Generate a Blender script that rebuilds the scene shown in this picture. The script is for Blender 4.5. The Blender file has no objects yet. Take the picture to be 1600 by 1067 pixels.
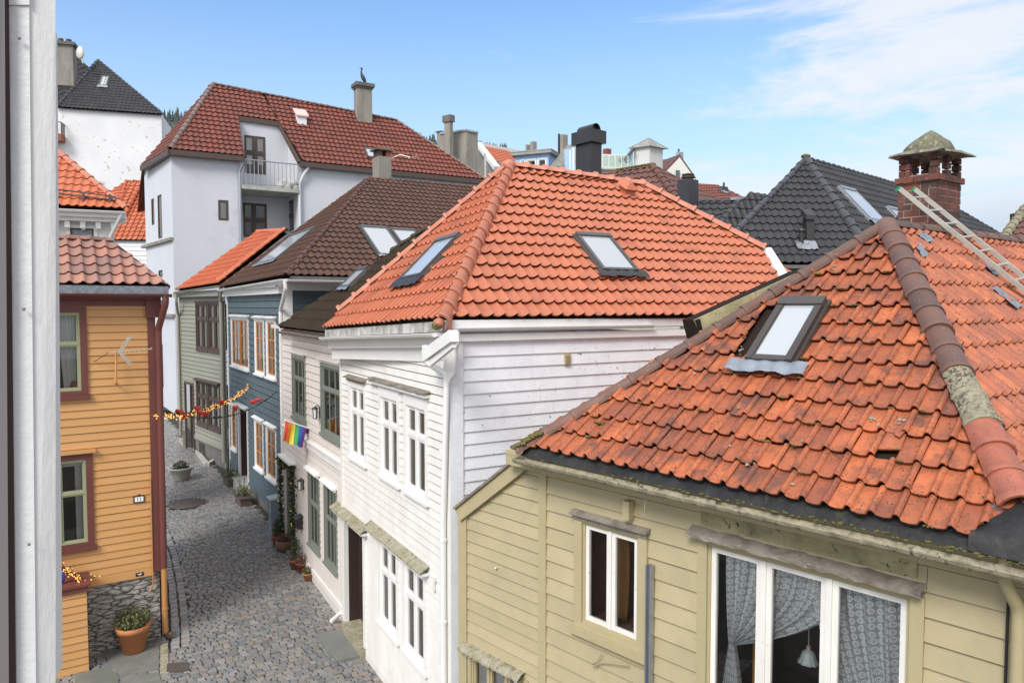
SUN_E = 1.8; EXPO = 0.84; SKY_S = 0.13
SKY_TINT = (.76, .92, 1.03); SKY_LOW = (2.8, 3.4, 4.05); CLOUD = (3.8, 3.95, 4.15); BANK = (2.2, 2.5, 3.0); FILL_CLOUD = (5.3, 5.4, 5.6)
import bpy, bmesh, math, random
from mathutils import Vector as V
R = random.Random(7)
sc = bpy.context.scene
COL = sc.collection
FPX, HC = 1120.0, 6.5
PITCH = math.atan(55 / FPX)
CP, SP = math.cos(PITCH), math.sin(PITCH)
CAM = V((0, 0, HC))
UP = V((0, 0, 1))

# ---- photogrammetry: a sight line of the photograph met with a real plane gives the real place of a corner
def ray(px, py):
    x = (px - 800) / FPX; y = (533.5 - py) / FPX
    return V((x, CP + y * SP, -SP + y * CP))
def pY(px, py, Y):
    r = ray(px, py); return CAM + r * (Y / r.y)
def pZ(px, py, z):
    r = ray(px, py); return CAM + r * ((z - HC) / r.z)
def pP(px, py, P, n):
    r = ray(px, py); return CAM + r * ((P - CAM).dot(n) / r.dot(n))
def gz(x, y):
    t = max(0., y - 13.); return .034 * (t * t / (t + 2.))
def pG(px, py):
    z = 0.0
    for _ in range(12):
        q = pZ(px, py, z); z = gz(q.x, q.y)
    return V((q.x, q.y, z))

class Frame:
    """wall frame: U along the wall (left to right seen from outside), V up, W outward"""
    def __init__(s, P, d):
        s.O = V((P[0], P[1], 0)); s.U = V((d[0], d[1], 0)).normalized(); s.V = UP.copy(); s.W = s.U.cross(s.V)
    def p(s, u, v, w=0): return s.O + s.U * u + s.V * v + s.W * w
    def uv(s, px, py, w=0):
        q = pP(px, py, s.O + s.W * w, s.W) - s.O
        return q.dot(s.U), q.dot(s.V)
    def u(s, px, py): return s.uv(px, py)[0]
    def rect(s, TL, TR, BR, BL):
        a, b, c, d = [s.uv(*q) for q in (TL, TR, BR, BL)]
        return ((a[0] + d[0]) / 2, (b[0] + c[0]) / 2, (c[1] + d[1]) / 2, (a[1] + b[1]) / 2)

class PFrame(Frame):
    """frame on a sloped plane: U along the eave, V up the slope, W off the roof"""
    def __init__(s, P, a, b, n):
        s.O = V(P); s.U = (V(b) - V(a)).normalized(); s.W = V(n).normalized()
        if s.W.z < 0: s.W = -s.W
        s.V = s.W.cross(s.U).normalized()
        if s.V.z < 0: s.U = -s.U; s.V = -s.V

class MB:
    def __init__(s): s.v = []; s.f = []; s.c = []; s.sm = []
    def face(s, pts, r=None, smooth=False):
        i = len(s.v); s.v += [V(p) for p in pts]; s.f.append(list(range(i, i + len(pts))))
        s.c.append(R.random() if r is None else r); s.sm.append(smooth)
    def grid(s, rows, r=None, smooth=True, closed=False):
        """rows of equal-length point lists joined by quads with shared verts"""
        i = len(s.v); n = len(rows[0]); rr = R.random() if r is None else r
        for row in rows: s.v += [V(p) for p in row]
        for a in range(len(rows) - 1):
            for b in range(n if closed else n - 1):
                b2 = (b + 1) % n
                s.f.append([i + a * n + b, i + a * n + b2, i + (a + 1) * n + b2, i + (a + 1) * n + b]); s.c.append(rr); s.sm.append(smooth)
    def hexa(s, p, r=None):
        rr = R.random() if r is None else r
        i = len(s.v); s.v += [V(q) for q in p]
        for q in ((0, 3, 2, 1), (4, 5, 6, 7), (0, 1, 5, 4), (1, 2, 6, 5), (2, 3, 7, 6), (3, 0, 4, 7)):
            s.f.append([i + k for k in q]); s.c.append(rr); s.sm.append(False)
    def fbox(s, F, u0, u1, v0, v1, w0, w1, r=None):
        s.hexa([F.p(u0, v0, w0), F.p(u1, v0, w0), F.p(u1, v0, w1), F.p(u0, v0, w1),
                F.p(u0, v1, w0), F.p(u1, v1, w0), F.p(u1, v1, w1), F.p(u0, v1, w1)], r)
    def box(s, x0, x1, y0, y1, z0, z1, r=None):
        s.hexa([(x0, y0, z0), (x1, y0, z0), (x1, y1, z0), (x0, y1, z0), (x0, y0, z1), (x1, y0, z1), (x1, y1, z1), (x0, y1, z1)], r)
    def beam(s, a, b, up, w, h, r=None):
        """bar from a to b, w wide, h high (hanging below the line a-b by h)"""
        a, b, up = V(a), V(b), V(up).normalized(); t = (b - a).normalized(); sd = t.cross(up).normalized() * (w / 2); dn = sd.cross(t).normalized() * h
        if dn.dot(up) > 0: dn = -dn
        s.hexa([a - sd + dn, b - sd + dn, b + sd + dn, a + sd + dn, a - sd, b - sd, b + sd, a + sd], r)
    def tube(s, pts, rad, n=8, r=None, cap=True, smooth=True):
        pts = [V(p) for p in pts]; rads = rad if isinstance(rad, (list, tuple)) else [rad] * len(pts)
        ref = None; rows = []
        for k, p in enumerate(pts):
            t = (pts[min(k + 1, len(pts) - 1)] - pts[max(k - 1, 0)]).normalized()
            if ref is None: ref = t.orthogonal().normalized()
            ref = (ref - t * ref.dot(t)).normalized(); bi = t.cross(ref)
            rows.append([p + (ref * math.cos(2 * math.pi * j / n) + bi * math.sin(2 * math.pi * j / n)) * rads[k] for j in range(n)])
        rr = R.random() if r is None else r
        s.grid(rows, rr, smooth, True)
        if cap: s.face(rows[0][::-1], rr); s.face(rows[-1], rr)
    def lathe(s, prof, c, n=20, r=None, wob=0, smooth=True):
        c = V(c)
        s.grid([[c + V((math.cos(2 * math.pi * j / n) * q * (1 + wob * math.cos(10 * 2 * math.pi * j / n)), math.sin(2 * math.pi * j / n) * q * (1 + wob * math.cos(10 * 2 * math.pi * j / n)), z)) for j in range(n)] for q, z in prof], r, smooth, True)
    def blob(s, c, rx, ry, rz, nu=8, nv=6, r=None, jit=0):
        c = V(c); rows = []
        for a in range(nv + 1):
            th = math.pi * a / nv
            rows.append([c + V((rx * math.sin(th) * math.cos(2 * math.pi * b / nu), ry * math.sin(th) * math.sin(2 * math.pi * b / nu), rz * math.cos(th))) * (1 + R.uniform(-jit, jit)) for b in range(nu)])
        s.grid(rows, r, True, True)
    def leaf(s, p, size, r=None, up=.3):
        d = V((R.uniform(-1, 1), R.uniform(-1, 1), R.uniform(-.6, 1) + up)).normalized(); o = d.orthogonal().normalized()
        o = (o * math.cos(R.uniform(0, 6.28)) + d.cross(o) * math.sin(R.uniform(0, 6.28))).normalized() * size * .33; p = V(p)
        s.face([p, p + d * size * .5 + o, p + d * size, p + d * size * .5 - o], r)
    def build(s, name, mat, parent=None, planes=None):
        off = V((0, 0, 0)); q = parent
        while q is not None: off += q.location; q = q.parent
        me = bpy.data.meshes.new(name)
        me.from_pydata([tuple(p - off) for p in s.v], [], s.f)
        at = me.color_attributes.new('rnd', 'FLOAT_COLOR', 'CORNER'); k = 0
        buf = []
        for f, c in zip(s.f, s.c):
            c2 = (c * 7.31) % 1.0
            buf += [c, c2, (c * 3.77 + .31) % 1.0, 1.0] * len(f)
        at.data.foreach_set('color', buf)
        me.polygons.foreach_set('use_smooth', s.sm)
        if planes:
            bm = bmesh.new(); bm.from_mesh(me)
            for co, no in planes:
                bmesh.ops.bisect_plane(bm, geom=bm.verts[:] + bm.edges[:] + bm.faces[:], dist=1e-5, plane_co=co - off, plane_no=no, clear_outer=True)
            bm.to_mesh(me); bm.free()
        for m in (mat if isinstance(mat, list) else [mat]): me.materials.append(m)
        me.update()
        o = bpy.data.objects.new(name, me); COL.objects.link(o)
        if parent: o.parent = parent
        return o

def tag(o, label, cat, group=None, kind=None):
    if label: o['label'] = label
    if cat: o['category'] = cat
    if group: o['group'] = group
    if kind: o['kind'] = kind
    return o
def thing(name, label, cat, loc=(0, 0, 0), group=None):
    o = bpy.data.objects.new(name, None); o.empty_display_size = .2; COL.objects.link(o); o.location = V(loc)
    return tag(o, label, cat, group)

def fillet(pts, r=.06, n=4):
    pts = [V(p) for p in pts]; out = [pts[0]]
    for k in range(1, len(pts) - 1):
        a, b, c = pts[k - 1], pts[k], pts[k + 1]
        d1 = (a - b); d2 = (c - b); rr = min(r, d1.length * .45, d2.length * .45)
        p1 = b + d1.normalized() * rr; p2 = b + d2.normalized() * rr
        for j in range(n + 1):
            t = j / n; out.append(p1 * (1 - t) ** 2 + b * 2 * t * (1 - t) + p2 * t * t)
    return out + [pts[-1]]

# ---- roofs -------------------------------------------------------------
PROF = {'C': [(0, .42), (.05, .22), (.16, .08), (.33, .0), (.5, .04), (.68, .22), (.84, .58), (.93, .92), (.98, 1.0), (1, .92), (1, .30)], 'S': [(0, .62), (.1, .22), (.27, 0), (.48, .06), (.64, .42), (.76, .88), (.87, 1.0), (1, .62)],
        'F': [(0, .35), (.03, -.05), (.10, -.06), (.36, -.02), (.60, .04), (.68, .20), (.75, .78), (.83, 1.0), (.92, .95), (1, .35)],
        'L': [(0, .5), (.25, 0), (.55, .25), (.8, 1.0), (1, .5)]}
def inpoly(pts, u, v, m):
    """signed test against a convex ccw polygon in 2-d with margin m"""
    for a, b in zip(pts, pts[1:] + pts[:1]):
        ex, ey = b[0] - a[0], b[1] - a[1]; L = math.hypot(ex, ey)
        if L and ((u - a[0]) * ey - (v - a[1]) * ex) / L > m: return False
    return True
def roofplane(poly, e, tw, tl, prof, mat, parent, amp=None, th=.03, jit=0., name='roof', holes=(), drop=(), under=None, lip=.0, ins=0., scal=.0):
    """poly: 3-d convex polygon; e=(i,j) its eave edge. Real tiles: every tile a curved sheet lapped over the one below."""
    poly = [V(p) for p in poly]; n = (poly[1] - poly[0]).cross(poly[2] - poly[0]).normalized()
    F = PFrame(poly[e[0]], poly[e[0]], poly[e[1]], n)
    P2 = [((p - F.O).dot(F.U), (p - F.O).dot(F.V)) for p in poly]
    area = sum(a[0] * b[1] - b[0] * a[1] for a, b in zip(P2, P2[1:] + P2[:1]))
    if area < 0: P2 = P2[::-1]
    us = [p[0] for p in P2]; vs = [p[1] for p in P2]
    pr = PROF[prof]; amp = amp if amp is not None else tw * .22
    mb = MB()
    vmin = min(vs)
    for r in range(int((max(vs) - vmin) / tl) + 2):
        va = vmin + r * tl
        for c in range(int(min(us) / tw) - 2, int(max(us) / tw) + 3):
            ua = c * tw
            if not inpoly(P2, ua + tw / 2, va + tl / 2, max(tw, tl) * .75): continue
            if any(h(ua + tw / 2, va + tl / 2) for h in holes): continue
            if (r, c) in drop: continue
            ju = R.gauss(0, jit); jv = R.gauss(0, jit) * 1.5; jt = R.gauss(0, jit) * .7; jn = abs(R.gauss(0, jit)) * .8
            A, B, Cc, D = [], [], [], []
            for sft, h in pr:
                u = ua + sft * tw + ju; hh = h * amp; sc_ = scal * min(1., ((sft - .40) / .40) ** 2)
                A.append(F.p(u + jt * .0, va - .012 + jv + sc_, hh + th + jn + .004)); B.append(F.p(u - jt, va + tl * 1.04 + jv, hh * .92 + .002 + jn * .3))
                D.append(F.p(u, va - .008 + jv + sc_, hh + th - .015 + jn))
            rr = R.random()
            mb.grid([D, A], rr * .98, False); mb.grid([A, B], rr); mb.grid([[q + F.V * .09 - F.W * .012 for q in D], D], rr * .6, False)
    planes = []
    ctr = sum(poly, V((0, 0, 0))) / len(poly)
    for k, (a, b) in enumerate(zip(poly, poly[1:] + poly[:1])):
        no = (b - a).cross(n).normalized()
        if no.dot(ctr - a) > 0: no = -no
        iseave = {k, (k + 1) % len(poly)} == {e[0] % len(poly), e[1] % len(poly)}
        planes.append((a + no * (.05 if iseave else -ins), no))
    o = mb.build(name, mat, parent, planes)
    if under is not False:
        ub = MB(); ub.face([p - F.W * .035 for p in poly], .5)
        ub.face([p - F.W * .10 for p in poly], .5)
        ub.build('roof_boarding', under or M['dark_wood'], parent)
    return o, F
def ridge(mb, a, b, rad, seg, upv=UP, collar=.012, n=8, span=1.15, taper=.12, rnds=None, flip=False, lift=0.0):
    """half-round cap tiles from a (low end) up to b"""
    a, b = V(a), V(b)
    if flip: a, b = b, a
    t = (b - a).normalized(); up = (V(upv) - t * V(upv).dot(t)).normalized(); sd = t.cross(up)
    N = max(1, round((b - a).length / seg)); L = (b - a).length / N
    for k in range(N):
        rr = rnds(k, N) if rnds else R.random()
        p0 = a + t * (k * L - .02); p1 = a + t * ((k + 1) * L + .03); jr = R.uniform(.97, 1.04)
        wob = up * R.uniform(-.004, .004) + sd * R.uniform(-.006, .006)
        def ring(p, q): return [p + wob + up * lift + (sd * math.sin(x) + up * math.cos(x)) * q for x in [(-span + 2 * span * j / n) * 1.25 for j in range(n + 1)]]
        r0 = rad * jr
        rows = [ring(p0, r0 * .93), ring(p0, r0 + collar), ring(p0 + t * .055, r0 + collar), ring(p0 + t * .065, r0), ring(p1, r0 * (1 - taper))]
        mb.grid(rows[:2], rr * .9, False); mb.grid(rows[1:], rr, True)
def gutter(mb, a, b, rad=.06, W=None, brackets=0, n=8, rr=.5):
    a, b = V(a), V(b); t = (b - a).normalized(); sd = t.cross(UP).normalized()
    def prof(p, q): return [p + sd * math.cos(math.pi + math.pi * j / n) * q + UP * math.sin(math.pi + math.pi * j / n) * q for j in range(n + 1)]
    mb.grid([prof(a, rad), prof(b, rad)], rr); mb.grid([prof(a, rad * .93)[::-1], prof(b, rad * .93)[::-1]], rr)
    for s_ in (-1, 1): mb.beam(a + sd * s_ * rad + UP * .006, b + sd * s_ * rad + UP * .006, UP, .012, .012, rr)
    mb.face(prof(a, rad), rr); mb.face(prof(b, rad)[::-1], rr)
    for k in range(brackets):
        p = a + (b - a) * ((k + .5) / brackets)
        rows = [[p + t * x + (q - p) * 1.0 for q in prof(p, rad * 1.07)] for x in (-.012, .012)]
        mb.grid(rows, .1, False)
def pipe(pts, rad, mat, parent, collars=(), r=.06, name='downpipe', n=10):
    mb = MB(); mb.tube(fillet(pts, r), rad, n, .5)
    for c in collars: mb.tube([V(c) - UP * .02, V(c) + UP * .02], rad * 1.22, n, .4)
    return mb.build(name, mat, parent)

# ---- walls and windows ---------------------------------------------------
def boards(mb, F, u0, u1, v0, v1, ex, holes=(), lip=.018, w=0., gap=.010, deep=.035):
    """lapped boards: each leans out over the next with a real open slot under its lip"""
    cuts = sorted({v0, v1} | {h[2] for h in holes} | {h[3] for h in holes})
    v = v0
    while v < v1 - 1e-4:
        rr = R.random(); vt = min(v + ex, v1); jg = gap * R.uniform(.8, 1.3)
        segs = [v] + [c for c in cuts if v + .004 < c < vt - .004] + [vt]
        for a, b in zip(segs, segs[1:]):
            m = (a + b) / 2; xs = [(u0, u1)]
            for h in holes:
                if h[2] < m < h[3]:
                    nx = []
                    for p, q in xs:
                        if h[1] <= p or h[0] >= q: nx.append((p, q)); continue
                        if h[0] > p: nx.append((p, h[0]))
                        if h[1] < q: nx.append((h[1], q))
                    xs = nx
            lo = min(a + jg, b) if a == v else a
            xs2 = []
            for p, q in xs:
                while q - p > 2.2:
                    c_ = p + R.uniform(.9, 2.1); xs2.append((p, c_ - .002)); p = c_ + .002
                xs2.append((p, q))
            for p, q in xs2:
                if a == v: rr = min(1., max(0., rr + R.uniform(-.25, .25)))
                wa = w + lip * (1 - (lo - v) / ex); wb = w + lip * (1 - (b - v) / ex)
                mb.face([F.p(p, lo, wa), F.p(q, lo, wa), F.p(q, b, wb), F.p(p, b, wb)], rr)
                if a == v:
                    mb.face([F.p(p, lo, w - deep), F.p(q, lo, w - deep), F.p(q, lo, wa), F.p(p, lo, wa)], rr)
                    mb.face([F.p(p, a, w - deep), F.p(q, a, w - deep), F.p(q, lo, w - deep), F.p(p, lo, w - deep)], rr)
                    mb.face([F.p(p, a, w - deep), F.p(q, a, w - deep), F.p(q, a, w), F.p(p, a, w)], rr)
        v = vt
def ring(mb, F, r, t, w0, w1, rr=None, tt=None, tb=None):
    u0, u1, v0, v1 = r; tt = t if tt is None else tt; tb = t if tb is None else tb; rr = R.random() if rr is None else rr
    if t > 0:
        mb.fbox(F, u0, u0 + t, v0, v1, w0, w1, rr); mb.fbox(F, u1 - t, u1, v0, v1, w0, w1, rr)
    mb.fbox(F, u0 + t, u1 - t, v0, v0 + tb, w0, w1 - .002, rr); mb.fbox(F, u0 + t, u1 - t, v1 - tt, v1, w0, w1 - .002, rr)
def window(F, r, parent, mc, ms, cas=.08, casd=.03, cols=(), rows=(), mull=.05, sash=.035, mun=(1, 1), munw=.018, hood=None, sill=None, depth=.5, blind=None, casT=None, label=None, sashm=None, glass=None, roomm=None, inner=True):
    """r = opening. window (casing+mullions) > sash, pane, sill, hood, blind, interior"""
    u0, u1, v0, v1 = r
    mb = MB()
    ring(mb, F, (u0 - cas, u1 + cas, v0 - cas * .6, v1 + (casT or cas)), cas, -.02, casd, tt=(casT or cas), tb=cas * .6)
    ring(mb, F, (u0, u1, v0, v1), .028, -.06, .012)
    cs = [0] + list(cols) + [1]; rs = [0] + list(rows) + [1]
    du, dv = u1 - u0, v1 - v0
    win = mb.build('window', mc, parent)
    if label: win['label'] = label
    sb = MB()
    for c in cols: sb.fbox(F, u0 + c * du - mull / 2, u0 + c * du + mull / 2, v0 + .027, v1 - .027, -.06, .016)
    for q in rows:
        for c0, c1 in zip(cs, cs[1:]):
            sb.fbox(F, u0 + c0 * du + (mull / 2 if c0 else .027), u0 + c1 * du - (mull / 2 if c1 < 1 else .027), v0 + q * dv - mull / 2, v0 + q * dv + mull / 2, -.06, .010)
    for c0, c1 in zip(cs, cs[1:]):
        for q0, q1 in zip(rs, rs[1:]):
            a = u0 + c0 * du + (mull / 2 if c0 else .028); b = u0 + c1 * du - (mull / 2 if c1 < 1 else .028)
            lo = v0 + q0 * dv + (mull / 2 if q0 else .028); hi = v0 + q1 * dv - (mull / 2 if q1 < 1 else .028)
            ring(sb, F, (a, b, lo, hi), sash, -.05, -.004)
            mx, my = mun[len([1 for x in rs[1:-1] if x <= q0 + 1e-6])] if isinstance(mun[0], (tuple, list)) else mun
            for i in range(1, mx): x = a + (b - a) * i / mx; sb.fbox(F, x - munw / 2, x + munw / 2, lo + sash, hi - sash, -.045, -.012)
            for i in range(1, my): x = lo + (hi - lo) * i / my; sb.fbox(F, a + sash, b - sash, x - munw / 2, x + munw / 2, -.045, -.013)
    sb.build('sash', sashm or ms, win)
    g = MB(); g.face([F.p(u0 + .02, v0 + .02, -.03), F.p(u1 - .02, v0 + .02, -.03), F.p(u1 - .02, v1 - .02, -.03), F.p(u0 + .02, v1 - .02, -.03)]); g.build('pane', glass or M['glass'], win)
    if inner:
        i = MB(); q = [(u0, v0), (u1, v0), (u1, v1), (u0, v1)]
        i.face([F.p(a, b, -depth) for a, b in q], .5)
        for (a, b), (c, d) in zip(q, q[1:] + q[:1]): i.face([F.p(a, b, -.055), F.p(c, d, -.055), F.p(c, d, -depth), F.p(a, b, -depth)], .5)
        i.build('interior', roomm or M['room'], win)
    if blind:
        bm_, f0, f1 = blind; b = MB(); N = 28; rows_ = []
        for vv in (v0 + f0 * dv, v0 + f1 * dv):
            rows_.append([F.p(u0 + du * k / N, vv, -.062 - .014 * (k % 2)) for k in range(N + 1)])
        b.grid(rows_, None, True); b.build('blind', bm_, win)
    if sill:
        m, hgt, out, ext = sill; s = MB(); s.fbox(F, u0 - cas - ext, u1 + cas + ext, v0 - cas * .6 - hgt, v0 - cas * .6 - .002, 0, out); s.build('sill', m, win)
    if hood:
        m, hgt, out, ext = hood[:4]; t = v1 + (casT or cas) + .004; s = MB()
        s.hexa([F.p(u0 - cas - ext, t, 0), F.p(u1 + cas + ext, t, 0), F.p(u1 + cas + ext, t, out), F.p(u0 - cas - ext, t, out),
                F.p(u0 - cas - ext, t + hgt + out * .35, 0), F.p(u1 + cas + ext, t + hgt + out * .35, 0), F.p(u1 + cas + ext, t + hgt, out), F.p(u0 - cas - ext, t + hgt, out)])
        s.fbox(F, u0 - cas - ext * .4, u1 + cas + ext * .4, t - .05, t - .002, casd + .003, out * .6)
        s.build('hood', m, win)
    return win
def skylight(F, q4, parent, mf, apron=None, h=.128, t=.045, aw=.12, top=.09, glass=None):
    """q4: pixel corners TL,TR,BR,BL on the roof plane F"""
    a = [pP(px, py, F.O + F.W * h, F.W) - F.O for px, py in q4]
    us = [p.dot(F.U) for p in a]; vs = [p.dot(F.V) for p in a]
    u0, u1 = (us[0] + us[3]) / 2, (us[1] + us[2]) / 2; v0, v1 = (vs[2] + vs[3]) / 2, (vs[0] + vs[1]) / 2
    if u0 > u1: u0, u1 = u1, u0
    m = MB(); m.fbox(F, u0, u0 + t, v0, v1 - top, -.02, h); m.fbox(F, u1 - t, u1, v0, v1 - top, -.02, h)
    m.fbox(F, u0 + t, u1 - t, v0, v0 + t, -.02, h - .008); m.fbox(F, u0, u1, v1 - top, v1, -.02, h + .012)
    m.fbox(F, u0 - .03, u1 + .03, v0 - .02, v1 + .02, -.02, h * .62)
    m.fbox(F, u0 + t - .008, u0 + t + .012, v0 + t, v1 - top, 0, h - .012, .9); m.fbox(F, u1 - t - .012, u1 - t + .008, v0 + t, v1 - top, 0, h - .012, .9)
    s = m.build('skylight', mf, parent)
    g = MB(); g.face([F.p(u0 + t - .01, v0 + t - .01, h - .022), F.p(u1 - t + .01, v0 + t - .01, h - .022), F.p(u1 - t + .01, v1 - top + .01, h - .022), F.p(u0 + t - .01, v1 - top + .01, h - .022)])
    g.build('pane', glass or M['skyglass'], s)
    if apron:
        am, ah, ae, tw = apron; p = MB(); N = 48; rows = []
        for vv, w_ in ((v0 + .02, .105), (v0 - ah * .4, .118), (v0 - ah, .112)):
            row = []
            for k in range(N + 1):
                u = u0 - ae + (u1 - u0 + 2 * ae) * k / N
                row.append(F.p(u, vv + (.016 * math.sin(u * 17 + math.sin(u * 7)) if vv < v0 - .02 else 0), w_ + .007 * math.cos(2 * math.pi * (u / tw - .85)) + R.uniform(-.002, .002)))
            rows.append(row)
        p.grid(rows, .5, True); p.build('apron_flashing', am, s)
    return s, (u0, u1, v0, v1)
# ---- materials -------------------------------------------------------------
M = {}
def mat(name, col, rough=.6, var=None, va=.5, nz=None, na=.35, ns=4., spots=None, ss=30., st=.62, bump=0., bs=40., metal=0., spec=.5, stretch=None, sp2=None, coat=0., sw=.05):
    """procedural surface: base colour, per-piece variation (var, va), cloudy second colour (nz, na, ns), speckles (spots, ss, st), bump"""
    m = bpy.data.materials.new(name); m.use_nodes = True; nt = m.node_tree; N = nt.nodes; L = nt.links
    b = N['Principled BSDF']; b.inputs['Roughness'].default_value = rough; b.inputs['Metallic'].default_value = metal
    b.inputs['Specular IOR Level'].default_value = spec; b.inputs['Coat Weight'].default_value = coat
    geo = N.new('ShaderNodeNewGeometry'); vec = geo.outputs['Position']
    mp = None
    if stretch:
        mp = N.new('ShaderNodeMapping'); mp.inputs['Scale'].default_value = stretch; L.new(vec, mp.inputs['Vector']); svec = mp.outputs['Vector']
    else: svec = vec
    def rgb(c):
        n = N.new('ShaderNodeRGB'); n.outputs[0].default_value = (*c, 1); return n.outputs[0]
    def mix(f, a, c, mode='MIX'):
        n = N.new('ShaderNodeMix'); n.data_type = 'RGBA'; n.blend_type = mode
        if isinstance(f, float): n.inputs[0].default_value = f
        else: L.new(f, n.inputs[0])
        L.new(a, n.inputs[6]); L.new(c, n.inputs[7]); return n.outputs[2]
    def noise(s, v, det=5., dist=0.):
        n = N.new('ShaderNodeTexNoise'); n.inputs['Scale'].default_value = s; n.inputs['Detail'].default_value = det; n.inputs['Roughness'].default_value = .62; n.inputs['Distortion'].default_value = dist; L.new(v, n.inputs['Vector']); return n.outputs['Fac']
    def ramp(f, lo, hi, a=0., c=1.):
        n = N.new('ShaderNodeMapRange'); n.inputs[1].default_value = lo; n.inputs[2].default_value = hi; n.inputs[3].default_value = a; n.inputs[4].default_value = c; L.new(f, n.inputs[0]); return n.outputs[0]
    c = rgb(col)
    at = N.new('ShaderNodeAttribute'); at.attribute_name = 'rnd'; sx = N.new('ShaderNodeSeparateColor'); L.new(at.outputs['Color'], sx.inputs[0])
    if var: c = mix(ramp(sx.outputs[0], 0., 1., 0., va), c, rgb(var))
    else:
        c = mix(ramp(sx.outputs[0], 0., 1., 0., .10), c, rgb(tuple(x * .8 for x in col)))
    if nz: c = mix(ramp(noise(ns, svec, 6., .4), .38, .68, 0., na), c, rgb(nz))
    if spots:
        f = ramp(noise(ss, vec, 4.), st, st + sw)
        g = ramp(noise(ss * .13, vec, 3.), .42, .6)
        mm = N.new('ShaderNodeMath'); mm.operation = 'MULTIPLY'; L.new(f, mm.inputs[0]); L.new(g, mm.inputs[1])
        c = mix(mm.outputs[0], c, rgb(spots))
    if sp2:
        col2, s2, t2 = sp2
        add = N.new('ShaderNodeMath'); add.operation = 'MULTIPLY_ADD'; L.new(sx.outputs[1], add.inputs[0]); add.inputs[1].default_value = .12; L.new(noise(s2, vec, 5.), add.inputs[2])
        c = mix(ramp(add.outputs[0], t2, t2 + .12), c, rgb(col2))
    L.new(c, b.inputs['Base Color'])
    L.new(ramp(noise(ns * 3, vec, 4.), .3, .7, rough * .85, min(1., rough * 1.15)), b.inputs['Roughness'])
    if bump:
        bn = N.new('ShaderNodeBump'); bn.inputs['Strength'].default_value = bump; bn.inputs['Distance'].default_value = .02; L.new(noise(bs, svec, 6.), bn.inputs['Height']); L.new(bn.outputs[0], b.inputs['Normal'])
    M[name] = m; return m
mat('dark_wood', (.03, .022, .018), .95, spec=.05)
mat('white_paint', (.81, .785, .74), .5, nz=(.58, .545, .48), na=.45, ns=2.6, spots=(.25, .2, .16), ss=30, st=.67, bump=.2, bs=30, stretch=(1, 1, .4))
mat('white_side', (.83, .84, .86), .55, nz=(.64, .655, .69), na=.5, ns=2.8, spots=(.16, .13, .12), ss=13, st=.66, bump=.25, bs=26, sw=.02)
mat('white_trim', (.82, .81, .79), .45, nz=(.66, .64, .58), na=.35, ns=3.)
mat('pink_white', (.72, .675, .63), .55, nz=(.60, .55, .49), na=.3, ns=2.)
mat('tile_new', (.50, .155, .075), .5, var=(.43, .135, .07), va=.8, nz=(.44, .145, .085), na=.45, ns=1.1, spots=(.26, .08, .05), ss=45, st=.62, bump=.12, bs=60, sp2=((.36, .115, .062), 1.5, .60))
mat('tile_old', (.57, .160, .058), .58, var=(.26, .075, .042), va=.75, nz=(.13, .05, .035), na=.55, ns=6.5, spots=(.05, .033, .027), ss=52, st=.56, bump=.3, bs=55, sp2=((.17, .065, .044), 2.6, .60))
mat('tile_old_light', (.53, .155, .062), .55, var=(.32, .09, .046), va=.85, nz=(.17, .065, .042), na=.65, ns=5., spots=(.06, .035, .03), ss=48, st=.58, bump=.25, bs=55)
mat('cap_old', (.17, .095, .072), .55, var=(.085, .06, .052), va=.9, nz=(.20, .085, .05), na=.6, ns=7., spots=(.36, .33, .27), ss=24, st=.66, bump=.3, bs=50)
mat('cap_orange', (.50, .17, .10), .55, var=(.42, .12, .07), va=.8, nz=(.15, .08, .06), na=.5, ns=8., spots=(.08, .05, .04), ss=50, st=.62, bump=.25)
mat('lichen', (.30, .26, .17), .85, var=(.2, .16, .11), nz=(.42, .40, .26), na=.9, ns=22., spots=(.08, .06, .05), ss=30, st=.5, bump=.8, bs=70)
mat('lichen_pale', (.29, .27, .21), .9, var=(.20, .18, .12), va=1.)
mat('cap_new', (.55, .215, .13), .5, var=(.48, .175, .105), va=.7, nz=(.42, .15, .095), na=.4, ns=3.)
mat('tile_brown', (.112, .056, .038), .6, var=(.075, .04, .03), va=.8, nz=(.075, .045, .03), na=.4, ns=2., spec=.25)
mat('tile_darkmoss', (.062, .042, .030), .8, spec=.2, var=(.045, .030, .024), va=.7, nz=(.055, .048, .025), na=.5, ns=3.)
mat('cap_brown', (.14, .062, .045), .55, var=(.10, .05, .04), va=.8)
mat('tile_redbrown', (.215, .055, .033), .6, var=(.15, .042, .03), va=.8, nz=(.11, .04, .03), na=.5, ns=.9, spots=(.55, .5, .42), ss=5., st=.71)
mat('cap_grey', (.24, .17, .145), .7, var=(.16, .1, .085))
mat('tile_orange_far', (.58, .16, .07), .55, var=(.46, .12, .055), va=.8, nz=(.36, .10, .05), na=.3, ns=1.)
mat('tile_weather', (.40, .20, .15), .6, var=(.22, .14, .12), va=1., nz=(.46, .17, .10), na=.45, ns=3., spots=(.1, .07, .06), ss=30, st=.62)
mat('tile_black', (.042, .041, .043), .5, spec=.3, var=(.030, .030, .032), va=.8, nz=(.085, .083, .085), na=.25, ns=1.)
mat('cap_black', (.065, .068, .074), .45, var=(.055, .057, .062))
mat('tile_brownold', (.15, .07, .055), .6, var=(.11, .055, .045), va=.8, nz=(.17, .065, .04), na=.5, ns=1.5)
mat('moss', (.11, .105, .028), .95, nz=(.20, .17, .06), na=.8, ns=30., bump=.8, bs=60)
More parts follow.
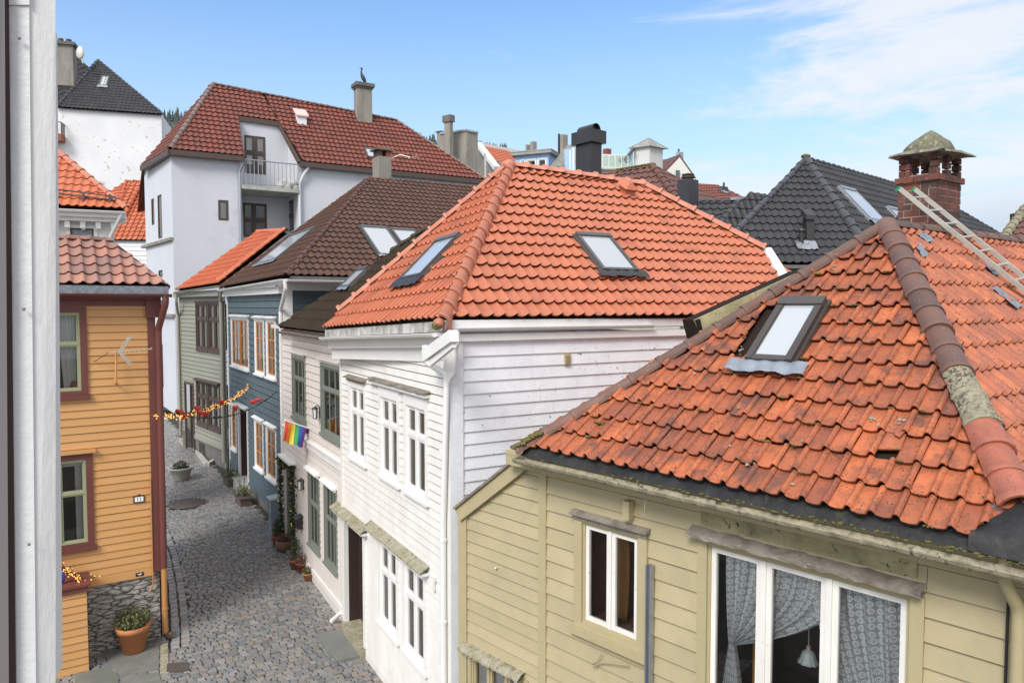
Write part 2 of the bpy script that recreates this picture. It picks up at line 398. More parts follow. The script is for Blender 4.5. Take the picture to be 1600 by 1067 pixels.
mat('beige', (.475, .40, .235), .6, var=(.415, .35, .205), va=.75, nz=(.33, .28, .17), na=.5, ns=1.8, spots=(.17, .15, .09), ss=28, st=.71, bump=.15, bs=30)
mat('beige_trim', (.44, .372, .215), .6, nz=(.38, .32, .18), na=.5, ns=2.5, spots=(.16, .14, .09), ss=22, st=.68, bump=.2)
mat('beige_mouldy', (.40, .35, .19), .75, nz=(.10, .095, .05), na=.75, ns=3.2, spots=(.04, .04, .03), ss=20, st=.6, bump=.3)
mat('old_board', (.28, .245, .20), .85, nz=(.10, .085, .065), na=.85, ns=5., spots=(.42, .40, .36), ss=24, st=.62, bump=.5, bs=40)
mat('moss_board', (.38, .35, .27), .85, nz=(.20, .18, .075), na=.8, ns=7., spots=(.10, .09, .04), ss=22, st=.56, bump=.5)
mat('yellow', (.61, .325, .122), .5, var=(.54, .275, .098), va=.6, nz=(.56, .27, .085), na=.4, ns=1.5, bump=.06)
mat('maroon', (.155, .045, .036), .5, nz=(.12, .04, .034), na=.5, ns=2.)
mat('sage', (.33, .34, .20), .5)
mat('slate_blue', (.078, .112, .128), .55, var=(.062, .09, .105), va=.7, nz=(.10, .13, .14), na=.35, ns=1.2)
mat('grey_green', (.30, .295, .235), .6, var=(.265, .26, .21), va=.6, nz=(.24, .23, .19), na=.3, ns=1.5)
mat('brown_frame', (.085, .055, .045), .55)
mat('ochre_sash', (.52, .22, .075), .55)
mat('greygreen_frame', (.20, .225, .19), .5)
mat('plaster', (.61, .62, .655), .85, nz=(.52, .53, .56), na=.6, ns=.35, spots=(.36, .35, .36), ss=3.4, st=.68, bump=.3, bs=12, stretch=(1, 1, .35), sp2=((.53, .545, .58), 1.4, .64))
mat('plaster_white', (.80, .80, .80), .85, nz=(.66, .66, .66), na=.6, ns=.35, spots=(.38, .30, .22), ss=2.2, st=.635, bump=.1, sw=.03)
mat('plaster_shed', (.60, .60, .58), .85, nz=(.40, .40, .38), na=.3, ns=.7, stretch=(1, 1, .2))
mat('dirt_band', (.42, .40, .36), .9, var=(.65, .64, .62), va=1., nz=(.16, .15, .12), na=.8, ns=5.)
mat('concrete', (.30, .275, .235), .9, nz=(.17, .155, .135), na=.8, ns=1.6, spots=(.12, .11, .10), ss=14, st=.62, bump=.3, stretch=(1, 1, .3))
mat('stone_dark', (.16, .15, .135), .9, nz=(.08, .075, .07), na=.7, ns=3.)
mat('metal_dark', (.055, .050, .050), .38, nz=(.075, .065, .062), na=.5, ns=3., metal=.5)
mat('metal_black', (.045, .043, .048), .45, nz=(.06, .055, .06), na=.4, ns=2.)
mat('zinc', (.42, .44, .47), .35, metal=.7, nz=(.30, .31, .33), na=.5, ns=6.)
mat('lead', (.20, .225, .26), .5, metal=.2, nz=(.34, .375, .42), na=.7, ns=5., bump=.3, bs=12)
mat('tape_grey', (.16, .18, .21), .35, nz=(.34, .37, .41), na=.6, ns=14., bump=.5, bs=20)
mat('alu', (.60, .58, .52), .35, metal=.5, nz=(.45, .43, .36), na=.4, ns=5.)
mat('win_grey', (.085, .080, .078), .4, metal=.2, var=(.15, .145, .14), va=.7)
mat('win_brown', (.060, .050, .045), .4, metal=.2, var=(.105, .095, .088), va=.8)
mat('bitumen', (.018, .018, .019), .6, nz=(.045, .045, .042), na=.7, ns=5., spots=(.30, .30, .28), ss=30, st=.70, bump=.6, bs=14, spec=.3, sp2=((.07, .07, .028), 4., .69))
mat('gutter_dirty', (.42, .37, .25), .65, nz=(.14, .12, .08), na=.75, ns=9., spots=(.05, .045, .04), ss=25, st=.58, bump=.3)
mat('brick', (.25, .075, .048), .85, var=(.07, .038, .034), va=1., nz=(.06, .04, .035), na=.65, ns=9., spots=(.30, .25, .18), ss=26, st=.66, bump=.6, bs=40)
mat('mortar', (.40, .35, .28), .95, nz=(.20, .16, .12), na=.7, ns=8., bump=.4)
mat('capstone', (.26, .26, .22), .9, nz=(.07, .065, .05), na=.75, ns=7., spots=(.45, .47, .38), ss=22, st=.56, bump=.6, sp2=((.12, .11, .03), 5., .64))
mat('mossy_stone', (.20, .19, .13), .95, nz=(.10, .10, .03), na=.85, ns=9., spots=(.36, .36, .28), ss=22, st=.58, bump=1., bs=30, sp2=((.05, .045, .035), 6., .68))
mat('door_brown', (.045, .026, .022), .5)
mat('door_maroon', (.115, .035, .028), .5)
mat('room', (.075, .064, .055), .9)
mat('room_brown', (.26, .13, .075), .9, nz=(.10, .05, .03), na=.5, ns=3.)
mat('curtain', (.55, .53, .48), .9)
mat('curtain_grey', (.44, .43, .39), .9)
mat('blind_brown', (.42, .35, .27), .8)
mat('blind_white', (.62, .60, .55), .8)
mat('drape_ochre', (.50, .26, .07), .8, nz=(.35, .17, .04), na=.5, ns=10.)
mat('paving', (.20, .205, .19), .55, var=(.16, .17, .15), va=.8, nz=(.12, .13, .10), na=.6, ns=3., bump=.2, bs=25)
mat('joint', (.030, .028, .023), .8, nz=(.05, .048, .026), na=.7, ns=1.5)
mat('earth', (.13, .12, .09), .95, nz=(.08, .08, .05), na=.6, ns=.5)
mat('terracotta', (.50, .195, .07), .7, nz=(.42, .15, .055), na=.5, ns=5.)
mat('terracotta_dark', (.30, .095, .05), .7, nz=(.16, .06, .04), na=.6, ns=9.)
mat('orange_pipe', (.50, .23, .075), .5)
mat('pot_stone', (.42, .39, .34), .85, nz=(.28, .26, .22), na=.6, ns=6.)
mat('iron', (.10, .075, .06), .6, nz=(.06, .05, .045), na=.6, ns=12., bump=.6, bs=30)
mat('black_iron', (.022, .021, .022), .45)
mat('soil', (.035, .028, .02), .95)
mat('leaf_green', (.075, .095, .028), .7, var=(.13, .135, .05), va=1.)
mat('leaf_dark', (.025, .045, .016), .7, var=(.055, .075, .025), va=1.)
mat('heather', (.20, .075, .075), .8, var=(.12, .10, .05), va=1.)
mat('conifer_hazed', (.075, .10, .095), .9, var=(.10, .125, .12), va=1.)  # haze of distance is painted into the tree colour as a blue-grey tint
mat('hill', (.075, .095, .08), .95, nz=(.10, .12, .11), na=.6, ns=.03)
mat('lightblue', (.36, .53, .76), .6, nz=(.30, .45, .66), na=.3, ns=1.)
mat('cream', (.66, .66, .60), .7, nz=(.56, .56, .5), na=.3, ns=.6)
mat('lead_roof', (.25, .235, .22), .55, nz=(.42, .42, .40), na=.6, ns=1.2)
mat('red_brick_far', (.22, .06, .05), .9)
mat('slab_grey', (.34, .33, .30), .85, nz=(.50, .49, .42), na=.8, ns=1.6)
mat('redwhite', (.75, .50, .46), .5)
mat('lamp_glass', (.7, .7, .66), .3)
mat('lace_rim', (.60, .62, .62), .9)
mat('porcelain', (.62, .68, .66), .25, nz=(.52, .60, .58), na=.4, ns=20., coat=.3)
mat('cord', (.55, .5, .42), .7)
mat('heart_red', (.68, .06, .05), .5)
mat('wire_black', (.02, .02, .02), .6)
mat('frame_white', (.70, .70, .70), .5, nz=(.64, .62, .60), na=.3, ns=14., bump=.12, bs=60)
mat('frame_rough', (.70, .69, .685), .7, nz=(.60, .57, .56), na=.5, ns=22., bump=.15, bs=50, stretch=(1, 1, .25))
mat('frame_brown', (.045, .022, .018), .7)
mat('frame_grey', (.22, .20, .20), .6)
mat('blue_cloth', (.03, .07, .35), .7)
mat('grey_box', (.20, .235, .27), .5)
mat('box_lid', (.42, .46, .49), .4)
mat('bird', (.03, .032, .036), .6)
mat('green_cap', (.02, .27, .11), .5)
mat('wicker', (.20, .10, .07), .8, var=(.12, .06, .045), bump=.6)
def emis(name, col, st):
    m = bpy.data.materials.new(name); m.use_nodes = True; b = m.node_tree.nodes['Principled BSDF']; b.inputs['Base Color'].default_value = (*col, 1); b.inputs['Emission Color'].default_value = (*col, 1); b.inputs['Emission Strength'].default_value = st; M[name] = m
emis('bulb', (1., .48, .10), 1.1); emis('bulb_red', (1., .12, .05), 2.0); emis('warm_lamp', (1., .58, .2), 2.5)
def plain(name, col, rough=.6):
    m = bpy.data.materials.new(name); m.use_nodes = True; b = m.node_tree.nodes['Principled BSDF']; b.inputs['Base Color'].default_value = (*col, 1); b.inputs['Roughness'].default_value = rough; M[name] = m
def glassmat(name, tint, ior=1.5, rough=.02, add=.0):
    m = bpy.data.materials.new(name); m.use_nodes = True; nt = m.node_tree; N = nt.nodes; N.clear()
    o = N.new('ShaderNodeOutputMaterial'); t = N.new('ShaderNodeBsdfTransparent'); t.inputs[0].default_value = (*tint, 1)
    g = N.new('ShaderNodeBsdfGlossy'); g.inputs['Roughness'].default_value = rough; f = N.new('ShaderNodeFresnel'); f.inputs[0].default_value = ior
    a = N.new('ShaderNodeMath'); a.operation = 'ADD'; a.inputs[1].default_value = add; nt.links.new(f.outputs[0], a.inputs[0])
    x = N.new('ShaderNodeMixShader'); nt.links.new(a.outputs[0], x.inputs[0]); nt.links.new(t.outputs[0], x.inputs[1]); nt.links.new(g.outputs[0], x.inputs[2]); nt.links.new(x.outputs[0], o.inputs[0]); M[name] = m
glassmat('glass', (.97, .98, .98), 1.5, .02, .04)
glassmat('glass_terrace', (.75, .85, .83), 1.5, .05, .08)
def skyg():
    m = bpy.data.materials.new('skyglass'); m.use_nodes = True; b = m.node_tree.nodes['Principled BSDF']
    b.inputs['Base Color'].default_value = (.42, .44, .46, 1); b.inputs['Roughness'].default_value = .3; b.inputs['Coat Weight'].default_value = .7; b.inputs['Coat Roughness'].default_value = .03; b.inputs['Coat IOR'].default_value = 2.0; M['skyglass'] = m
skyg()
def lace():
    """lace net: rosettes of white thread on an open ground, cut out by real transparency"""
    m = bpy.data.materials.new('lace'); m.use_nodes = True; nt = m.node_tree; N = nt.nodes; L = nt.links; b = N['Principled BSDF']
    b.inputs['Base Color'].default_value = (.86, .88, .88, 1); b.inputs['Roughness'].default_value = .95
    uv = N.new('ShaderNodeUVMap'); uv.uv_map = 'UVMap'
    vo = N.new('ShaderNodeTexVoronoi'); vo.voronoi_dimensions = '2D'; vo.inputs['Randomness'].default_value = .12; vo.inputs['Scale'].default_value = 1.
    L.new(uv.outputs[0], vo.inputs['Vector'])
    r = N.new('ShaderNodeValToRGB'); L.new(vo.outputs['Distance'], r.inputs[0]); e = r.color_ramp.elements
    e[0].position = 0.; e[0].color = (.25, .25, .25, 1); e[1].position = 1.; e[1].color = (.36, .36, .36, 1)
    for p, c in ((.08, .25), (.10, .85), (.17, .85), (.19, .45), (.27, .5), (.30, .9), (.40, .85), (.44, .38)):
        x = e.new(p); x.color = (c, c, c, 1)
    no = N.new('ShaderNodeTexNoise'); no.inputs['Scale'].default_value = 9.; L.new(uv.outputs[0], no.inputs['Vector'])
    mm = N.new('ShaderNodeMath'); mm.operation = 'MULTIPLY'; L.new(r.outputs[0], mm.inputs[0]); mm.inputs[1].default_value = .98
    ad = N.new('ShaderNodeMath'); ad.operation = 'MULTIPLY_ADD'; L.new(no.outputs['Fac'], ad.inputs[0]); ad.inputs[1].default_value = .22; L.new(mm.outputs[0], ad.inputs[2])
    L.new(ad.outputs[0], b.inputs['Alpha']); M['lace'] = m
lace()
def stonewall():
    m = mat('rubble', (.24, .225, .20), .85, bump=.0); nt = m.node_tree; N = nt.nodes; L = nt.links; b = N['Principled BSDF']
    geo = N.new('ShaderNodeNewGeometry'); mp = N.new('ShaderNodeMapping'); mp.inputs['Scale'].default_value = (3.4, 3.4, 12.); L.new(geo.outputs['Position'], mp.inputs[0])
    n0 = N.new('ShaderNodeTexNoise'); n0.inputs['Scale'].default_value = 1.4; L.new(mp.outputs[0], n0.inputs['Vector'])
    mx = N.new('ShaderNodeMix'); mx.data_type = 'RGBA'; mx.blend_type = 'LINEAR_LIGHT'; mx.inputs[0].default_value = .35; L.new(mp.outputs[0], mx.inputs[6]); L.new(n0.outputs['Color'], mx.inputs[7])
    v = N.new('ShaderNodeTexVoronoi'); v.feature = 'DISTANCE_TO_EDGE'; v.inputs['Scale'].default_value = 1.1; L.new(mx.outputs[2], v.inputs['Vector'])
    v2 = N.new('ShaderNodeTexVoronoi'); v2.inputs['Scale'].default_value = 1.1; L.new(mx.outputs[2], v2.inputs['Vector'])
    n1 = N.new('ShaderNodeTexNoise'); n1.inputs['Scale'].default_value = 3.; n1.inputs['Detail'].default_value = 6.; L.new(mp.outputs[0], n1.inputs['Vector'])
    r = N.new('ShaderNodeMapRange'); r.inputs[1].default_value = 0.; r.inputs[2].default_value = .12; L.new(v.outputs['Distance'], r.inputs[0])
    cr = N.new('ShaderNodeValToRGB'); L.new(n1.outputs['Fac'], cr.inputs[0]); cr.color_ramp.elements[0].position = .3; cr.color_ramp.elements[0].color = (.17, .158, .142, 1); cr.color_ramp.elements[1].position = .7; cr.color_ramp.elements[1].color = (.52, .49, .44, 1)
    h = N.new('ShaderNodeMix'); h.data_type = 'RGBA'; h.inputs[6].default_value = (.045, .04, .035, 1); L.new(r.outputs[0], h.inputs[0]); L.new(cr.outputs[0], h.inputs[7])
    L.new(h.outputs[2], b.inputs['Base Color'])
    ml = N.new('ShaderNodeMath'); ml.operation = 'MULTIPLY_ADD'; L.new(n1.outputs['Fac'], ml.inputs[0]); ml.inputs[1].default_value = .6; L.new(r.outputs[0], ml.inputs[2])
    bp = N.new('ShaderNodeBump'); bp.inputs['Strength'].default_value = .6; bp.inputs['Distance'].default_value = .03; L.new(ml.outputs[0], bp.inputs['Height']); L.new(bp.outputs[0], b.inputs['Normal'])
stonewall()
def cobble():
    m = mat('cobble', (.22, .21, .20), .18, nz=(.12, .115, .11), na=.5, ns=9., bump=.35, bs=45); nt = m.node_tree; N = nt.nodes; L = nt.links; b = N['Principled BSDF']
    at = N.new('ShaderNodeAttribute'); at.attribute_name = 'rnd'; sx = N.new('ShaderNodeSeparateColor'); L.new(at.outputs['Color'], sx.inputs[0])
    r = N.new('ShaderNodeValToRGB'); L.new(sx.outputs[0], r.inputs[0]); e = r.color_ramp.elements; r.color_ramp.interpolation = 'LINEAR'
    e[0].position = 0.; e[0].color = (.155, .165, .175, 1); e[1].position = 1.; e[1].color = (.31, .27, .215, 1)
    for p, c in ((.2, (.225, .23, .23)), (.4, (.155, .155, .15)), (.6, (.31, .30, .28)), (.75, (.21, .195, .175)), (.88, (.29, .225, .185)), (.93, (.23, .235, .235))):
        x = e.new(p); x.color = (*c, 1)
    src = b.inputs['Base Color'].links[0].from_socket
    mx = N.new('ShaderNodeMix'); mx.data_type = 'RGBA'; mx.inputs[0].default_value = .85; L.new(src, mx.inputs[6]); L.new(r.outputs[0], mx.inputs[7]); L.new(mx.outputs[2], b.inputs['Base Color'])
cobble()
# ---- camera, sky, sun -------------------------------------------------------
cam_d = bpy.data.cameras.new('camera'); cam = bpy.data.objects.new('camera', cam_d); COL.objects.link(cam)
cam.location = CAM; cam.rotation_euler = (math.pi / 2 - PITCH, 0, 0)
cam_d.sensor_width = 36; cam_d.lens = 36 * FPX / 1600; cam_d.clip_start = .05; cam_d.clip_end = 6000
sc.camera = cam
SUN = V((-.32, -.66, .68)).normalized()
sl = bpy.data.lights.new('sun', 'SUN'); sl.energy = SUN_E; sl.angle = math.radians(22); sl.color = (1., .965, .92)
so = bpy.data.objects.new('sun', sl); COL.objects.link(so); so.rotation_euler = SUN.to_track_quat('Z', 'Y').to_euler()
w = bpy.data.worlds.new('World'); sc.world = w; w.use_nodes = True
def sky():
    nt = w.node_tree; N = nt.nodes; L = nt.links; bg = N['Background']
    s = N.new('ShaderNodeTexSky'); s.sky_type = 'NISHITA'; s.sun_disc = False; s.sun_elevation = math.asin(SUN.z); s.sun_rotation = math.atan2(SUN.x, SUN.y); s.air_density = 1.0; s.dust_density = .6; s.ozone_density = 1.6
    tc = N.new('ShaderNodeTexCoord'); d = tc.outputs['Generated']
    sep = N.new('ShaderNodeSeparateXYZ'); L.new(d, sep.inputs[0])
    def math_(op, a, b=None, c=None):
        n = N.new('ShaderNodeMath'); n.operation = op
        for k, q in enumerate((a, b, c)):
            if q is None: continue
            if isinstance(q, (int, float)): n.inputs[k].default_value = q
            else: L.new(q, n.inputs[k])
        return n.outputs[0]
    def rng(f, a, b, c=0., e=1.):
        n = N.new('ShaderNodeMapRange'); n.interpolation_type = 'SMOOTHSTEP'; n.inputs[1].default_value = a; n.inputs[2].default_value = b; n.inputs[3].default_value = c; n.inputs[4].default_value = e; L.new(f, n.inputs[0]); return n.outputs[0]
    def mixc(f, a, b, mode='MIX'):
        n = N.new('ShaderNodeMix'); n.data_type = 'RGBA'; n.blend_type = mode
        for k, q in ((0, f), (6, a), (7, b)):
            if isinstance(q, (int, float)): n.inputs[k].default_value = q
            elif isinstance(q, tuple): n.inputs[k].default_value = (*q, 1)
            else: L.new(q, n.inputs[k])
        return n.outputs[2]
    # air: Nishita, with the brighter veil of thin high cloud towards the horizon
    el = sep.outputs[2]
    base = mixc(1., s.outputs[0], SKY_TINT, 'MULTIPLY')
    veil = rng(el, -.02, .45, .96, .0)
    base = mixc(veil, base, SKY_LOW)
    # unseen bright cloud added behind the viewer and overhead to keep the light neutral
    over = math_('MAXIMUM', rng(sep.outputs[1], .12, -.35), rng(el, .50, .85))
    base = mixc(math_('MULTIPLY', over, .85), base, FILL_CLOUD)
    mp = N.new('ShaderNodeMapping'); mp.inputs['Scale'].default_value = (1.5, 1.5, 6.5); mp.inputs['Rotation'].default_value = (0, .22, 0); L.new(d, mp.inputs[0])
    n1 = N.new('ShaderNodeTexNoise'); n1.inputs['Scale'].default_value = 2.1; n1.inputs['Detail'].default_value = 9.; n1.inputs['Roughness'].default_value = .63; n1.inputs['Distortion'].default_value = .5; L.new(mp.outputs[0], n1.inputs['Vector'])
    az = math_('DIVIDE', sep.outputs[0], math_('MAXIMUM', sep.outputs[1], .05))
    right = rng(az, -.10, .60, -.14, .085)
    f = math_('ADD', n1.outputs['Fac'], right)
    lowc = rng(el, .05, .30, .05, 0.)
    f = math_('ADD', f, lowc)
    m = rng(f, .465, .72, 0., .92)
    col = mixc(m, base, CLOUD)
    # dull haze bank low over the water on the right
    bank = math_('MULTIPLY', rng(el, .075, .155, .55, 0.), rng(az, .45, .7))
    col = mixc(bank, col, BANK)
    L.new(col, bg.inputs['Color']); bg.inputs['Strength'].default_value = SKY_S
sky()
vs = sc.view_settings; vs.view_transform = 'Standard'; vs.look = 'None'; vs.gamma = 1.0; vs.use_curve_mapping = False; vs.exposure = EXPO
sc.render.engine = 'CYCLES'
sc.cycles.max_bounces = 6; sc.cycles.transparent_max_bounces = 12
# ---- ground and street -------------------------------------------------------
g = MB()
ys = [-60, 0, 15, 40, 60, 2500]
for a, b in zip(ys, ys[1:]):
    za, zb = [(-.06 + min(gz(0, q), .034 * 45)) for q in (a, b)]
    g.face([(-1500, a, za), (1500, a, za), (1500, b, zb), (-1500, b, zb)], .5)
tag(g.build('ground', M['earth']), None, None, kind='structure')
SD = V((-.56, .83, 0)).normalized(); LT = V((SD.y, -SD.x, 0)); S0 = V((-2.9, 13.3, 0))
def st(t, l, dz=0.):
    p = S0 + SD * t + LT * l; return V((p.x, p.y, gz(p.x, p.y) + dz))
g = MB()
for k in range(-20, 80):
    for j in range(26): g.face([st(k * .5, -11 + .47 * j, -.010), st(k * .5, -11 + .47 * (j + 1), -.010), st(k * .5 + .5, -11 + .47 * (j + 1), -.010), st(k * .5 + .5, -11 + .47 * j, -.010)], .5)
tag(g.build('road', M['joint']), None, None, kind='structure')
def stone(mb, c, a, b, hx, hy, hh, rr):
    j = lambda q: q + a * R.uniform(-.012, .012) + b * R.uniform(-.012, .012)
    cor = [(-1, -1), (1, -1), (1, 1), (-1, 1)]
    bot = [j(c + a * (x * hx) + b * (y * hy)) - UP * .02 for x, y in cor]
    mid = [c + (p - c) * .985 + UP * (hh * .7 + .013) for p in bot]
    tilt = [R.uniform(-.004, .004) for _ in cor]
    top = [c + (p - c) * .80 + UP * (hh + .02 + tl_) for p, tl_ in zip(bot, tilt)]
    i = len(mb.v); mb.v += bot + mid + top
    for lv in (0, 4):
        for k in range(4):
            k2 = (k + 1) % 4; mb.f.append([i + lv + k, i + lv + k2, i + lv + 4 + k2, i + lv + 4 + k]); mb.c.append(rr); mb.sm.append(False)
    mb.f.append([i + 8, i + 9, i + 10, i + 11]); mb.c.append(rr); mb.sm.append(False)
CURB = [pG(*q) for q in ((250, 812), (262, 835), (274, 868), (283, 910), (289, 955), (292, 995), (292, 1010))]
def curb_l(t):
    best = None
    for a, b in zip(CURB, CURB[1:]):
        ta, tb = (a - S0).dot(SD), (b - S0).dot(SD)
        if min(ta, tb) <= t <= max(ta, tb):
            f = (t - ta) / (tb - ta); return (a + (b - a) * f - S0).dot(LT)
    return None
MAN = pG(292, 787)
cb = MB(); t = -6.5; row = 0
while t < 31:
    d = R.uniform(.085, .125) if t < 13 else R.uniform(.12, .17)
    l = -6.2 + R.uniform(0, .2); lmin = curb_l(t)
    while l < .6:
        wd = R.uniform(.10, .20) if t < 13 else R.uniform(.14, .24)
        m_ = l + wd / 2
        if (lmin is None or m_ > lmin + .05 or m_ < lmin - 1.3) and (t < 14 or l > -9):
            p = st(t + d / 2 + .03 * math.sin(m_ * 1.7 + t * .4) + R.uniform(-.008, .008), m_)
            if (p - MAN).length > .60:
                stone(cb, p, LT, SD, wd / 2 - .007, d / 2 - .006, R.uniform(.0, .014), R.random())
        l += wd
    t += d; row += 1
for k, (a, b) in enumerate(zip(CURB, CURB[1:])):
    dr = (b - a).normalized(); sd_ = V((dr.y, -dr.x, 0)); n = max(1, int((b - a).length / .21))
    for j in range(n):
        for o_ in (-.02, -.20):
            c = a + (b - a) * ((j + .5) / n) + sd_ * (-o_ if sd_.dot(LT) < 0 else o_)
            stone(cb, c, sd_, dr, .082, (b - a).length / n / 2 - .01, .03, R.choice((.4, .55, .9, .2, .3)))
    for j in range(n):
        for q in range(3):
            c = a + (b - a) * ((j + R.uniform(.3, .7)) / n) - LT * (.45 + .27 * q)
            stone(cb, c, LT, dr, .125, (b - a).length / n / 2 - .01, .0, R.choice((.1, .2, .3, .9)))
tag(cb.build('street_cobbles', M['cobble']), None, None, kind='structure')
# far wooded hill behind the town
RNGS = [(-1700, 150, 800), (-900, 150, 800), (-430, 184, 620), (-310, 181, 620), (-190, 184, 640), (-60, 226, 680), (-10, 236, 700), (20, 246, 700), (80, 290, 720), (300, 350, 800), (520, 366, 900), (760, 372, 1200), (1100, 372, 1500)]
hp = []
for X, py, Y in RNGS:
    q = pY(800 + X * 1120 / Y * 1.0, py, Y); hp.append(V((X, Y, q.z)))
h = MB(); prev = None; rows_ = []
for k in range(9):
    f = k / 8
    rows_.append([V((p.x * (.45 + .55 * f), p.y * (.45 + .55 * f), p.z * f ** 1.15 - 2)) for p in hp])
rows_.append([V((p.x * 1.3, p.y * 1.3, p.z * .9)) for p in hp]); h.grid(rows_, .5)
tag(h.build('hill', M['hill']), None, None, kind='structure')
fo = MB()
def hillpt(f, s):
    k = min(int(s), len(hp) - 2); p = hp[k].lerp(hp[k + 1], s - k); return V((p.x * (.45 + .55 * f), p.y * (.45 + .55 * f), p.z * f ** 1.15 - 2))
for k in range(2600):
    s = R.uniform(1.6, 6.2); f = 1 - R.random() ** 2 * .35; p = hillpt(f, s); hh = R.uniform(5, 11); rr = R.random()
    n = 5
    for lv in range(3):
        z0 = p.z + hh * (.08 + .27 * lv); z1 = p.z + hh * (.55 + .225 * lv); rad = hh * .19 * (1 - lv * .27); ap = V((p.x, p.y, z1))
        pts = [V((p.x + rad * R.uniform(.7, 1.2) * math.cos(6.283 * j / n + lv), p.y + rad * math.sin(6.283 * j / n + lv), z0)) for j in range(n)]
        for j in range(n): fo.face([pts[j], pts[(j + 1) % n], ap], rr)
tag(fo.build('forest', M['conifer_hazed']), 'conifer wood along the far hill above the roofs, coloured as if hazed blue-grey', 'forest', kind='stuff')
# ---- white house ------------------------------------------------------------
WD = V((.57, -1, 0)).normalized()
WF = Frame((-2.9, 13.3), WD)                       # street front
uC = WF.u(705, 700); uL = WF.u(535, 700)
WC = WF.p(uC, 0); WS = Frame(WC, (1, .57))          # side wall facing the camera, U from corner
wh = thing('timber_house', 'white clapboard house with bright orange tiled hip roof and dark brown street door', 'house', WF.p((uC + uL) / 2, 0, -2.2))
ur = dict(w1=WF.rect((549, 609), (571, 616), (571, 729), (549, 718)), w2=WF.rect((597, 618), (623, 626), (623, 749), (597, 736)), w3=WF.rect((636, 626), (667, 634), (667, 768), (637, 752)),
          l1=WF.rect((596, 853), (622, 866), (621, 993), (596, 972)), l2=WF.rect((635, 880), (665, 896), (664, 1033), (634, 1011)))
door = WF.rect((541, 817), (570, 833), (570, 1006), (541, 981))
v1m, v0m = sum(ur[k][3] for k in ('w1', 'w2', 'w3')) / 3, sum(ur[k][2] for k in ('w1', 'w2', 'w3')) / 3
for k in ('w1', 'w2', 'w3'): ur[k] = (ur[k][0], ur[k][1], v0m, v1m)
l1m, l0m = (ur['l1'][3] + ur['l2'][3]) / 2, (ur['l1'][2] + ur['l2'][2]) / 2
for k in ('l1', 'l2'): ur[k] = (ur[k][0], ur[k][1], l0m, l1m)
door = (door[0], door[1], .22, door[3])
EZ = 5.86
mb = MB()
hl = [(r[0] - .01, r[1] + .01, r[2] - .01, r[3] + .01) for r in list(ur.values())] + [(door[0] - .03, door[1] + .03, .1, door[3] + .03)]
boards(mb, WF, uL + .06, uC - .02, .12, EZ, .128, hl, .020, gap=.017)
mb.fbox(WF, uL - .02, uL + .07, .0, EZ, -.1, .035)
mb.fbox(WF, uL, uC, -.4, .12, -.1, .012)
mb.fbox(WF, uC - .16, uC + .02, .0, EZ + .1, -.03, .034)
mb.build('wall', M['white_paint'], wh)
mb = MB()
boards(mb, WS, .17, 5.6, 2.0, 6.1, .173, (), .02)
mb.fbox(WS, -.03, .17, 0, 6.1, -.1, .03)
o = mb.build('side_wall', M['white_side'], wh)
mb = MB()  # hidden back and inner faces
q = [WF.p(uL, 0), WF.p(uC, 0), WS.p(5.6, 0), WF.p(uL, 0) + WS.U * 5.6]
for a, b in ((2, 1), (3, 2), (0, 3)): mb.face([q[a], q[b], q[b] + UP * 6, q[a] + UP * 6], .5)
mb.build('back_wall', M['white_side'], wh)
wst = dict(cas=.085, casd=.035, cols=(.5,), rows=(.655,), mull=.055, sash=.038, depth=.4)
for k in ('w1', 'w2', 'w3', 'l1', 'l2'):
    window(WF, ur[k], wh, M['white_trim'], M['white_trim'], blind=(M['blind_brown'], .02, .98), sill=(M['white_trim'], .05, .07, .02), casT=.16 if k[0] == 'w' else .06,
           hood=(M['old_board'], .02, .11, .04) if k == 'w1' else None, **wst)
def canopy(F, TL, BR, mat_, out=.22, rise=.13, name='hood', under=None):
    (ua, va), (ub, vb) = F.uv(*TL), F.uv(*BR); v = (va + vb) / 2; m = MB(); n = max(2, int((ub - ua) / .16))
    for k in range(n):
        a, b = ua + (ub - ua) * k / n, ua + (ub - ua) * (k + 1) / n - .004; dz = R.uniform(-.006, .006)
        m.hexa([F.p(a, v + rise - .02, 0), F.p(b, v + rise - .02, 0), F.p(b, v - .022 + dz, out), F.p(a, v - .022 + dz, out), F.p(a, v + rise, 0), F.p(b, v + rise, 0), F.p(b, v + dz, out + R.uniform(-.006, .006)), F.p(a, v + dz, out)])
    o = m.build(name, mat_, wh)
    if under:
        m = MB(); m.fbox(F, ua + .03, ub - .03, v - .07, v - .024, .0, out * .8); m.build('moulding', under, o)
    return o
canopy(WF, (581, 830), (672, 880), M['moss_board'], .17, .10, under=M['white_trim'])
canopy(WF, (527, 796), (576, 824), M['moss_board'], .17, .10, under=M['white_trim'])
a, b = WF.uv(585, 594), WF.uv(675, 609); canopy(WF, (583, 594), (674, 610), M['old_board'], .12, .035, under=M['white_trim'])
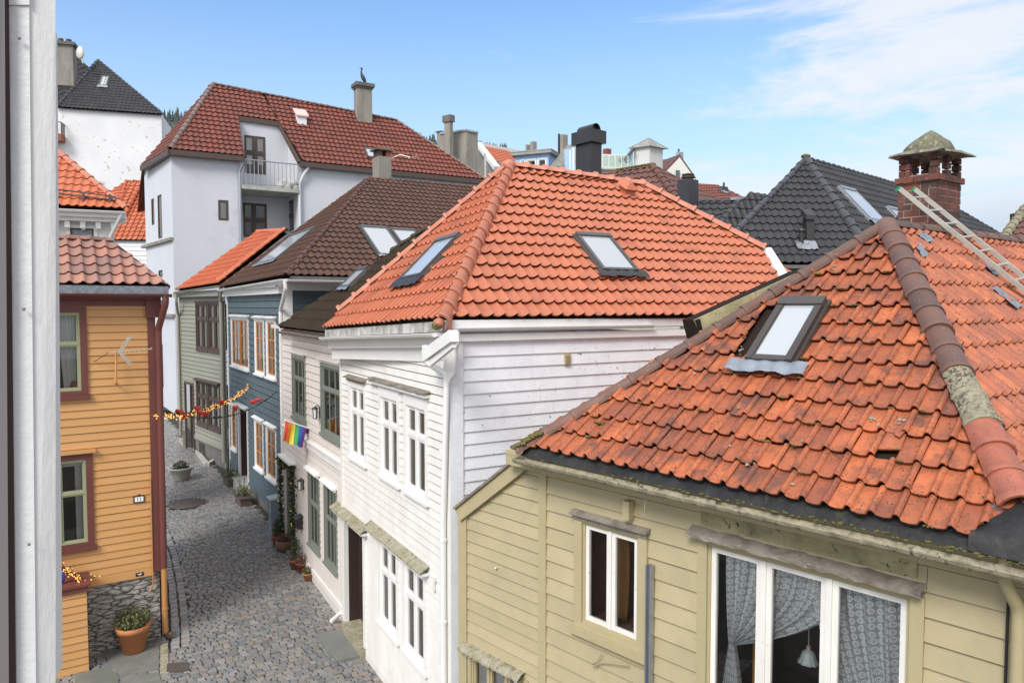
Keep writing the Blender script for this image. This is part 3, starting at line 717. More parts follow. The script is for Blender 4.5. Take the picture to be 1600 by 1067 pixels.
# street door in its recess
d = MB(); u0, u1, v0, v1 = door
ring(d, WF, (u0 - .1, u1 + .1, v0, v1 + .14), .1, -.05, .04, tt=.14, tb=.01); dfr = d.build('door_frame', M['white_trim'], wh)
d = MB(); d.fbox(WF, u0 + .02, u1 - .02, v0 + .03, v1 - .02, -.30, -.26)
for a, b, c, e in ((.14, .86, .05, .33), (.14, .46, .37, .72), (.54, .86, .37, .72), (.14, .86, .76, .95)):
    ring(d, WF, (u0 + (u1 - u0) * a, u0 + (u1 - u0) * b, v0 + (v1 - v0) * c, v0 + (v1 - v0) * e), .035, -.262, -.235)
    d.fbox(WF, u0 + (u1 - u0) * a + .07, u0 + (u1 - u0) * b - .07, v0 + (v1 - v0) * c + .07, v0 + (v1 - v0) * e - .07, -.262, -.245)
dr = d.build('door', M['door_brown'], wh)
hb = MB(); c = WF.p(u1 - .10, v0 + .98, -.24); hb.tube([c, c + WF.W * .05, c + WF.W * .05 - WF.U * .10], .011, 6, .5); hb.fbox(WF, u1 - .115, u1 - .085, v0 + .86, v0 + 1.05, -.258, -.245); hb.build('handle', M['zinc'], dr)
d = MB()
d.fbox(WF, u0, u0 + .018, v0, v1, -.30, -.052); d.fbox(WF, u1 - .018, u1, v0, v1, -.30, -.052); d.fbox(WF, u0, u1, v1 - .018, v1, -.30, -.052); d.build('door_reveal', M['door_brown'], wh)
d = MB(); d.fbox(WF, u0 - .05, u1 + .05, -.05, v0 + .02, -.30, .10); d.build('doorstep', M['moss_board'], wh)
# roof
RC = pY(690, 498, 9.55); RF = pY(506, 513, 13.8)
Fe, nL = PFrame, None
th = math.radians(44); sL = V((1, .57, 0)).normalized(); upL = sL * math.cos(th) + UP * math.sin(th)
nL = (RF - RC).cross(upL).normalized(); RA = pP(795, 262, RC, nL)
sideE = V((1, .55, 0)).normalized(); nF = sideE.cross(RA - RC).normalized()
RR = pP(1003, 292, RC, nF); RB = pP(1190, 392, RC, nF); RB2 = pP(1217, 440, RC, nF)
RE = RC + sideE * 4.6
k_ = (RE - RC).length
hipd = RB - RR; tt_ = (RC.z - RR.z) / hipd.z; RHB = RR + hipd * tt_       # hip prolonged to the eave line
RE2 = RC + sideE * ((RB2 - RC).dot(sideE) + .0)
swL, FL = roofplane([RC, RA, RF], (2, 0), .19, .305, 'C', M['tile_new'], wh, amp=.046, th=.040, jit=.0025, name='roof', scal=.012)
rcl = [RC, RC + sideE * ((RB2 - RC).dot(sideE) + 1.1), RB2 + (RB2 - RB) * 1.2, RB, RR, RA]
rfp = [RC, RC + sideE * ((RB2 - RC).dot(sideE) + .9), RB, RR, RA]
_, FF = roofplane(rfp, (0, 1), .19, .305, 'C', M['tile_new'], wh, amp=.046, th=.046, jit=.0025, scal=.014)
rb = MB(); bk_ = V((-sideE.y, sideE.x, 0)); lo = -1.9
rb.face([RA, RR, RR + bk_ * 2.4 + UP * lo, RA + bk_ * 2.4 + UP * lo], .5); rb.face([RR, RB, RB + bk_ * 3.2, RR + bk_ * 2.4 + UP * lo], .5)
rb.build('back_roof', M['tile_new'], wh)
mossf = lambda k, N: R.random()
cp = MB()
ridge(cp, RC - (RA - RC).normalized() * .10, RA, .138, .325, (nL + nF) * (1 if (nL + nF).z > 0 else -1), .024)
ridge(cp, RF + (RA - RF) * .10, RA, .095, .38, UP, .034, lift=.035)
ridge(cp, RR, RA, .115, .38, UP, .026, lift=.02)
ridge(cp, RB, RR, .12, .38, UP, .026, lift=.03)
cp.blob(RA + UP * .04, .15, .15, .11, 12, 8); cp.blob(RR + UP * .03, .12, .12, .10, 10, 6)
cp.build('ridge_tiles', M['cap_new'], wh)
e_ = MB(); p = RC - (RA - RC).normalized() * .13; e_.blob(p + UP * .01, .085, .085, .075, 10, 6, jit=.03); e_.build('hip_end', M['cap_orange'], wh); e_ = MB()
for k in range(14): e_.blob(p + V((R.uniform(-.08, .02), R.uniform(-.09, -.05), R.uniform(-.06, .0))), .025, .02, .02, 6, 4, jit=.3)
tag(e_.build('moss', M['moss'], wh), None, None, kind='stuff')
skylight(FL, [(677, 374), (713, 364), (655, 431), (633, 428.5)], wh, M['win_grey'], (M['metal_dark'], .24, .10, .19))
skylight(FF, [(903, 362), (958, 366), (994, 421), (939, 419)], wh, M['win_grey'], (M['metal_dark'], .17, .15, .19), t=.055)
# roof vent
v_ = MB(); q0 = pP(979, 306, RC, nF); f = FF
uu, vv = (q0 - f.O).dot(f.U), (q0 - f.O).dot(f.V)
pt = lambda a, b, c: f.O + f.U * (uu + a) + f.V * (vv + b) + UP * c
v_.hexa([pt(-.09, -.14, 0), pt(.09, -.14, 0), pt(.09, .12, 0), pt(-.09, .12, 0), pt(-.10, -.14, .26), pt(.10, -.14, .26), pt(.10, .12, .16), pt(-.10, .12, .16)])
v_.hexa([pt(-.16, -.24, .24), pt(.16, -.24, .24), pt(.15, .16, .16), pt(-.15, .16, .16), pt(-.04, -.20, .36), pt(.04, -.20, .36), pt(.04, .14, .28), pt(-.04, .14, .28)])
v_.build('roof_vent', M['tile_new'], wh)
fl = MB(); nFu = nF if nF.z > 0 else -nF; fl.face([RB + nFu * .09, RB2 + nFu * .09, RB2 + sideE * .26 + nFu * .09, RB + sideE * .22 + nFu * .09], .5); n_ = (RB2 - RB).cross(sideE).normalized() * .03
fl.face([RB, RB + nFu * .09, RB2 + nFu * .09, RB2], .5); fl.build('verge_flashing', M['white_trim'], wh)
# eaves
gm = MB(); ga = RF - UP * .17 - WF.W * -.06; gb = RC - UP * .20 - WD * .28 - WF.W * -.04
gutter(gm, RF + WF.W * .05 - UP * .18, RC + WF.W * .05 - UP * .20 - WD * .12, .052, brackets=9)
gutter(gm, RC + WS.W * .05 - UP * .125 + WS.U * .12, RC + WS.W * .05 - UP * .125 + WS.U * 3.6, .052, brackets=8)
gm.build('gutter', M['white_trim'], wh)
e_ = MB()
n = 34
for k in range(n):
    a = RF + (RC - RF) * (k / n) - WF.W * .02; b = RF + (RC - RF) * ((k + .93) / n) - WF.W * .02
    e_.hexa([a - UP * .17, b - UP * .17, b - UP * .17 - WF.W * .05, a - UP * .17 - WF.W * .05, a - UP * .03, b - UP * .03, b - UP * .03 - WF.W * .05, a - UP * .03 - WF.W * .05])
e_.build('eave_filler', M['dirt_band'], wh)
e_ = MB()
so_ = RC - WS.W * .02
e_.beam(RC + WS.U * .05 + WS.W * .0 - UP * .02, RC + WS.U * 4.6 + WS.W * .0 - UP * .02, UP, .03, .13)
e_.beam(RC + WS.U * .14 - WS.W * .05 - UP * .21, RC + WS.U * 4.6 - WS.W * .05 - UP * .21, UP, .14, .10)
e_.face([RC - UP * .16, RC + WS.U * 4.6 - UP * .16, RC + WS.U * 4.6 - UP * .16 - WS.W * .5, RC - UP * .16 - WS.W * .5], .5)
# street cornice: soffit and two-stepped fascia
zf = EZ - .02
cu0, cu1 = uL - .1, uC - .04
ca, cbb = RF - WD * .05, RC - WD * .10
for off, top, wd_, hh_ in ((-.22, .19, .52, .05), (-.15, .24, .12, .15), (-.20, .392, .08, .20)): e_.beam(ca + WF.W * off - UP * top, cbb + WF.W * off - UP * top, UP, wd_, hh_)
e_.build('cornice', M['white_trim'], wh)
e_ = MB(); c = RC - UP * .14; tdir = (WF.W + WS.W).normalized(); sdir = tdir.cross(UP)
cs_ = pP(665, 553, WF.O + WF.W * .34, WF.W); ce = pP(708, 518, WF.O + WF.W * .34, WF.W)
e_.beam(ce + UP * .02, cs_ + UP * .05, UP, .12, .15); e_.beam(ce - UP * .12, cs_ - UP * .08 + WD * .15, UP, .05, .08)
e_.fbox(WS, -.10, .06, EZ - .28, EZ + .10, -.02, .06)
e_.build('cornice_end', M['white_trim'], wh)
P = lambda px, py, w_=.11: pP(px, py, WF.O + WF.W * w_, WF.W)
pj = P(697, 590)
pipe([P(664, 541, .30), P(664, 556, .28), P(667, 566, .24), P(697, 586, .10), P(698, 600, .09), WF.p(uC - .09, 3.5, .085), WF.p(uC - .09, .25, .085)], .042, M['white_trim'], wh, [WF.p(uC - .09, z, .085) for z in (4.55, 3.3, 2.15, 1.1)])
Q = lambda px, py, w_=.12: pP(px, py, WS.O + WS.W * w_, WS.W)
pipe([Q(714, 518, .2), Q(714, 536, .2), Q(711, 545, .14), Q(709, 583, .07), Q(701, 592, .07), P(698, 600, .09)], .040, M['white_trim'], wh)
e_ = MB(); a = WS.uv(885, 561); e_.fbox(WS, a[0] - .05, a[0] + .05, a[1] - .085, a[1] + .085, .0, .04)
for k in range(5): e_.fbox(WS, a[0] - .038, a[0] + .038, a[1] - .065 + .028 * k, a[1] - .055 + .028 * k, .04, .052)
e_.build('wall_vent', M['beige_trim'], wh)
e_ = MB(); a = WF.uv(681, 912); e_.hexa([WF.p(a[0] - .03, a[1] - .1, .02), WF.p(a[0] + .02, a[1] - .1, .02), WF.p(a[0] + .02, a[1] - .1, .05), WF.p(a[0] - .03, a[1] - .1, .05), WF.p(a[0] - .005, a[1] + .12, .02), WF.p(a[0] + .05, a[1] + .12, .02), WF.p(a[0] + .05, a[1] + .12, .05), WF.p(a[0] - .005, a[1] + .12, .05)]); e_.build('bracket', M['white_trim'], wh)
s_ = MB(); qs = [pZ(*q, .03) for q in ((493, 993), (538, 984), (572, 1024), (526, 1034))]; s_.hexa([p - UP * .06 for p in qs] + [p + UP * .03 for p in qs])
tag(s_.build('doorstep_slab', M['paving']), 'dark slate slab laid on the cobbles before the brown door', 'slab')
# ---- beige house --------------------------------------------------------------
BD = V((.955, -1, 0)).normalized()
BF = Frame((-.66, 9.35), BD)
bh = thing('timber_house', 'beige clapboard house with weathered old orange tiles, lace curtains and a brick chimney', 'house', BF.p(2.5, 0, -2))
ub = lambda px, py: BF.u(px, py)
uA, uM, uE = 0.02, BF.u(850, 800), BF.u(1600, 1000) + 1.0
BG = pP(822, 698, BF.O + BF.W * .3, BF.W)          # left end of the eave
thb = math.radians(38); upB = -BF.W * math.cos(thb) + UP * math.sin(thb); nB = BF.U.cross(upB).normalized()
BA = pP(1385, 356, BG, nB); BH = pP(1592, 793, BG, nB)
BE = pP(1515, 840, BG, nB)
zE = BG.z - .17
# windows
w1 = BF.rect((912, 815), (1000, 838), (999, 1005), (912, 970))
w2 = BF.rect((1108, 850), (1425, 930), (1424, 930), (1108, 850)); w2 = (w2[0], w2[1], w2[3] - 1.75, w2[3])
w3 = BF.rect((738, 1015), (822, 1075), (822, 1075), (738, 1015)); w3 = (w3[0], w3[1], w3[3] - .9, w3[3])
mb = MB()
hl = [(r[0] - .01, r[1] + .01, r[2] - .01, r[3] + .01) for r in (w1, w2, w3)]
ts = BF.uv(725, 792)[1]
boards(mb, BF, uA + .09, uM - .05, 1.0, zE, .152, hl, .02)
mb.build('annex_wall', M['beige'], bh, [(BF.p(*BF.uv(726, 790)), (BF.p(*BF.uv(726, 790)) - BF.p(*BF.uv(815, 722))).cross(BF.W).normalized() * (1 if (BF.p(*BF.uv(726, 790)) - BF.p(*BF.uv(815, 722))).cross(BF.W).z > 0 else -1))])
mb = MB()
boards(mb, BF, uM + .05, uE, 1.0, zE, .196, hl, .024); mb.build('wall', M['beige'], bh)
mb = MB()
mb.fbox(BF, uM - .06, uM + .06, .5, zE - .02, -.05, .034); mb.build('corner_board', M['beige_trim'], bh); mb = MB()
mb.fbox(BF, uA - .06, uA + .10, .5, BF.uv(730, 800)[1], -.14, .036)
mb.build('corner_board', M['beige_trim'], bh); mb = MB(); mb.fbox(BF, uE - .02, uE + .14, .5, zE, -.05, .036)
p0 = BF.uv(722, 788); p1 = BF.uv(817, 716)
mb.build('corner_board', M['beige_trim'], bh); mb = MB()
a = BF.p(p0[0] - .06, p0[1] - .06, .0); b = BF.p(p1[0], p1[1] + .02, .0)
mb.beam(a + BF.W * .05, b + BF.W * .05, UP, .05, .17)
mb.build('barge_board', M['beige_trim'], bh)
mb = MB(); mb.beam(a + BF.W * -.10 + UP * .03, b + BF.W * -.10 + UP * .03, UP, .42, .03); mb.build('annex_roof', M['old_board'], bh)
mb = MB(); q = BF.p(uE + .14, 0, 0); rd = V((1.4, 1, 0)).normalized()
mb.face([q, q + rd * 5, q + rd * 5 + UP * 4.6, q + UP * 4.6], .5); mb.face([BF.p(0, 0, 0), BF.p(uE, 0, 0), BF.p(uE, 1.0, 0), BF.p(0, 1.0, 0)], .5); mb.build('end_wall', M['beige'], bh)
# cornice, gutter
mb = MB(); L_ = (BE - BG).dot(BF.U) + .75
mb.fbox(BF, p1[0] - .02, uE + .3, zE - .16, zE + .02, .03, .10); mb.fbox(BF, p1[0] - .04, uE + .3, zE + .02, zE + .06, -.02, .24)
mb.fbox(BF, p1[0] - .05, uE + .3, zE - .10, zE + .07, .10, .235)
mb.build('cornice', M['beige_trim'], bh)
mb = MB(); gutter(mb, BG + BF.W * .07 - UP * .13 - BF.U * .10, BG + BF.W * .07 - UP * .16 + BF.U * (L_ + .3), .06, brackets=8); mb.build('gutter', M['gutter_dirty'], bh)
mb = MB(); N = 40; rows = []
for w_, z in ((.04, -.10), (-.01, -.03), (-.05, .025)):
    rows.append([BG + BF.U * (-.04 + (L_ + .1) * k / N) + BF.W * (w_ + R.uniform(-.006, .006)) + UP * (z + R.uniform(-.008, .008)) for k in range(N + 1)])
mb.grid(rows, .5); mb.build('eave_flashing', M['bitumen'], bh)
# windows
window(BF, w1, bh, M['beige_trim'], M['white_trim'], cas=.11, casd=.04, cols=(.5,), mull=.03, sash=.045, depth=.55, roomm=M['room_brown'], sill=(M['beige_trim'], .08, .09, .02), sashm=M['white_paint'], casT=.07, hood=(M['old_board'], .018, .10, .03))
wb = window(BF, w2, bh, M['beige_trim'], M['white_trim'], cas=.10, casd=.04, cols=(.315, .645), mull=.05, sash=.048, depth=1.6, sashm=M['white_paint'], casT=.03, sill=(M['beige_trim'], .08, .09, .02))
window(BF, w3, bh, M['beige_trim'], M['beige_trim'], cas=.06, casd=.03, cols=(.33, .66), mull=.04, sash=.03, depth=.3, blind=(M['curtain_grey'], .02, .98), sashm=M['beige_trim'], roomm=M['room'])
hd = MB(); ua, va = BF.uv(1083, 832); ubb, vbb = BF.uv(1447, 920); vm = (va + vbb) / 2; N = 30; rows = []
for w_, z in ((.0, .075), (.08, .036), (.13, .010), (.13, -.016), (.0, -.016)):
    rows.append([BF.p(ua + (ubb - ua) * k / N, vm + z + R.uniform(-.008, .008), w_ + R.uniform(-.006, .006)) for k in range(N + 1)])
hd.grid(rows, .5, False); hd.build('hood', M['old_board'], wb)
hd = MB(); hd.fbox(BF, ua + .1, ubb - .06, vm + .09, zE - .05, -.01, .028); hd.build('mouldy_board', M['beige_mouldy'], wb)
hd = MB(); ua, va = BF.uv(728, 1003); ubb, vbb = BF.uv(822, 1062); vm = (va + vbb) / 2; N = 40; rows = []
for w_, z in ((.0, .06), (.08, .045), (.15, .0), (.15, -.025), (0, -.025)):
    rows.append([BF.p(ua + (ubb - ua) * k / N, vm + z + R.uniform(-.012, .016), w_ + R.uniform(-.008, .008)) for k in range(N + 1)])
hd.grid(rows, .5, False); hd.build('hood', M['moss_board'], bh)
mb = MB(); a = BF.uv(990, 800); mb.fbox(BF, a[0] - .06, a[0] + .02, a[1] - .06, a[1] + .13, .02, .11); mb.build('eave_block', M['beige_trim'], bh)
mb = MB(); a = BF.uv(1021, 880)
mb.fbox(BF, a[0] - .035, a[0] + .035, .8, a[1], .03, .045); mb.fbox(BF, a[0] - .035, a[0] - .02, .8, a[1], .045, .09); mb.fbox(BF, a[0] + .02, a[0] + .035, .8, a[1], .045, .09)
for z in (.12, .5, .9, 1.3): mb.tube([BF.p(a[0], a[1] - z, .045), BF.p(a[0], a[1] - z, .053)], .012, 6)
mb.build('wall_rail', M['zinc'], bh)
mb = MB(); H_ = lambda px, py: pP(px, py, BF.O + BF.W * .06, BF.W)
mb.tube(fillet([H_(940, 1020), H_(933, 1033), H_(924, 1036), H_(926, 1041), H_(940, 1034), H_(975, 1038), H_(982, 1039)], .02), .007, 6); mb.build('wire_hook', M['beige_trim'], bh)
for px, py in ((778, 886),):
    mb = MB(); a = BF.uv(px, py); mb.blob(BF.p(a[0], a[1], .04), .016, .016, .016, 8, 6); mb.tube([BF.p(a[0], a[1], .0), BF.p(a[0], a[1], .045)], .008, 6); mb.build('insulator', M['porcelain'], bh)
pipe([BF.p(BF.u(1583, 900), zE + .07, .25), BF.p(BF.u(1583, 900), zE - .10, .25), BF.p(BF.u(1592, 900) + .03, zE - .32, .12), BF.p(BF.u(1592, 900) + .03, .8, .10)], .045, M['beige_trim'], bh, [BF.p(BF.u(1583, 900), zE - .05, .25)])
pipe([BF.p(BF.u(1577, 960), zE - .2, .045), BF.p(BF.u(1577, 960), .8, .045)], .010, M['wire_black'], bh, name='cable')
# roof, street slope
vdirB = -BF.W * math.cos(thb) + UP * math.sin(thb)
skq = [pP(*q, BG, nB) for q in ((1158, 562), (1227, 467), (1296, 466), (1232, 566))]
FB = PFrame(BG, BG, BG + BF.U, nB)
su = [(p - FB.O).dot(FB.U) for p in skq]; sv = [(p - FB.O).dot(FB.V) for p in skq]
hu0, hu1 = sorted(((su[0] + su[1]) / 2, (su[2] + su[3]) / 2))
hole = lambda u, v: hu0 + .01 < u < hu1 - .01 and min(sv) + .04 < v < max(sv) - .08
rp = [BG - BF.U * .12, BE, BH, BA]
hq = pP(1413, 683, BG, nB); hu, hv = (hq - FB.O).dot(FB.U), (hq - FB.O).dot(FB.V)
drop = {(int(hv / .285), math.floor(hu / .176))}
_, FB2 = roofplane(rp, (0, 1), .176, .285, 'F', M['tile_old'], bh, amp=.045, th=.038, jit=.0045, holes=[hole], drop=drop, scal=.015)
sh = MB(); o_ = FB2.O + FB2.U * (hu + .06) + FB2.V * (hv - .03) + FB2.W * .05
sh.hexa([o_, o_ + FB2.U * .05 - FB2.V * .02, o_ + FB2.U * .09 + FB2.V * .12, o_ + FB2.U * .07 + FB2.V * .14] + [q + FB2.W * .018 for q in (o_, o_ + FB2.U * .05 - FB2.V * .02, o_ + FB2.U * .09 + FB2.V * .12, o_ + FB2.U * .07 + FB2.V * .14)]); tq_ = FB2.O + FB2.U * (math.floor(hu / .176) * .176) + FB2.V * (int(hv / .285) * .285 + .09) + FB2.W * .022
sl_ = [tq_, tq_ + FB2.U * .17 + FB2.V * .03, tq_ + FB2.U * .165 + FB2.V * .20, tq_ + FB2.U * .02 + FB2.V * .19]; sh.hexa(sl_ + [q + FB2.W * .016 for q in sl_]); sh.build('broken_tile', M['tile_old'], bh)
# ridge and right slope
RD = V((1.4, 1, 0)).normalized()
nR = RD.cross(BA - BH).normalized()
if nR.z < 0: nR = -nR
RX = BA + RD * 5.0
dn = (BH - BA); dn = dn - RD * dn.dot(RD); dn.normalize()
lowz = lambda p: p + dn * ((BA.z - BH.z) / -dn.z)
rr_ = [BH, lowz(RX), RX, BA]
_, FR = roofplane(rr_, (0, 1), .180, .285, 'F', M['tile_old_light'], bh, amp=.046, th=.036, jit=.0035, scal=.018)
bk = MB(); bd = V((-RD.y, RD.x, 0)); bk.face([BA, RX, RX + bd * 3 - UP * 3, BA + bd * 3 - UP * 3], .5)
bk.face([BA + bd * 3 - UP * 3, BG + bd * .05 - UP * .05, BA], .5); bk.build('back_roof', M['tile_old'], bh)
vg = (BA - BG).normalized(); vup = (UP - vg * UP.dot(vg)).normalized()
cp = MB(); upH = (nB if nB.z > 0 else -nB) + nR
hb, ht = BH, BA
low = BH + (BA - BH) * .085
fl = [0]
def seg(a, b): return BH + (BA - BH) * a, BH + (BA - BH) * b
a, b = seg(.35, 1.0); ridge(cp, a, b, .130, .30, upH, .010, rnds=lambda k, N: R.uniform(.0, .9), taper=.05)
ridge(cp, RX, BA + RD * .05, .105, .36, UP, .008, flip=True, taper=.05); cp.build('ridge_tiles', M['cap_old'], bh)
cp = MB(); a, b = seg(.0, .19); ridge(cp, a, b, .140, .30, upH, .010, taper=.05); cp.build('hip_tiles', M['cap_orange'], bh)
cp = MB(); a, b = seg(.19, .345); ridge(cp, a, b, .134, .30, upH, .012, taper=.03); cp.build('lichened_hip_tiles', M['lichen'], bh)
cp = MB(); v0_ = BG + vg * -.10 - UP * .02
ridge(cp, v0_, BA, .082, .37, (vup + V((0, -.25, 0))).normalized(), .010, rnds=lambda k, N: .35 + .6 * R.random() if k > N * .25 else R.random() * .3, taper=.05, lift=.02)
cp.build('verge_tiles', M['cap_old'], bh)
m_ = MB()
for k in range(60):
    q = v0_ + vg * R.uniform(-.02, .36) + vup * .085 + V((R.uniform(-.02, .02), R.uniform(-.09, .05), 0)); m_.blob(q, .035, .03, .018, 6, 4, jit=.25)
for px, py in ((939, 661), (918, 681), (1445, 520), (1250, 585)):
    q = pP(px, py, BG + nB * (.03 if nB.z > 0 else -.03), nB)
    for j in range(9): m_.blob(q + V((R.gauss(0, .022), R.gauss(0, .022), R.gauss(0, .008))), .022, .022, .013, 6, 4, jit=.3)
for k in range(110):
    q = BG + BF.U * (L_ * R.random() ** .4) + BF.W * R.uniform(.02, .06) + UP * R.uniform(-.115, -.085); m_.blob(q, .022 * R.uniform(.4, 1.3), .02, .008, 6, 4, jit=.35)
nBu = nB if nB.z > 0 else -nB
def onroof(f, g): return (BG.lerp(BE, f)).lerp(BA, g)
for k in range(46):   # moss lodged in the laps between courses
    q = onroof(R.random(), R.uniform(.02, .8)); v_q = (q - FB2.O).dot(FB2.V); q = q + FB2.V * (round(v_q / .285) * .285 - v_q - .015)
    for j in range(R.randint(2, 6)): m_.blob(q + FB2.U * R.gauss(0, .02) + nBu * .052, R.uniform(.007, .016), R.uniform(.007, .014), .009, 6, 4, jit=.3)
tag(m_.build('moss', M['moss'], bh), None, None, kind='stuff')
li = MB()
for k in range(22):
    q = onroof(R.random() ** .6, R.uniform(.0, .85))
    for j in range(R.randint(1, 4)):
        c_ = q + FB2.U * R.gauss(0, .03) + FB2.V * R.gauss(0, .03) + nBu * .046; r_q = R.uniform(.006, .018)
        li.face([c_ + (FB2.U * math.cos(6.283 * i / 8) + FB2.V * math.sin(6.283 * i / 8)) * r_q * R.uniform(.7, 1.2) for i in range(8)], R.random())
tag(li.build('lichen', M['lichen_pale'], bh), None, None, kind='stuff')
# beam along the verge on the far side
mb = MB(); pv = (BA - BG); yo = V((-.08, .16, 0))
b0 = BG + pv * .46 + yo; b1 = BG + pv * .80 + yo
c0 = pP(1083, 500, b0, V((0.05, -1, 0)).normalized()); c1 = pP(1250, 424, b1, V((0.05, -1, 0)).normalized())
mb.beam(c0, c1, UP, .06, .26); mb.build('verge_board', M['beige_mouldy'], bh)
mb = MB(); mb.beam(c0 + V((0, .16, .012)), c1 + V((0, .16, .012)), UP, .30, .025); mb.beam(c0 + V((-.03, .05, .0)), c0 + V((-.02, .05, 0)) + V((.03, .02, .015)), UP, .26, .33); mb.build('verge_capping', M['dark_wood'], bh)
# black sheet on the hip corner with stub gutter
mb = MB(); N = 10; rows = []
s0 = BE + BF.U * -.06; cn = BG + BF.U * (L_ + .35)
for i in range(N + 1):
    f = i / N; top = (BE + UP * .04).lerp(BH + UP * .05, f) + BF.U * (.0); bot = (BE - UP * .08 + BF.W * .05).lerp(cn + BF.W * .04 - UP * .10, min(1, f * 1.0))
    rows.append([top.lerp(bot, j / N) + UP * (.05 * math.sin(j / N * 3.14) + R.uniform(-.008, .008)) for j in range(N + 1)])
mb.grid(rows, .5); mb.build('corner_sheet', M['bitumen'], bh)
mb = MB(); tip = BH - (BA - BH).normalized() * .04 + UP * .04
mb.beam(tip - BF.U * .17, tip + BF.U * .25 + RD * .1, upH, .10, .07); mb.build('lead_cap', M['lead'], bh)
gq = BH - UP * .13 + BF.W * .10
mb = MB(); mb.beam(gq - BF.U * .12, gq + RD * 1.2, UP, .14, .06); mb.build('valley_gutter', M['gutter_dirty'], bh)
pipe([BH + UP * .02 + RD * .08, gq + RD * .10 + UP * .02], .05, M['gutter_dirty'], bh, name='outlet_pipe')
skylight(FB, [(1226, 465), (1296, 462), (1232, 560), (1156, 559)], bh, M['win_brown'], (M['lead'], .17, .17, .176), h=.14, t=.07, top=.13)
# taped and patched tiles on the right slope
tp = MB()
def patch(q4, dz=.068):
    tp = MB()
    c = [pP(*q, BA + nR * dz, nR) for q in q4]; N = 6; rows = []
    for i in range(N + 1): rows.append([c[0].lerp(c[1], j / N).lerp(c[3].lerp(c[2], j / N), i / N) + nR * R.uniform(-.008, .010) for j in range(N + 1)])
    tp.grid(rows, R.random()); tp.build('repair_tape', M['tape_grey'], bh)
for q in (((1434, 366), (1443, 361), (1460, 376), (1448, 379)), ((1429, 381), (1437, 380), (1452, 398), (1443, 402)), ((1538, 412), (1545, 410), (1564, 427), (1556, 430)), ((1549, 450), (1556, 447), (1598, 477), (1590, 482))): patch(q)
# brick chimney
CC = pY(1462, 330, 9.65); CX, CY = CC.x, CC.y
KD = RD; KE = V((-RD.y, RD.x, 0))
CHF = lambda a, b, z: V((CX, CY, 0)) + KD * a + KE * b + UP * z
S1, S2 = .72, .50
zb, z_band, z_op0, z_op1 = 6.9, pY(1462, 283, 9.65).z, pY(1462, 269, 9.65).z, pY(1462, 243, 9.65).z
br = MB(); mo = MB()
mo.hexa([CHF(.008, .008, zb), CHF(S1 - .008, .008, zb), CHF(S1 - .008, S2 - .008, zb), CHF(.008, S2 - .008, zb), CHF(.008, .008, z_op0), CHF(S1 - .008, .008, z_op0), CHF(S1 - .008, S2 - .008, z_op0), CHF(.008, S2 - .008, z_op0)])
def brickbox(a0, a1, b0, b1, z0, z1):
    j = lambda: R.uniform(-.004, .004); e = [j() for _ in range(6)]
    br.hexa([CHF(a0 + e[0], b0 + e[1], z0), CHF(a1 + e[2], b0 + e[1], z0), CHF(a1 + e[2], b1 + e[3], z0), CHF(a0 + e[0], b1 + e[3], z0), CHF(a0 + e[0], b0 + e[1], z1 + e[4]), CHF(a1 + e[2], b0 + e[1], z1 + e[4]), CHF(a1 + e[2], b1 + e[3], z1 + e[4]), CHF(a0 + e[0], b1 + e[3], z1 + e[4])])
def course(z, h, o=0., k=0, gaps=None):
    bl = .215; g_ = .014
    for face in range(4):
        LL = S1 if face % 2 == 0 else S2
        x = -o - (bl / 2 if (k + face) % 2 else 0)
        while x < LL + o:
            a, b = max(x, -o), min(x + bl - g_, LL + o); x += bl
            if b - a < .03: continue
            if gaps and any(a < q1 - .01 and b > q0 + .01 for q0, q1 in gaps[face % 2]):
                for q0, q1 in gaps[face % 2]:
                    if a < q0 < b: b = q0
                    elif a < q1 < b: a = q1
                    elif a >= q0 and b <= q1: a = b
                if b - a < .02: continue
            d0, d1 = -o, .075
            if face == 0: brickbox(a, b, d0, d1, z, z + h - g_)
            if face == 2: brickbox(a, b, S2 - d1, S2 - d0, z, z + h - g_)
            if face == 1: brickbox(d0, d1, a, b, z, z + h - g_)
            if face == 3: brickbox(S1 - d1, S1 - d0, a, b, z, z + h - g_)
hc = .092; z = zb; k = 0
while z < z_op1 - .01:
    o_ = .035 if abs(z - z_band) < hc * .7 else 0.
    gp = ([(.09, .30), (.42, .63)], [(.10, .36)]) if z > z_op0 - .01 else None
    course(z, hc, o_, k, gp); z += hc; k += 1
ztop = z
chm = br.build('chimney', M['brick'], bh)
mo.build('mortar_core', M['mortar'], chm)
cpst = MB(); N = 16
def slab(ov, z0, z1, jt):
    pts = []
    for (a0, b0), (a1, b1) in (((-ov, -ov), (S1 + ov, -ov)), ((S1 + ov, -ov), (S1 + ov, S2 + ov)), ((S1 + ov, S2 + ov), (-ov, S2 + ov)), ((-ov, S2 + ov), (-ov, -ov))):
        for t_ in range(6): f = t_ / 6; pts.append((a0 + (a1 - a0) * f + R.uniform(-jt, jt), b0 + (b1 - b0) * f + R.uniform(-jt, jt)))
    lo = [CHF(a, b, z0 + R.uniform(-.010, .010)) for a, b in pts]; hi = [CHF(S1 / 2 + (a - S1 / 2) * .97, S2 / 2 + (b - S2 / 2) * .97, z1 + R.uniform(-.01, .01) ) for a, b in pts]
    inn = [CHF(S1 / 2 + (a - S1 / 2) * .6, S2 / 2 + (b - S2 / 2) * .6, z1 + .045 + R.uniform(-.01, .01)) for a, b in pts]
    cpst.grid([[CHF(S1 / 2, S2 / 2, z0)] * len(pts), lo, hi, inn, [CHF(S1 / 2, S2 / 2, z1 + .05)] * len(pts)], .5, False, True)
slab(.13, ztop, ztop + .03, .045)
cpst.build('cap_slab', M['capstone'], chm)
py_ = MB(); N = 16; rows = []
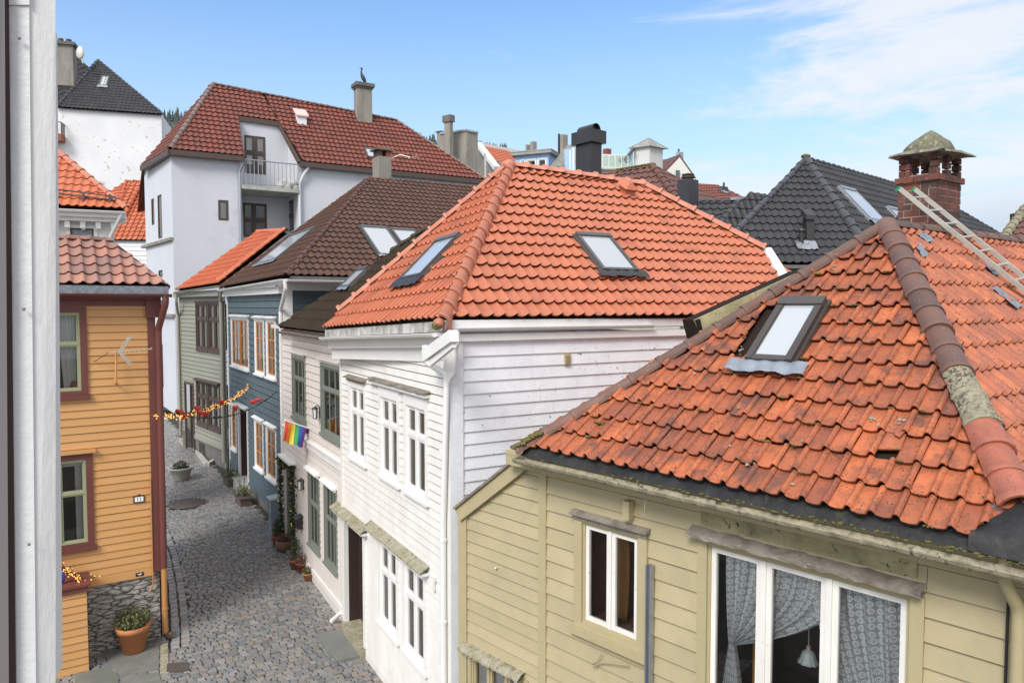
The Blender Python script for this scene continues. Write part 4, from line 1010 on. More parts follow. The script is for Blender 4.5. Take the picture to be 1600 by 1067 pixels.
apx = pY(1452, 199, 9.9).z
for f in (0, .12, .3, .5, .7, .88, 1.0):
    rr2 = []
    for k in range(N):
        an = 6.283 * k / N; cx, cy = math.cos(an), math.sin(an); sq = 1 / max(abs(cx), abs(cy)) ** .75
        q = (1 - f ** 1.7) * (1 + R.uniform(-.09, .09))
        rr2.append(CHF(S1 / 2 + cx * sq * .29 * q, S2 / 2 + cy * sq * .25 * q, ztop + .06 + (apx - ztop - .06) * f))
    rows.append(rr2)
py_.grid(rows, .5, True, True); py_.build('cap_stone', M['mossy_stone'], chm)
# ladder lying on the right slope up to the chimney
def ladder():
    offp = BA + nR * .16
    a0, a1 = pP(1600, 449, offp, nR), pP(1456, 332, offp, nR)
    b0, b1 = pP(1600, 421, offp, nR), pP(1483, 331, offp, nR)
    da = (a1 - a0).normalized()
    top = pP(1416, 296, offp, nR); ax = da
    ka = (pP(1414, 293, offp, nR) - a0).dot(da); w_ = (b0 - a0) - da * (b0 - a0).dot(da); wd = w_.length; wn = w_.normalized()
    w_ = wn * max(.30, min(.50, wd))
    root = thing('ladder', 'aluminium roof ladder with green end caps laid on the orange tiles below the brick chimney', 'ladder', a0)
    m = MB(); s0_ = a0 - da * 1.3; s1_ = a0 + da * ka
    for o_ in (V((0, 0, 0)), w_):
        rl = MB(); rl.beam(s0_ + o_, s1_ + o_, nR, .022, .042)
        for sg in (-1, 1): rl.beam(s0_ + o_ + wn * .014 * sg + nR * .004, s1_ + o_ + wn * .014 * sg + nR * .004, nR, .009, .05)
        rl.build('rail', M['alu'], root)
        c = MB(); c.beam(s1_ + o_ - da * .005, s1_ + o_ + da * .022, nR, .045, .07); c.build('end_cap', M['green_cap'], root)
    L2 = (s1_ - s0_).length; n = int(L2 / .26)
    for k in range(n):
        q = s0_ + da * (.14 + .26 * k) - nR * .03; rg = MB(); rg.tube([q - wn * .02, q + w_ + wn * .02], .015, 8); rg.build('rung', M['alu'], root)
    return root
ladder()
# things seen through the windows
def lacecurtain(name, label, gridf, nu, nv, usc, vsc, w_off, cat='curtain'):
    mb = MB(); rows = []; uvs = []
    for j in range(nv + 1):
        rows.append([gridf(i / nu, j / nv) for i in range(nu + 1)])
    mb.grid(rows, .5, True); o = mb.build(name, M['lace']); me = o.data; uvl = me.uv_layers.new(name='UVMap'); n1 = nu + 1
    for lp in me.loops:
        vi = lp.vertex_index; uvl.data[lp.index].uv = ((vi % n1) / nu * usc, (vi // n1) / nv * vsc)
    return tag(o, label, cat, 'lace curtains in the wide window')
U0, U1, V0, V1 = w2; DU = U1 - U0
def left_c(s, t):   # t: 0 top .. 1 bottom ; gathered at the tie-back
    top_u = U0 + .10 + s * DU * .60; tie_u = U0 + .16 + s * .05; bot_u = U0 + .10 + s * .17
    tie_v = V1 - .95
    edge = V1 - .02 - (.40 + .40 * (1 - s)) * 0
    if t < .72:
        f = t / .72; e = f ** (1.5 + 1.9 * s); u = top_u * (1 - e) + tie_u * e; v = V1 - .01 - f * (.95 - .12 * s * math.sin(f * 3.1))
    else:
        f = (t - .72) / .28; u = tie_u * (1 - f) + bot_u * f; v = tie_v - .42 * f
    return BF.p(u, v, -.14 + .038 * math.sin(s * 40 + t * 2))
def right_c(s, t):
    u = U0 + DU * (.50 + .49 * s); sway = .36 * (1 - s) ** 1.2 * t ** 1.5 * DU
    return BF.p(u + sway, V1 - .01 - t * 1.55, -.16 + .036 * math.sin(s * 34 + t * 3))
lacecurtain('lace_curtain', 'lace curtain drawn to the left and tied back in the wide three-part window', left_c, 60, 40, 20, 19, -.2)
lacecurtain('lace_curtain', 'lace curtain hanging across the right pane of the wide three-part window', right_c, 60, 40, 15, 25, -.24)
def frill(pts, label):
    mb = MB(); N = 60; rows = [[], []]
    for k in range(N + 1):
        f = k / N * (len(pts) - 1); i = min(int(f), len(pts) - 2); p = pts[i].lerp(pts[i + 1], f - i); q = V((0, 0, -.05 + .016 * math.sin(k * 1.9))) + BF.U * .012 * math.sin(k * 1.3)
        rows[0].append(p); rows[1].append(p + q + BF.W * .02 * math.sin(k * 1.7))
    mb.grid(rows, .5, True); return mb
lp_ = pP(1263, 1030, BF.O - BF.W * .42, BF.W)
lamp = thing('pendant_lamp', 'small white porcelain pendant lamp hanging between the lace curtains', 'lamp', lp_)
mb = MB(); mb.lathe([(.012, .092), (.030, .088), (.050, .070), (.062, .04), (.072, .005), (.095, -.022), (.092, -.026), (.068, -.0), (.055, .04), (.012, .085)], lp_, 40, .5, .05); mb.build('lamp_shade', M['porcelain'], lamp)
mb = MB(); mb.tube([lp_ + UP * .09, lp_ + UP * .13], .02, 10); mb.build('lamp_holder', M['cord'], lamp)
mb = MB(); mb.tube([lp_ + UP * .12, V((lp_.x, lp_.y, BF.p(0, V1, 0).z + .1))], .005, 6); mb.build('lamp_cord', M['cord'], lamp)
mb = MB(); a = BF.p(w1[0] + .14, w1[2] + .05, -.35); rows = []
for j in range(8): rows.append([BF.p(w1[0] + .17 + .19 * k / 16 + .03 * math.sin(j * .4), w1[2] + .02 + (w1[3] - w1[2]) * j / 7, -.30 + .02 * math.sin(k * 1.9)) for k in range(17)])
mb.grid(rows, .5); tag(mb.build('drape', M['drape_ochre']), 'ochre drape behind the left sash of the narrow window', 'curtain')
mb = MB(); mb.fbox(BF, U0 + .20, U0 + .36, V1 - 1.6, V1 - .9, -.55, -.50); tag(mb.build('chair_back', M['drape_ochre']), 'orange-brown wooden chair back behind the left lace curtain', 'chair')
# ---- pinkish white house between the orange roof and the blue house ------------
def house_windows(F, lst, parent, **kw):
    return [window(F, r, parent, **kw) for r in lst]
PF = Frame(WF.p(0, 0, -.06), WD)
uP0, uP1 = PF.u(444, 700), uL - .01
ph = thing('timber_house', 'pinkish white clapboard house with grey-green windows, dark mossy roof and a garlanded door', 'house', PF.p((uP0 + uP1) / 2, .2, -2))
pw = dict(a=PF.rect((459, 563), (478, 566), (478, 655), (459, 651)), b=PF.rect((504, 569), (533, 573), (533, 684), (504, 674)),
          c=PF.rect((484, 741), (500, 750), (500, 862), (484, 849)), d=PF.rect((509, 756), (527, 767), (527, 889), (509, 872)))
for x, y in (('a', 'b'), ('c', 'd')):
    m0, m1 = (pw[x][2] + pw[y][2]) / 2, (pw[x][3] + pw[y][3]) / 2
    pw[x] = (pw[x][0], pw[x][1], m0, m1); pw[y] = (pw[y][0], pw[y][1], m0, m1)
pw['b'] = (pw['b'][0], min(pw['b'][1], uP1 - .1), *pw['b'][2:])
pdoor = PF.rect((447, 722), (463, 730), (463, 872), (447, 852)); pdoor = (pdoor[0], pdoor[1], .25, pdoor[3])
belt = (PF.uv(446, 676)[1] + PF.uv(531, 716)[1]) / 2
zP = PF.uv(500, 520)[1]
mb = MB(); hl = [(r[0] - .01, r[1] + .01, r[2] - .01, r[3] + .01) for r in pw.values()] + [(pdoor[0], pdoor[1], 0, pdoor[3])]
boards(mb, PF, uP0, uP1, belt, zP + .2, .17, hl, .02, gap=.018); boards(mb, PF, uP0, uP1, .35, belt - .02, .15, hl, .018, gap=.016)
mb.fbox(PF, uP0 - .02, uP0 + .12, .1, zP, -.1, .03); mb.fbox(PF, uP0, pdoor[0], -.2, .35, -.1, .02); mb.fbox(PF, pdoor[1], uP1, -.2, .35, -.1, .02); mb.build('wall', M['pink_white'], ph)
mb = MB(); mb.fbox(PF, uP0, uP1, belt - .10, belt + .05, -.01, .05); mb.fbox(PF, uP0, uP1, belt + .05, belt + .09, -.01, .08); mb.build('belt_moulding', M['white_trim'], ph); mb = MB(); mb.fbox(PF, pdoor[1] + .12, uP1, .25, .37, -.01, .04); mb.build('base_board', M['white_trim'], ph)
for k in 'ab':
    window(PF, pw[k], ph, M['greygreen_frame'], M['greygreen_frame'], cas=.05, casd=.04, rows=(.66,), mull=.05, sash=.03, mun=(3, 1), munw=.028, casT=.13, sill=(M['greygreen_frame'], .06, .08, .02), hood=(M['pink_white'], .02, .10, .05), depth=.4)
for k in 'cd':
    window(PF, pw[k], ph, M['greygreen_frame'], M['greygreen_frame'], cas=.045, casd=.035, rows=(.58,), mull=.045, sash=.03, mun=(3, 1), munw=.026, casT=.08, sill=(M['greygreen_frame'], .05, .07, .02), hood=(M['white_trim'], .03, .13, .03), blind=(M['curtain_grey'], .02, .98), depth=.4)
mb = MB(); ring(mb, PF, (pdoor[0] - .09, pdoor[1] + .09, .2, pdoor[3] + .1), .09, -.02, .04, tb=.01); q = mb.build('door_frame', M['pink_white'], ph)
mb = MB(); mb.fbox(PF, pdoor[0] - .12, pdoor[1] + .13, pdoor[3] + .12, pdoor[3] + .17, 0, .20); mb.build('hood', M['white_trim'], q)
mb = MB(); mb.fbox(PF, pdoor[0], pdoor[1], .2, pdoor[3], -.32, -.28); ring(mb, PF, (pdoor[0] + .1, pdoor[1] - .1, .4, 1.1), .03, -.281, -.26); ring(mb, PF, (pdoor[0] + .1, pdoor[1] - .1, 1.2, pdoor[3] - .1), .03, -.281, -.26); mb.build('door', M['door_maroon'], ph)
mb = MB(); mb.fbox(PF, pdoor[1] - .01, pdoor[1] + .001, .2, pdoor[3], -.28, -.02); mb.fbox(PF, pdoor[0] - .001, pdoor[0] + .01, .2, pdoor[3], -.28, -.02); mb.build('door_reveal', M['greygreen_frame'], ph)
mb = MB(); mb.fbox(PF, pdoor[0] - .1, pdoor[1] + .1, -.05, .22, -.3, .18); mb.build('doorstep', M['paving'], ph)
PE = PF.O + PF.W * .28
eL, eR = pP(437, 512, PE, PF.W), pP(514, 508, PE, PF.W)
eR.z = eL.z = (eL.z + eR.z) / 2
thp = math.radians(43); upP = -PF.W * math.cos(thp) + UP * math.sin(thp); nP = PF.U.cross(upP).normalized()
eL = pP(437, 511, eL, nP); eR = eL + PF.U * ((eR - eL).dot(PF.U))
pT = pP(716, 330, eL, nP)
roofplane([eL, eR, pT], (0, 1), .19, .30, 'C', M['tile_darkmoss'], ph, amp=.055, th=.042, jit=.002)
cp = MB(); q = pP(588, 414, eL, nP); q2 = pP(640, 381, eL, nP)
ridge(cp, eL + (pT - eL) * .68 + UP * .02, pT, .10, .33, UP, .012); cp.build('ridge_tiles', M['tile_darkmoss'], ph)
mb = MB(); mb.beam(eL + UP * .05, q2 + UP * .07, UP, .05, .09); mb.build('verge_board', M['dark_wood'], ph)
mb = MB(); mb.beam(eL + UP * .04 + PF.U * .05, eL + (pT - eL) * .14 + UP * .06 + PF.U * .05, UP, .07, .02); mb.build('verge_flashing', M['zinc'], ph)
FPk = PFrame(eL, eL, eR, nP)
skylight(FPk, [(562, 417), (575, 417), (541, 447), (528, 447)], ph, M['win_grey'], (M['zinc'], .10, .05, .19))
gm = MB(); gutter(gm, eL + PF.W * .05 - UP * .10, eR + PF.W * .05 - UP * .10, .05, brackets=4); gm.build('gutter', M['old_board'], ph)
mb = MB(); mb.fbox(PF, uP0 - .12, uP1, zP + .02, zP + .10, -.02, .12); mb.fbox(PF, uP0 - .16, uP1, zP + .10, eL.z - .06, -.2, .26); mb.build('cornice', M['pink_white'], ph)
pb = MB(); bk_ = V((-PF.W.x, -PF.W.y, 0)); pb.face([PF.p(uP0, 0, -.02), PF.p(uP0, 0, -5), PF.p(uP0, zP + .3, -5), PF.p(uP0, zP + .3, -.02)], .5); pb.build('end_wall', M['pink_white'], ph)
# ---- blue house --------------------------------------------------------------
nb_, fb_ = pG(441, 826), pG(357, 735)
UF = Frame(nb_, nb_ - fb_)
uB1, uB0 = UF.u(446, 600), UF.u(358, 600)
gzb = nb_.z
blh = thing('timber_house', 'blue-grey clapboard house with ochre window sashes and a large dark brown tiled roof', 'house', UF.p((uB0 + uB1) / 2, gzb, -2))
bw = dict(a=UF.rect((363, 503), (389, 502), (389, 579), (363, 574)), b=UF.rect((400, 502), (413, 501), (413, 582), (400, 579)), c=UF.rect((418, 500), (431, 499), (431, 585), (418, 583)),
          d=UF.rect((363, 645), (370, 647), (370, 711), (363, 708)), e=UF.rect((400, 656), (412, 659), (412, 735), (400, 730)), f=UF.rect((418, 662), (432, 665), (432, 747), (418, 741)))
m0, m1 = sum(bw[k][2] for k in 'abc') / 3, sum(bw[k][3] for k in 'abc') / 3
for k in 'abc': bw[k] = (bw[k][0], bw[k][1], m0, m1)
m0, m1 = sum(bw[k][2] for k in 'ef') / 2, sum(bw[k][3] for k in 'def') / 3
for k in 'def': bw[k] = (bw[k][0], bw[k][1], m0 , m1)
bdoor = UF.rect((375, 640), (388, 643), (388, 768), (375, 758)); bdoor = (bdoor[0], bdoor[1], .62, bdoor[3])
EC = pP(447, 430, UF.O + UF.W * .28, UF.W); EF = pP(344, 449, UF.O + UF.W * .28, UF.W)
zB = min(EC.z, EF.z) - .33
US = Frame(UF.p(uB1, 0), (-UF.W.x, -UF.W.y))
mb = MB(); hl = [(r[0] - .01, r[1] + .01, r[2] - .01, r[3] + .01) for r in bw.values()] + [(bdoor[0], bdoor[1], 0, bdoor[3])]
boards(mb, UF, uB0, uB1, gzb + .45, zB + .25, .2, hl, .026, gap=.022)
boards(mb, US, .18, 5, 4.5, EC.z - .2, .19, (), .02); mb.build('wall', M['slate_blue'], blh)
mb = MB(); mb.fbox(UF, uB0, bdoor[0], -.2, gzb + .45, -.2, -.01); mb.fbox(UF, bdoor[1], uB1, -.2, gzb + .45, -.2, -.01); mb.build('foundation', M['stone_dark'], blh)
mb = MB(); mb.fbox(UF, bdoor[1] + .1, uB1, gzb + .40, gzb + .50, 0, .045); mb.build('base_board', M['slate_blue'], blh)
cb_ = MB(); cb_.fbox(UF, uB0 - .02, uB0 + .10, .3, zB + .1, -.05, .035); cb_.build('corner_board', M['white_trim'], blh)
cb_ = MB(); cb_.fbox(UF, uB1 - .10, uB1 + .03, .3, zB + .1, -.05, .035); cb_.fbox(US, .031, .22, 3., EC.z - .2, -.05, .032); cb_.build('corner_board', M['white_trim'], blh)
for k in 'abcdef':
    window(UF, bw[k], blh, M['white_trim'], M['white_trim'], cas=.07, casd=.035, cols=(.5,) if k == 'a' else (), mull=.10, sash=.045, mun=(2, 3), munw=.035, sashm=M['ochre_sash'], casT=.10, blind=(M['curtain'], .02, .98), depth=.4,
           sill=(M['white_trim'], .06, .09, .02), hood=(M['white_trim'], .02, .12, .04))
mb = MB(); ring(mb, UF, (bdoor[0] - .12, bdoor[1] + .12, .4, bdoor[3] + .14), .12, -.03, .04, tb=.01); q = mb.build('door_frame', M['pink_white'], blh)
mb = MB(); mb.fbox(UF, bdoor[0] - .15, bdoor[1] + .15, bdoor[3] + .145, bdoor[3] + .19, 0, .16); mb.build('hood', M['white_trim'], q)
mb = MB(); mb.fbox(UF, bdoor[0], bdoor[1], .6, bdoor[3], -.42, -.38); ring(mb, UF, (bdoor[0] + .1, bdoor[1] - .1, .9, bdoor[3] - .2), .05, -.381, -.36); mb.build('door', M['door_brown'], blh)
mb = MB()
for u in (bdoor[0], bdoor[1]): mb.fbox(UF, u - .01, u + .01, .4, bdoor[3], -.38, -.035)
mb.build('door_reveal', M['door_brown'], blh)
mb = MB(); mb.fbox(UF, bdoor[0] - .1, bdoor[1] + .1, 0, .62, -.38, .30); mb.build('doorstep', M['slab_grey'], blh)
thu = math.radians(40); sU = V((-UF.W.x, -UF.W.y, 0)); upU = sU * math.cos(thu) + UP * math.sin(thu)
nU = (EC - EF).cross(upU).normalized(); UA = pP(577, 279, EC, nU)
nU2 = sU.cross(UA - EC).normalized(); UR = pP(748, 293, EC, nU2)
roofplane([EC, UA, EF], (2, 0), .20, .32, 'C', M['tile_brown'], blh, amp=.05, th=.04, jit=.001)
_, FU2 = roofplane([EC, EC + sU * 5.5, UR, UA], (0, 1), .20, .32, 'S', M['tile_brown'], blh, amp=.044, th=.032, jit=.001)
_ = 0
FU = PFrame(EC, EC, EF, nU)
cp = MB(); ridge(cp, EC, UA, .075, .32, UP, .022); ridge(cp, EF, UA, .075, .34, UP, .012); ridge(cp, UR, UA, .06, .34, UP, .016); cp.build('ridge_tiles', M['cap_brown'], blh)
mb = MB(); mb.face([UA, UR, UR - UF.U * 3 - UP * 2.6, UA - UF.U * 3 - UP * 2.6], .5); mb.build('back_roof', M['tile_brown'], blh)
skylight(FU, [(449, 366), (475, 362), (437, 403), (412, 407)], blh, M['win_grey'], (M['zinc'], .14, .06, .2))
skylight(FU2, [(567, 352), (609, 354), (630, 397), (588, 396)], blh, M['win_grey'], (M['zinc'], .12, .04, .2), t=.05)
skylight(FU2, [(615, 356), (652, 358), (676, 400), (637, 399)], blh, M['win_grey'], None, t=.05)
gm = MB(); gutter(gm, EF + UF.W * .05 - UP * .10, EC + UF.W * .05 - UP * .10, .055, brackets=7); gutter(gm, EC + US.W * .06 - UP * .12, EC + US.W * .06 - UP * .12 + sU * 3.5, .05, brackets=3); gm.build('gutter', M['white_trim'], blh)
mb = MB(); mb.beam(EC + sU * .1 - UP * .02, EC + sU * 4 - UP * .02, UP, .03, .12); mb.build('eave_fascia', M['stone_dark'], blh)
mb = MB(); mb.fbox(UF, uB0 - .15, uB1 + .05, zB, zB + .18, -.02, .16); mb.fbox(UF, uB0 - .18, uB1 + .08, zB + .18, min(EC.z, EF.z) - .09, -.2, .26); mb.fbox(US, 0, 4.5, EC.z - .36, EC.z - .12, -.02, .12); mb.build('cornice', M['white_trim'], blh)
pipe([EC + UF.W * .03 - UP * .12 - UF.U * .04, EC + UF.W * .0 - UP * .35 - UF.U * .04, UF.p(uB1 - .05, EC.z - .9, .09), UF.p(uB1 - .05, .35, .09)], .05, M['white_trim'], blh, [UF.p(uB1 - .05, z, .09) for z in (5., 3., 1.4)])
# concrete chimney with brick top on the far slope
cc = pY(597, 290, UA.y + 1.6)
def chimney_stack(c, wx, wy, z0, z1, mat_, parent, U=V((1, 0, 0)), cap=None, band=None, name='chimney'):
    F = Frame((c.x, c.y, 0), U); mb = MB(); mb.fbox(F, -wx / 2, wx / 2, z0, z1, -wy / 2, wy / 2); o = mb.build(name, mat_, parent)
    if cap: mt, ov, h = cap; mb = MB(); mb.fbox(F, -wx / 2 - ov, wx / 2 + ov, z1 + .001, z1 + h, -wy / 2 - ov, wy / 2 + ov); mb.build('cap', mt, o)
    return o, F
z_ = lambda py, q: pY(600, py, q.y).z
o, F = chimney_stack(cc, .62, .5, cc.z - 1.2, z_(247, cc), M['concrete'], blh, UF.U * -1)
F = Frame((cc.x, cc.y), (sU.x, sU.y))
mb = MB()
for a, b in ((-.24, -.08), (.08, .24)): mb.fbox(F, a, b, z_(247, cc) + .001, z_(237, cc), -.25, .25)
mb.build('brick_flue', M['brick'], o)
mb = MB(); mb.fbox(F, -.36, .36, z_(237, cc) + .001, z_(234.5, cc), -.32, .32); mb.build('cap_slab', M['stone_dark'], o)
mb = MB()
for k in range(26): mb.blob(F.p(R.uniform(-.25, .25), z_(234, cc), R.uniform(-.2, .2)), .09, .09, .05, 6, 4, jit=.3)
tag(mb.build('moss', M['moss'], o), None, None, kind='stuff')
b_ = F.p(.30, z_(248, cc), .2); tp_ = pY(640, 246, cc.y - .1)
mb = MB(); mb.tube([b_, b_.lerp(tp_, .5) + UP * .12, tp_], .02, 6)
for k in range(7): mb.tube([tp_ + V((-.05 + .06 * k, 0, .02 * k * 0)), tp_ + V((.02 + .06 * k, R.uniform(-.2, .2), R.uniform(-.14, .12)))], .010, 4)
tag(mb.build('roof_aerial', M['alu']), 'bent aerial sticking out from the stubby concrete chimney with brick top', 'aerial')
# ---- grey-green house -----------------------------------------------------------
ng, fg = pG(350, 732), pG(290, 699)
GF = Frame(ng, ng - fg)
uG1, uG0 = GF.u(351, 600), GF.u(284, 600)
gh = thing('timber_house', 'narrow grey-green clapboard house with dark brown windows and small orange roof', 'house', GF.p((uG0 + uG1) / 2, ng.z, -2))
gw = dict(a=GF.rect((308, 476), (324, 475), (324, 545), (308, 544)), b=GF.rect((327, 475), (344, 474), (344, 546), (327, 545)), c=GF.rect((309, 597), (324, 600), (324, 664), (309, 660)), d=GF.rect((327, 600), (344, 602), (344, 670), (327, 665)))
for p_ in ('ab', 'cd'):
    m0, m1 = sum(gw[k][2] for k in p_) / 2, sum(gw[k][3] for k in p_) / 2
    for k in p_: gw[k] = (gw[k][0], gw[k][1], m0, m1)
gd = GF.rect((291, 600), (303, 602), (303, 690), (291, 686)); gd = (gd[0], gd[1], .75, gd[3])
GEc, GEf = pP(345, 442, GF.O + GF.W * .3, GF.W), pP(275, 453, GF.O + GF.W * .3, GF.W)
zG = min(GEc.z, GEf.z) - .3
mb = MB(); boards(mb, GF, uG0, uG1 + .2, 1.2, zG + .2, .17, [(r[0] - .01, r[1] + .01, r[2] - .01, r[3] + .01) for r in gw.values()] + [(gd[0], gd[1], 0, gd[3])], .022, gap=.024)
mb.fbox(GF, uG0 - .02, uG0 + .12, .5, zG, -.05, .03); mb.fbox(GF, uG1 - .06, uG1 + .08, .5, zG, -.05, .03); mb.fbox(GF, gd[1] + .1, uG1, 1.1, 1.24, -.02, .035); mb.build('wall', M['grey_green'], gh)
mb = MB(); mb.fbox(GF, uG0, gd[0], .2, 1.2, -.3, -.01); mb.fbox(GF, gd[1], uG1, .2, 1.2, -.3, -.012); mb.build('foundation', M['stone_dark'], gh)
mb = MB(); mb.fbox(GF, gd[1] + .55, gd[1] + 1.25, .3, 1.0, -.2, .0); mb.build('cellar_opening', M['door_brown'], gh)
for k in 'abcd': window(GF, gw[k], gh, M['brown_frame'], M['brown_frame'], cas=.07, casd=.04, cols=(.5,), rows=(.66,), mull=.09, sash=.05, blind=(M['curtain'], .02, .98), depth=.4, hood=(M['brown_frame'], .03, .16, .03) if k in 'cd' else (M['brown_frame'], .02, .08, .03), sill=(M['brown_frame'], .10, .06, .0))
mb = MB(); ring(mb, GF, (gd[0] - .1, gd[1] + .1, .5, gd[3] + .1), .1, -.03, .04, tb=.01); mb.build('door_frame', M['brown_frame'], gh)
mb = MB(); mb.fbox(GF, gd[0], gd[1], .5, gd[3], -.2, -.16); ring(mb, GF, (gd[0] + .12, gd[1] - .12, 1.0, gd[3] - .15), .05, -.161, -.14); mb.build('door', M['door_brown'], gh)
thg = math.radians(42); sG = V((-GF.W.x, -GF.W.y, 0)); upG = sG * math.cos(thg) + UP * math.sin(thg); nG = (GEc - GEf).cross(upG).normalized()
GA, GB = pP(447, 361, GEc, nG), pP(403, 363, GEc, nG)
roofplane([GEc, GA, GB, GEf], (3, 0), .2, .32, 'C', M['tile_orange_far'], gh, amp=.05, th=.045)
cp = MB(); ridge(cp, GEc, GA, .14, .34, UP, .035, lift=.05); ridge(cp, GB, GA, .10, .36, UP, .016); ridge(cp, GEf, GB, .05, .4, UP, .01); cp.build('ridge_tiles', M['tile_orange_far'], gh)
gm = MB(); gutter(gm, GEf + GF.W * .05 - UP * .10, GEc + GF.W * .05 - UP * .10, .06, brackets=4); gm.build('gutter', M['grey_green'], gh)
mb = MB(); mb.fbox(GF, uG0 - .15, uG1 + .1, zG, zG + .22, -.02, .22); mb.build('cornice', M['grey_green'], gh)
pipe([GEf + GF.W * .03 - UP * .12 + GF.U * .12, GEf - UP * .5 + GF.U * .12 + GF.W * .03, GF.p(uG0 + .03, GEf.z - 1.0, .10), GF.p(uG0 + .03, 1.0, .10)], .055, M['grey_green'], gh)
pipe([GEc + GF.W * .0 - UP * .12, GF.p(uG1 + .12, zG - .2, .12), GF.p(uG1 + .12, .7, .12)], .07, M['grey_green'], gh)
# ---- yellow house on the left ---------------------------------------------------
yc = pG(250, 1000); yc = V((yc.x - .1, yc.y, 0))
YF = Frame(yc, (1.52, 1))
uY1 = YF.u(247, 700); uY0 = YF.u(20, 700)
yh = thing('timber_house', 'yellow clapboard house with maroon trim, sage green windows and weathered pantile roof', 'house', YF.p((uY0 + uY1) / 2, 0, -2))
yw = [YF.rect((92, 488), (125, 489), (126, 610), (92, 612)), YF.rect((92, 722), (135, 716), (136, 846), (92, 852))]
for k in (0, 1): wd = yw[k][1] - YF.u(95, 600); yw[k] = (yw[k][1] - .78, yw[k][1], yw[k][2], yw[k][3])
zf0 = YF.uv(190, 905)[1]
zY = YF.uv(180, 478)[1]
EY = pP(263, 446, YF.O + YF.W * .30, YF.W); EY0 = EY - YF.U * 4
mb = MB(); boards(mb, YF, uY0, uY1 - .12, zf0 + .14, zY, .142, [(r[0] - .02, r[1] + .02, r[2] - .02, r[3] + .02) for r in yw], .018)
mb.fbox(YF, uY0, uY1 - .12, zf0 - .02, zf0 + .14, -.05, .03); mb.build('wall', M['yellow'], yh)
mb = MB(); mb.fbox(YF, uY0, uY1 - .03, -.2, zf0 - .02, -.4, -.02); mb.build('foundation', M['rubble'], yh)
mb = MB(); mb.fbox(YF, uY1 - .135, uY1 - .0, zf0 + .05, zY + .1, -.1, .04)
mb.build('corner_board', M['maroon'], yh)
mb = MB(); mb.fbox(YF, uY0, uY1 + .02, zY, zY + .13, -.02, .05); mb.fbox(YF, uY0, uY1 + .08, zY + .13, EY.z - .10, -.1, .26); mb.fbox(YF, uY1 - .16, uY1 + .10, zY - .22, zY + .13, -.02, .10); mb.build('cornice', M['maroon'], yh)
for r in yw:
    o = window(YF, r, yh, M['maroon'], M['sage'], cas=.11, casd=.04, cols=(.46,), rows=(.60,), mull=.04, sash=.03, depth=.8, casT=.11, sill=(M['maroon'], .10, .07, .03), sashm=M['sage'])
    rg = MB(); ring(rg, YF, (r[0] - .002, r[1] + .002, r[2] - .002, r[3] + .002), .035, -.04, .022); rg.build('frame', M['sage'], o)
    if r is yw[1]: hd = MB(); hd.fbox(YF, r[0] - .2, r[1] + .16, r[3] + .12, r[3] + .18, 0, .10); hd.build('hood', M['yellow'], o)
thy = math.radians(36); upY = -YF.W * math.cos(thy) + UP * math.sin(thy); nY = YF.U.cross(upY).normalized()
YT = pP(172, 377, EY, nY)
roofplane([EY, YT, YT - YF.U * 3, EY - YF.U * 4.5], (3, 0), .21, .30, 'S', M['tile_weather'], yh, amp=.055, th=.03, jit=.003)
cp = MB(); ridge(cp, YT - YF.U * 2.5, YT, .085, .35, UP, .02); cp.build('ridge_tiles', M['tile_weather'], yh)
mb = MB(); mb.beam(EY - UP * .01 + YF.U * .02, YT + YF.U * .02 + UP * .02, UP, .05, .14); mb.face([EY - YF.W * .3, YT - UP * .1, YT - YF.W * 2 - UP * 3.5, EY - YF.W * 3.5 - UP * .3], .5); mb.build('verge_board', M['dark_wood'], yh)
mb = MB(); mb.beam(EY0 - UP * .02, EY - UP * .02 + YF.U * .0, UP, .035, .15); mb.build('eave_fascia', M['tape_grey'], yh)
gm = MB(); gutter(gm, EY0 + YF.W * .05 - UP * .17, EY + YF.W * .05 - UP * .17 + YF.U * .05, .055); gm.build('gutter', M['maroon'], yh)
pipe([EY + YF.W * .04 - UP * .18 - YF.U * .06, EY + YF.W * .04 - UP * .34 - YF.U * .06, YF.p(uY1 + .045, zY - .45, .07), YF.p(uY1 + .045, zf0 + .1, .07)], .062, M['maroon'], yh)
pipe([YF.p(uY1 + .045, zf0 + .098, .07), YF.p(uY1 + .045, .13, .07), YF.p(uY1 + .16, .05, .09)], .050, M['orange_pipe'], yh, [YF.p(uY1 + .045, .62, .07), YF.p(uY1 + .045, .2, .07)])
mb = MB(); mb.tube([YF.p(uY1 + .05, .14, .07), YF.p(uY1 + .09, .06, .08), YF.p(uY1 + .22, .05, .11)], .07, 10); mb.build('drain_boot', M['iron'], yh)
pipe([YF.p(uY1 - .15, 3.2, .05), YF.p(uY1 - .15, zf0 - .2, .05), YF.p(uY1 - .22, zf0 - .36, .03)], .012, M['orange_pipe'], yh, name='cable')
mb = MB(); mb.face([YF.p(uY1, 0, 0), YF.p(uY1, 0, -5), YF.p(uY1, zY, -5), YF.p(uY1, zY, 0)], .5); mb.build('side_wall', M['yellow'], yh)
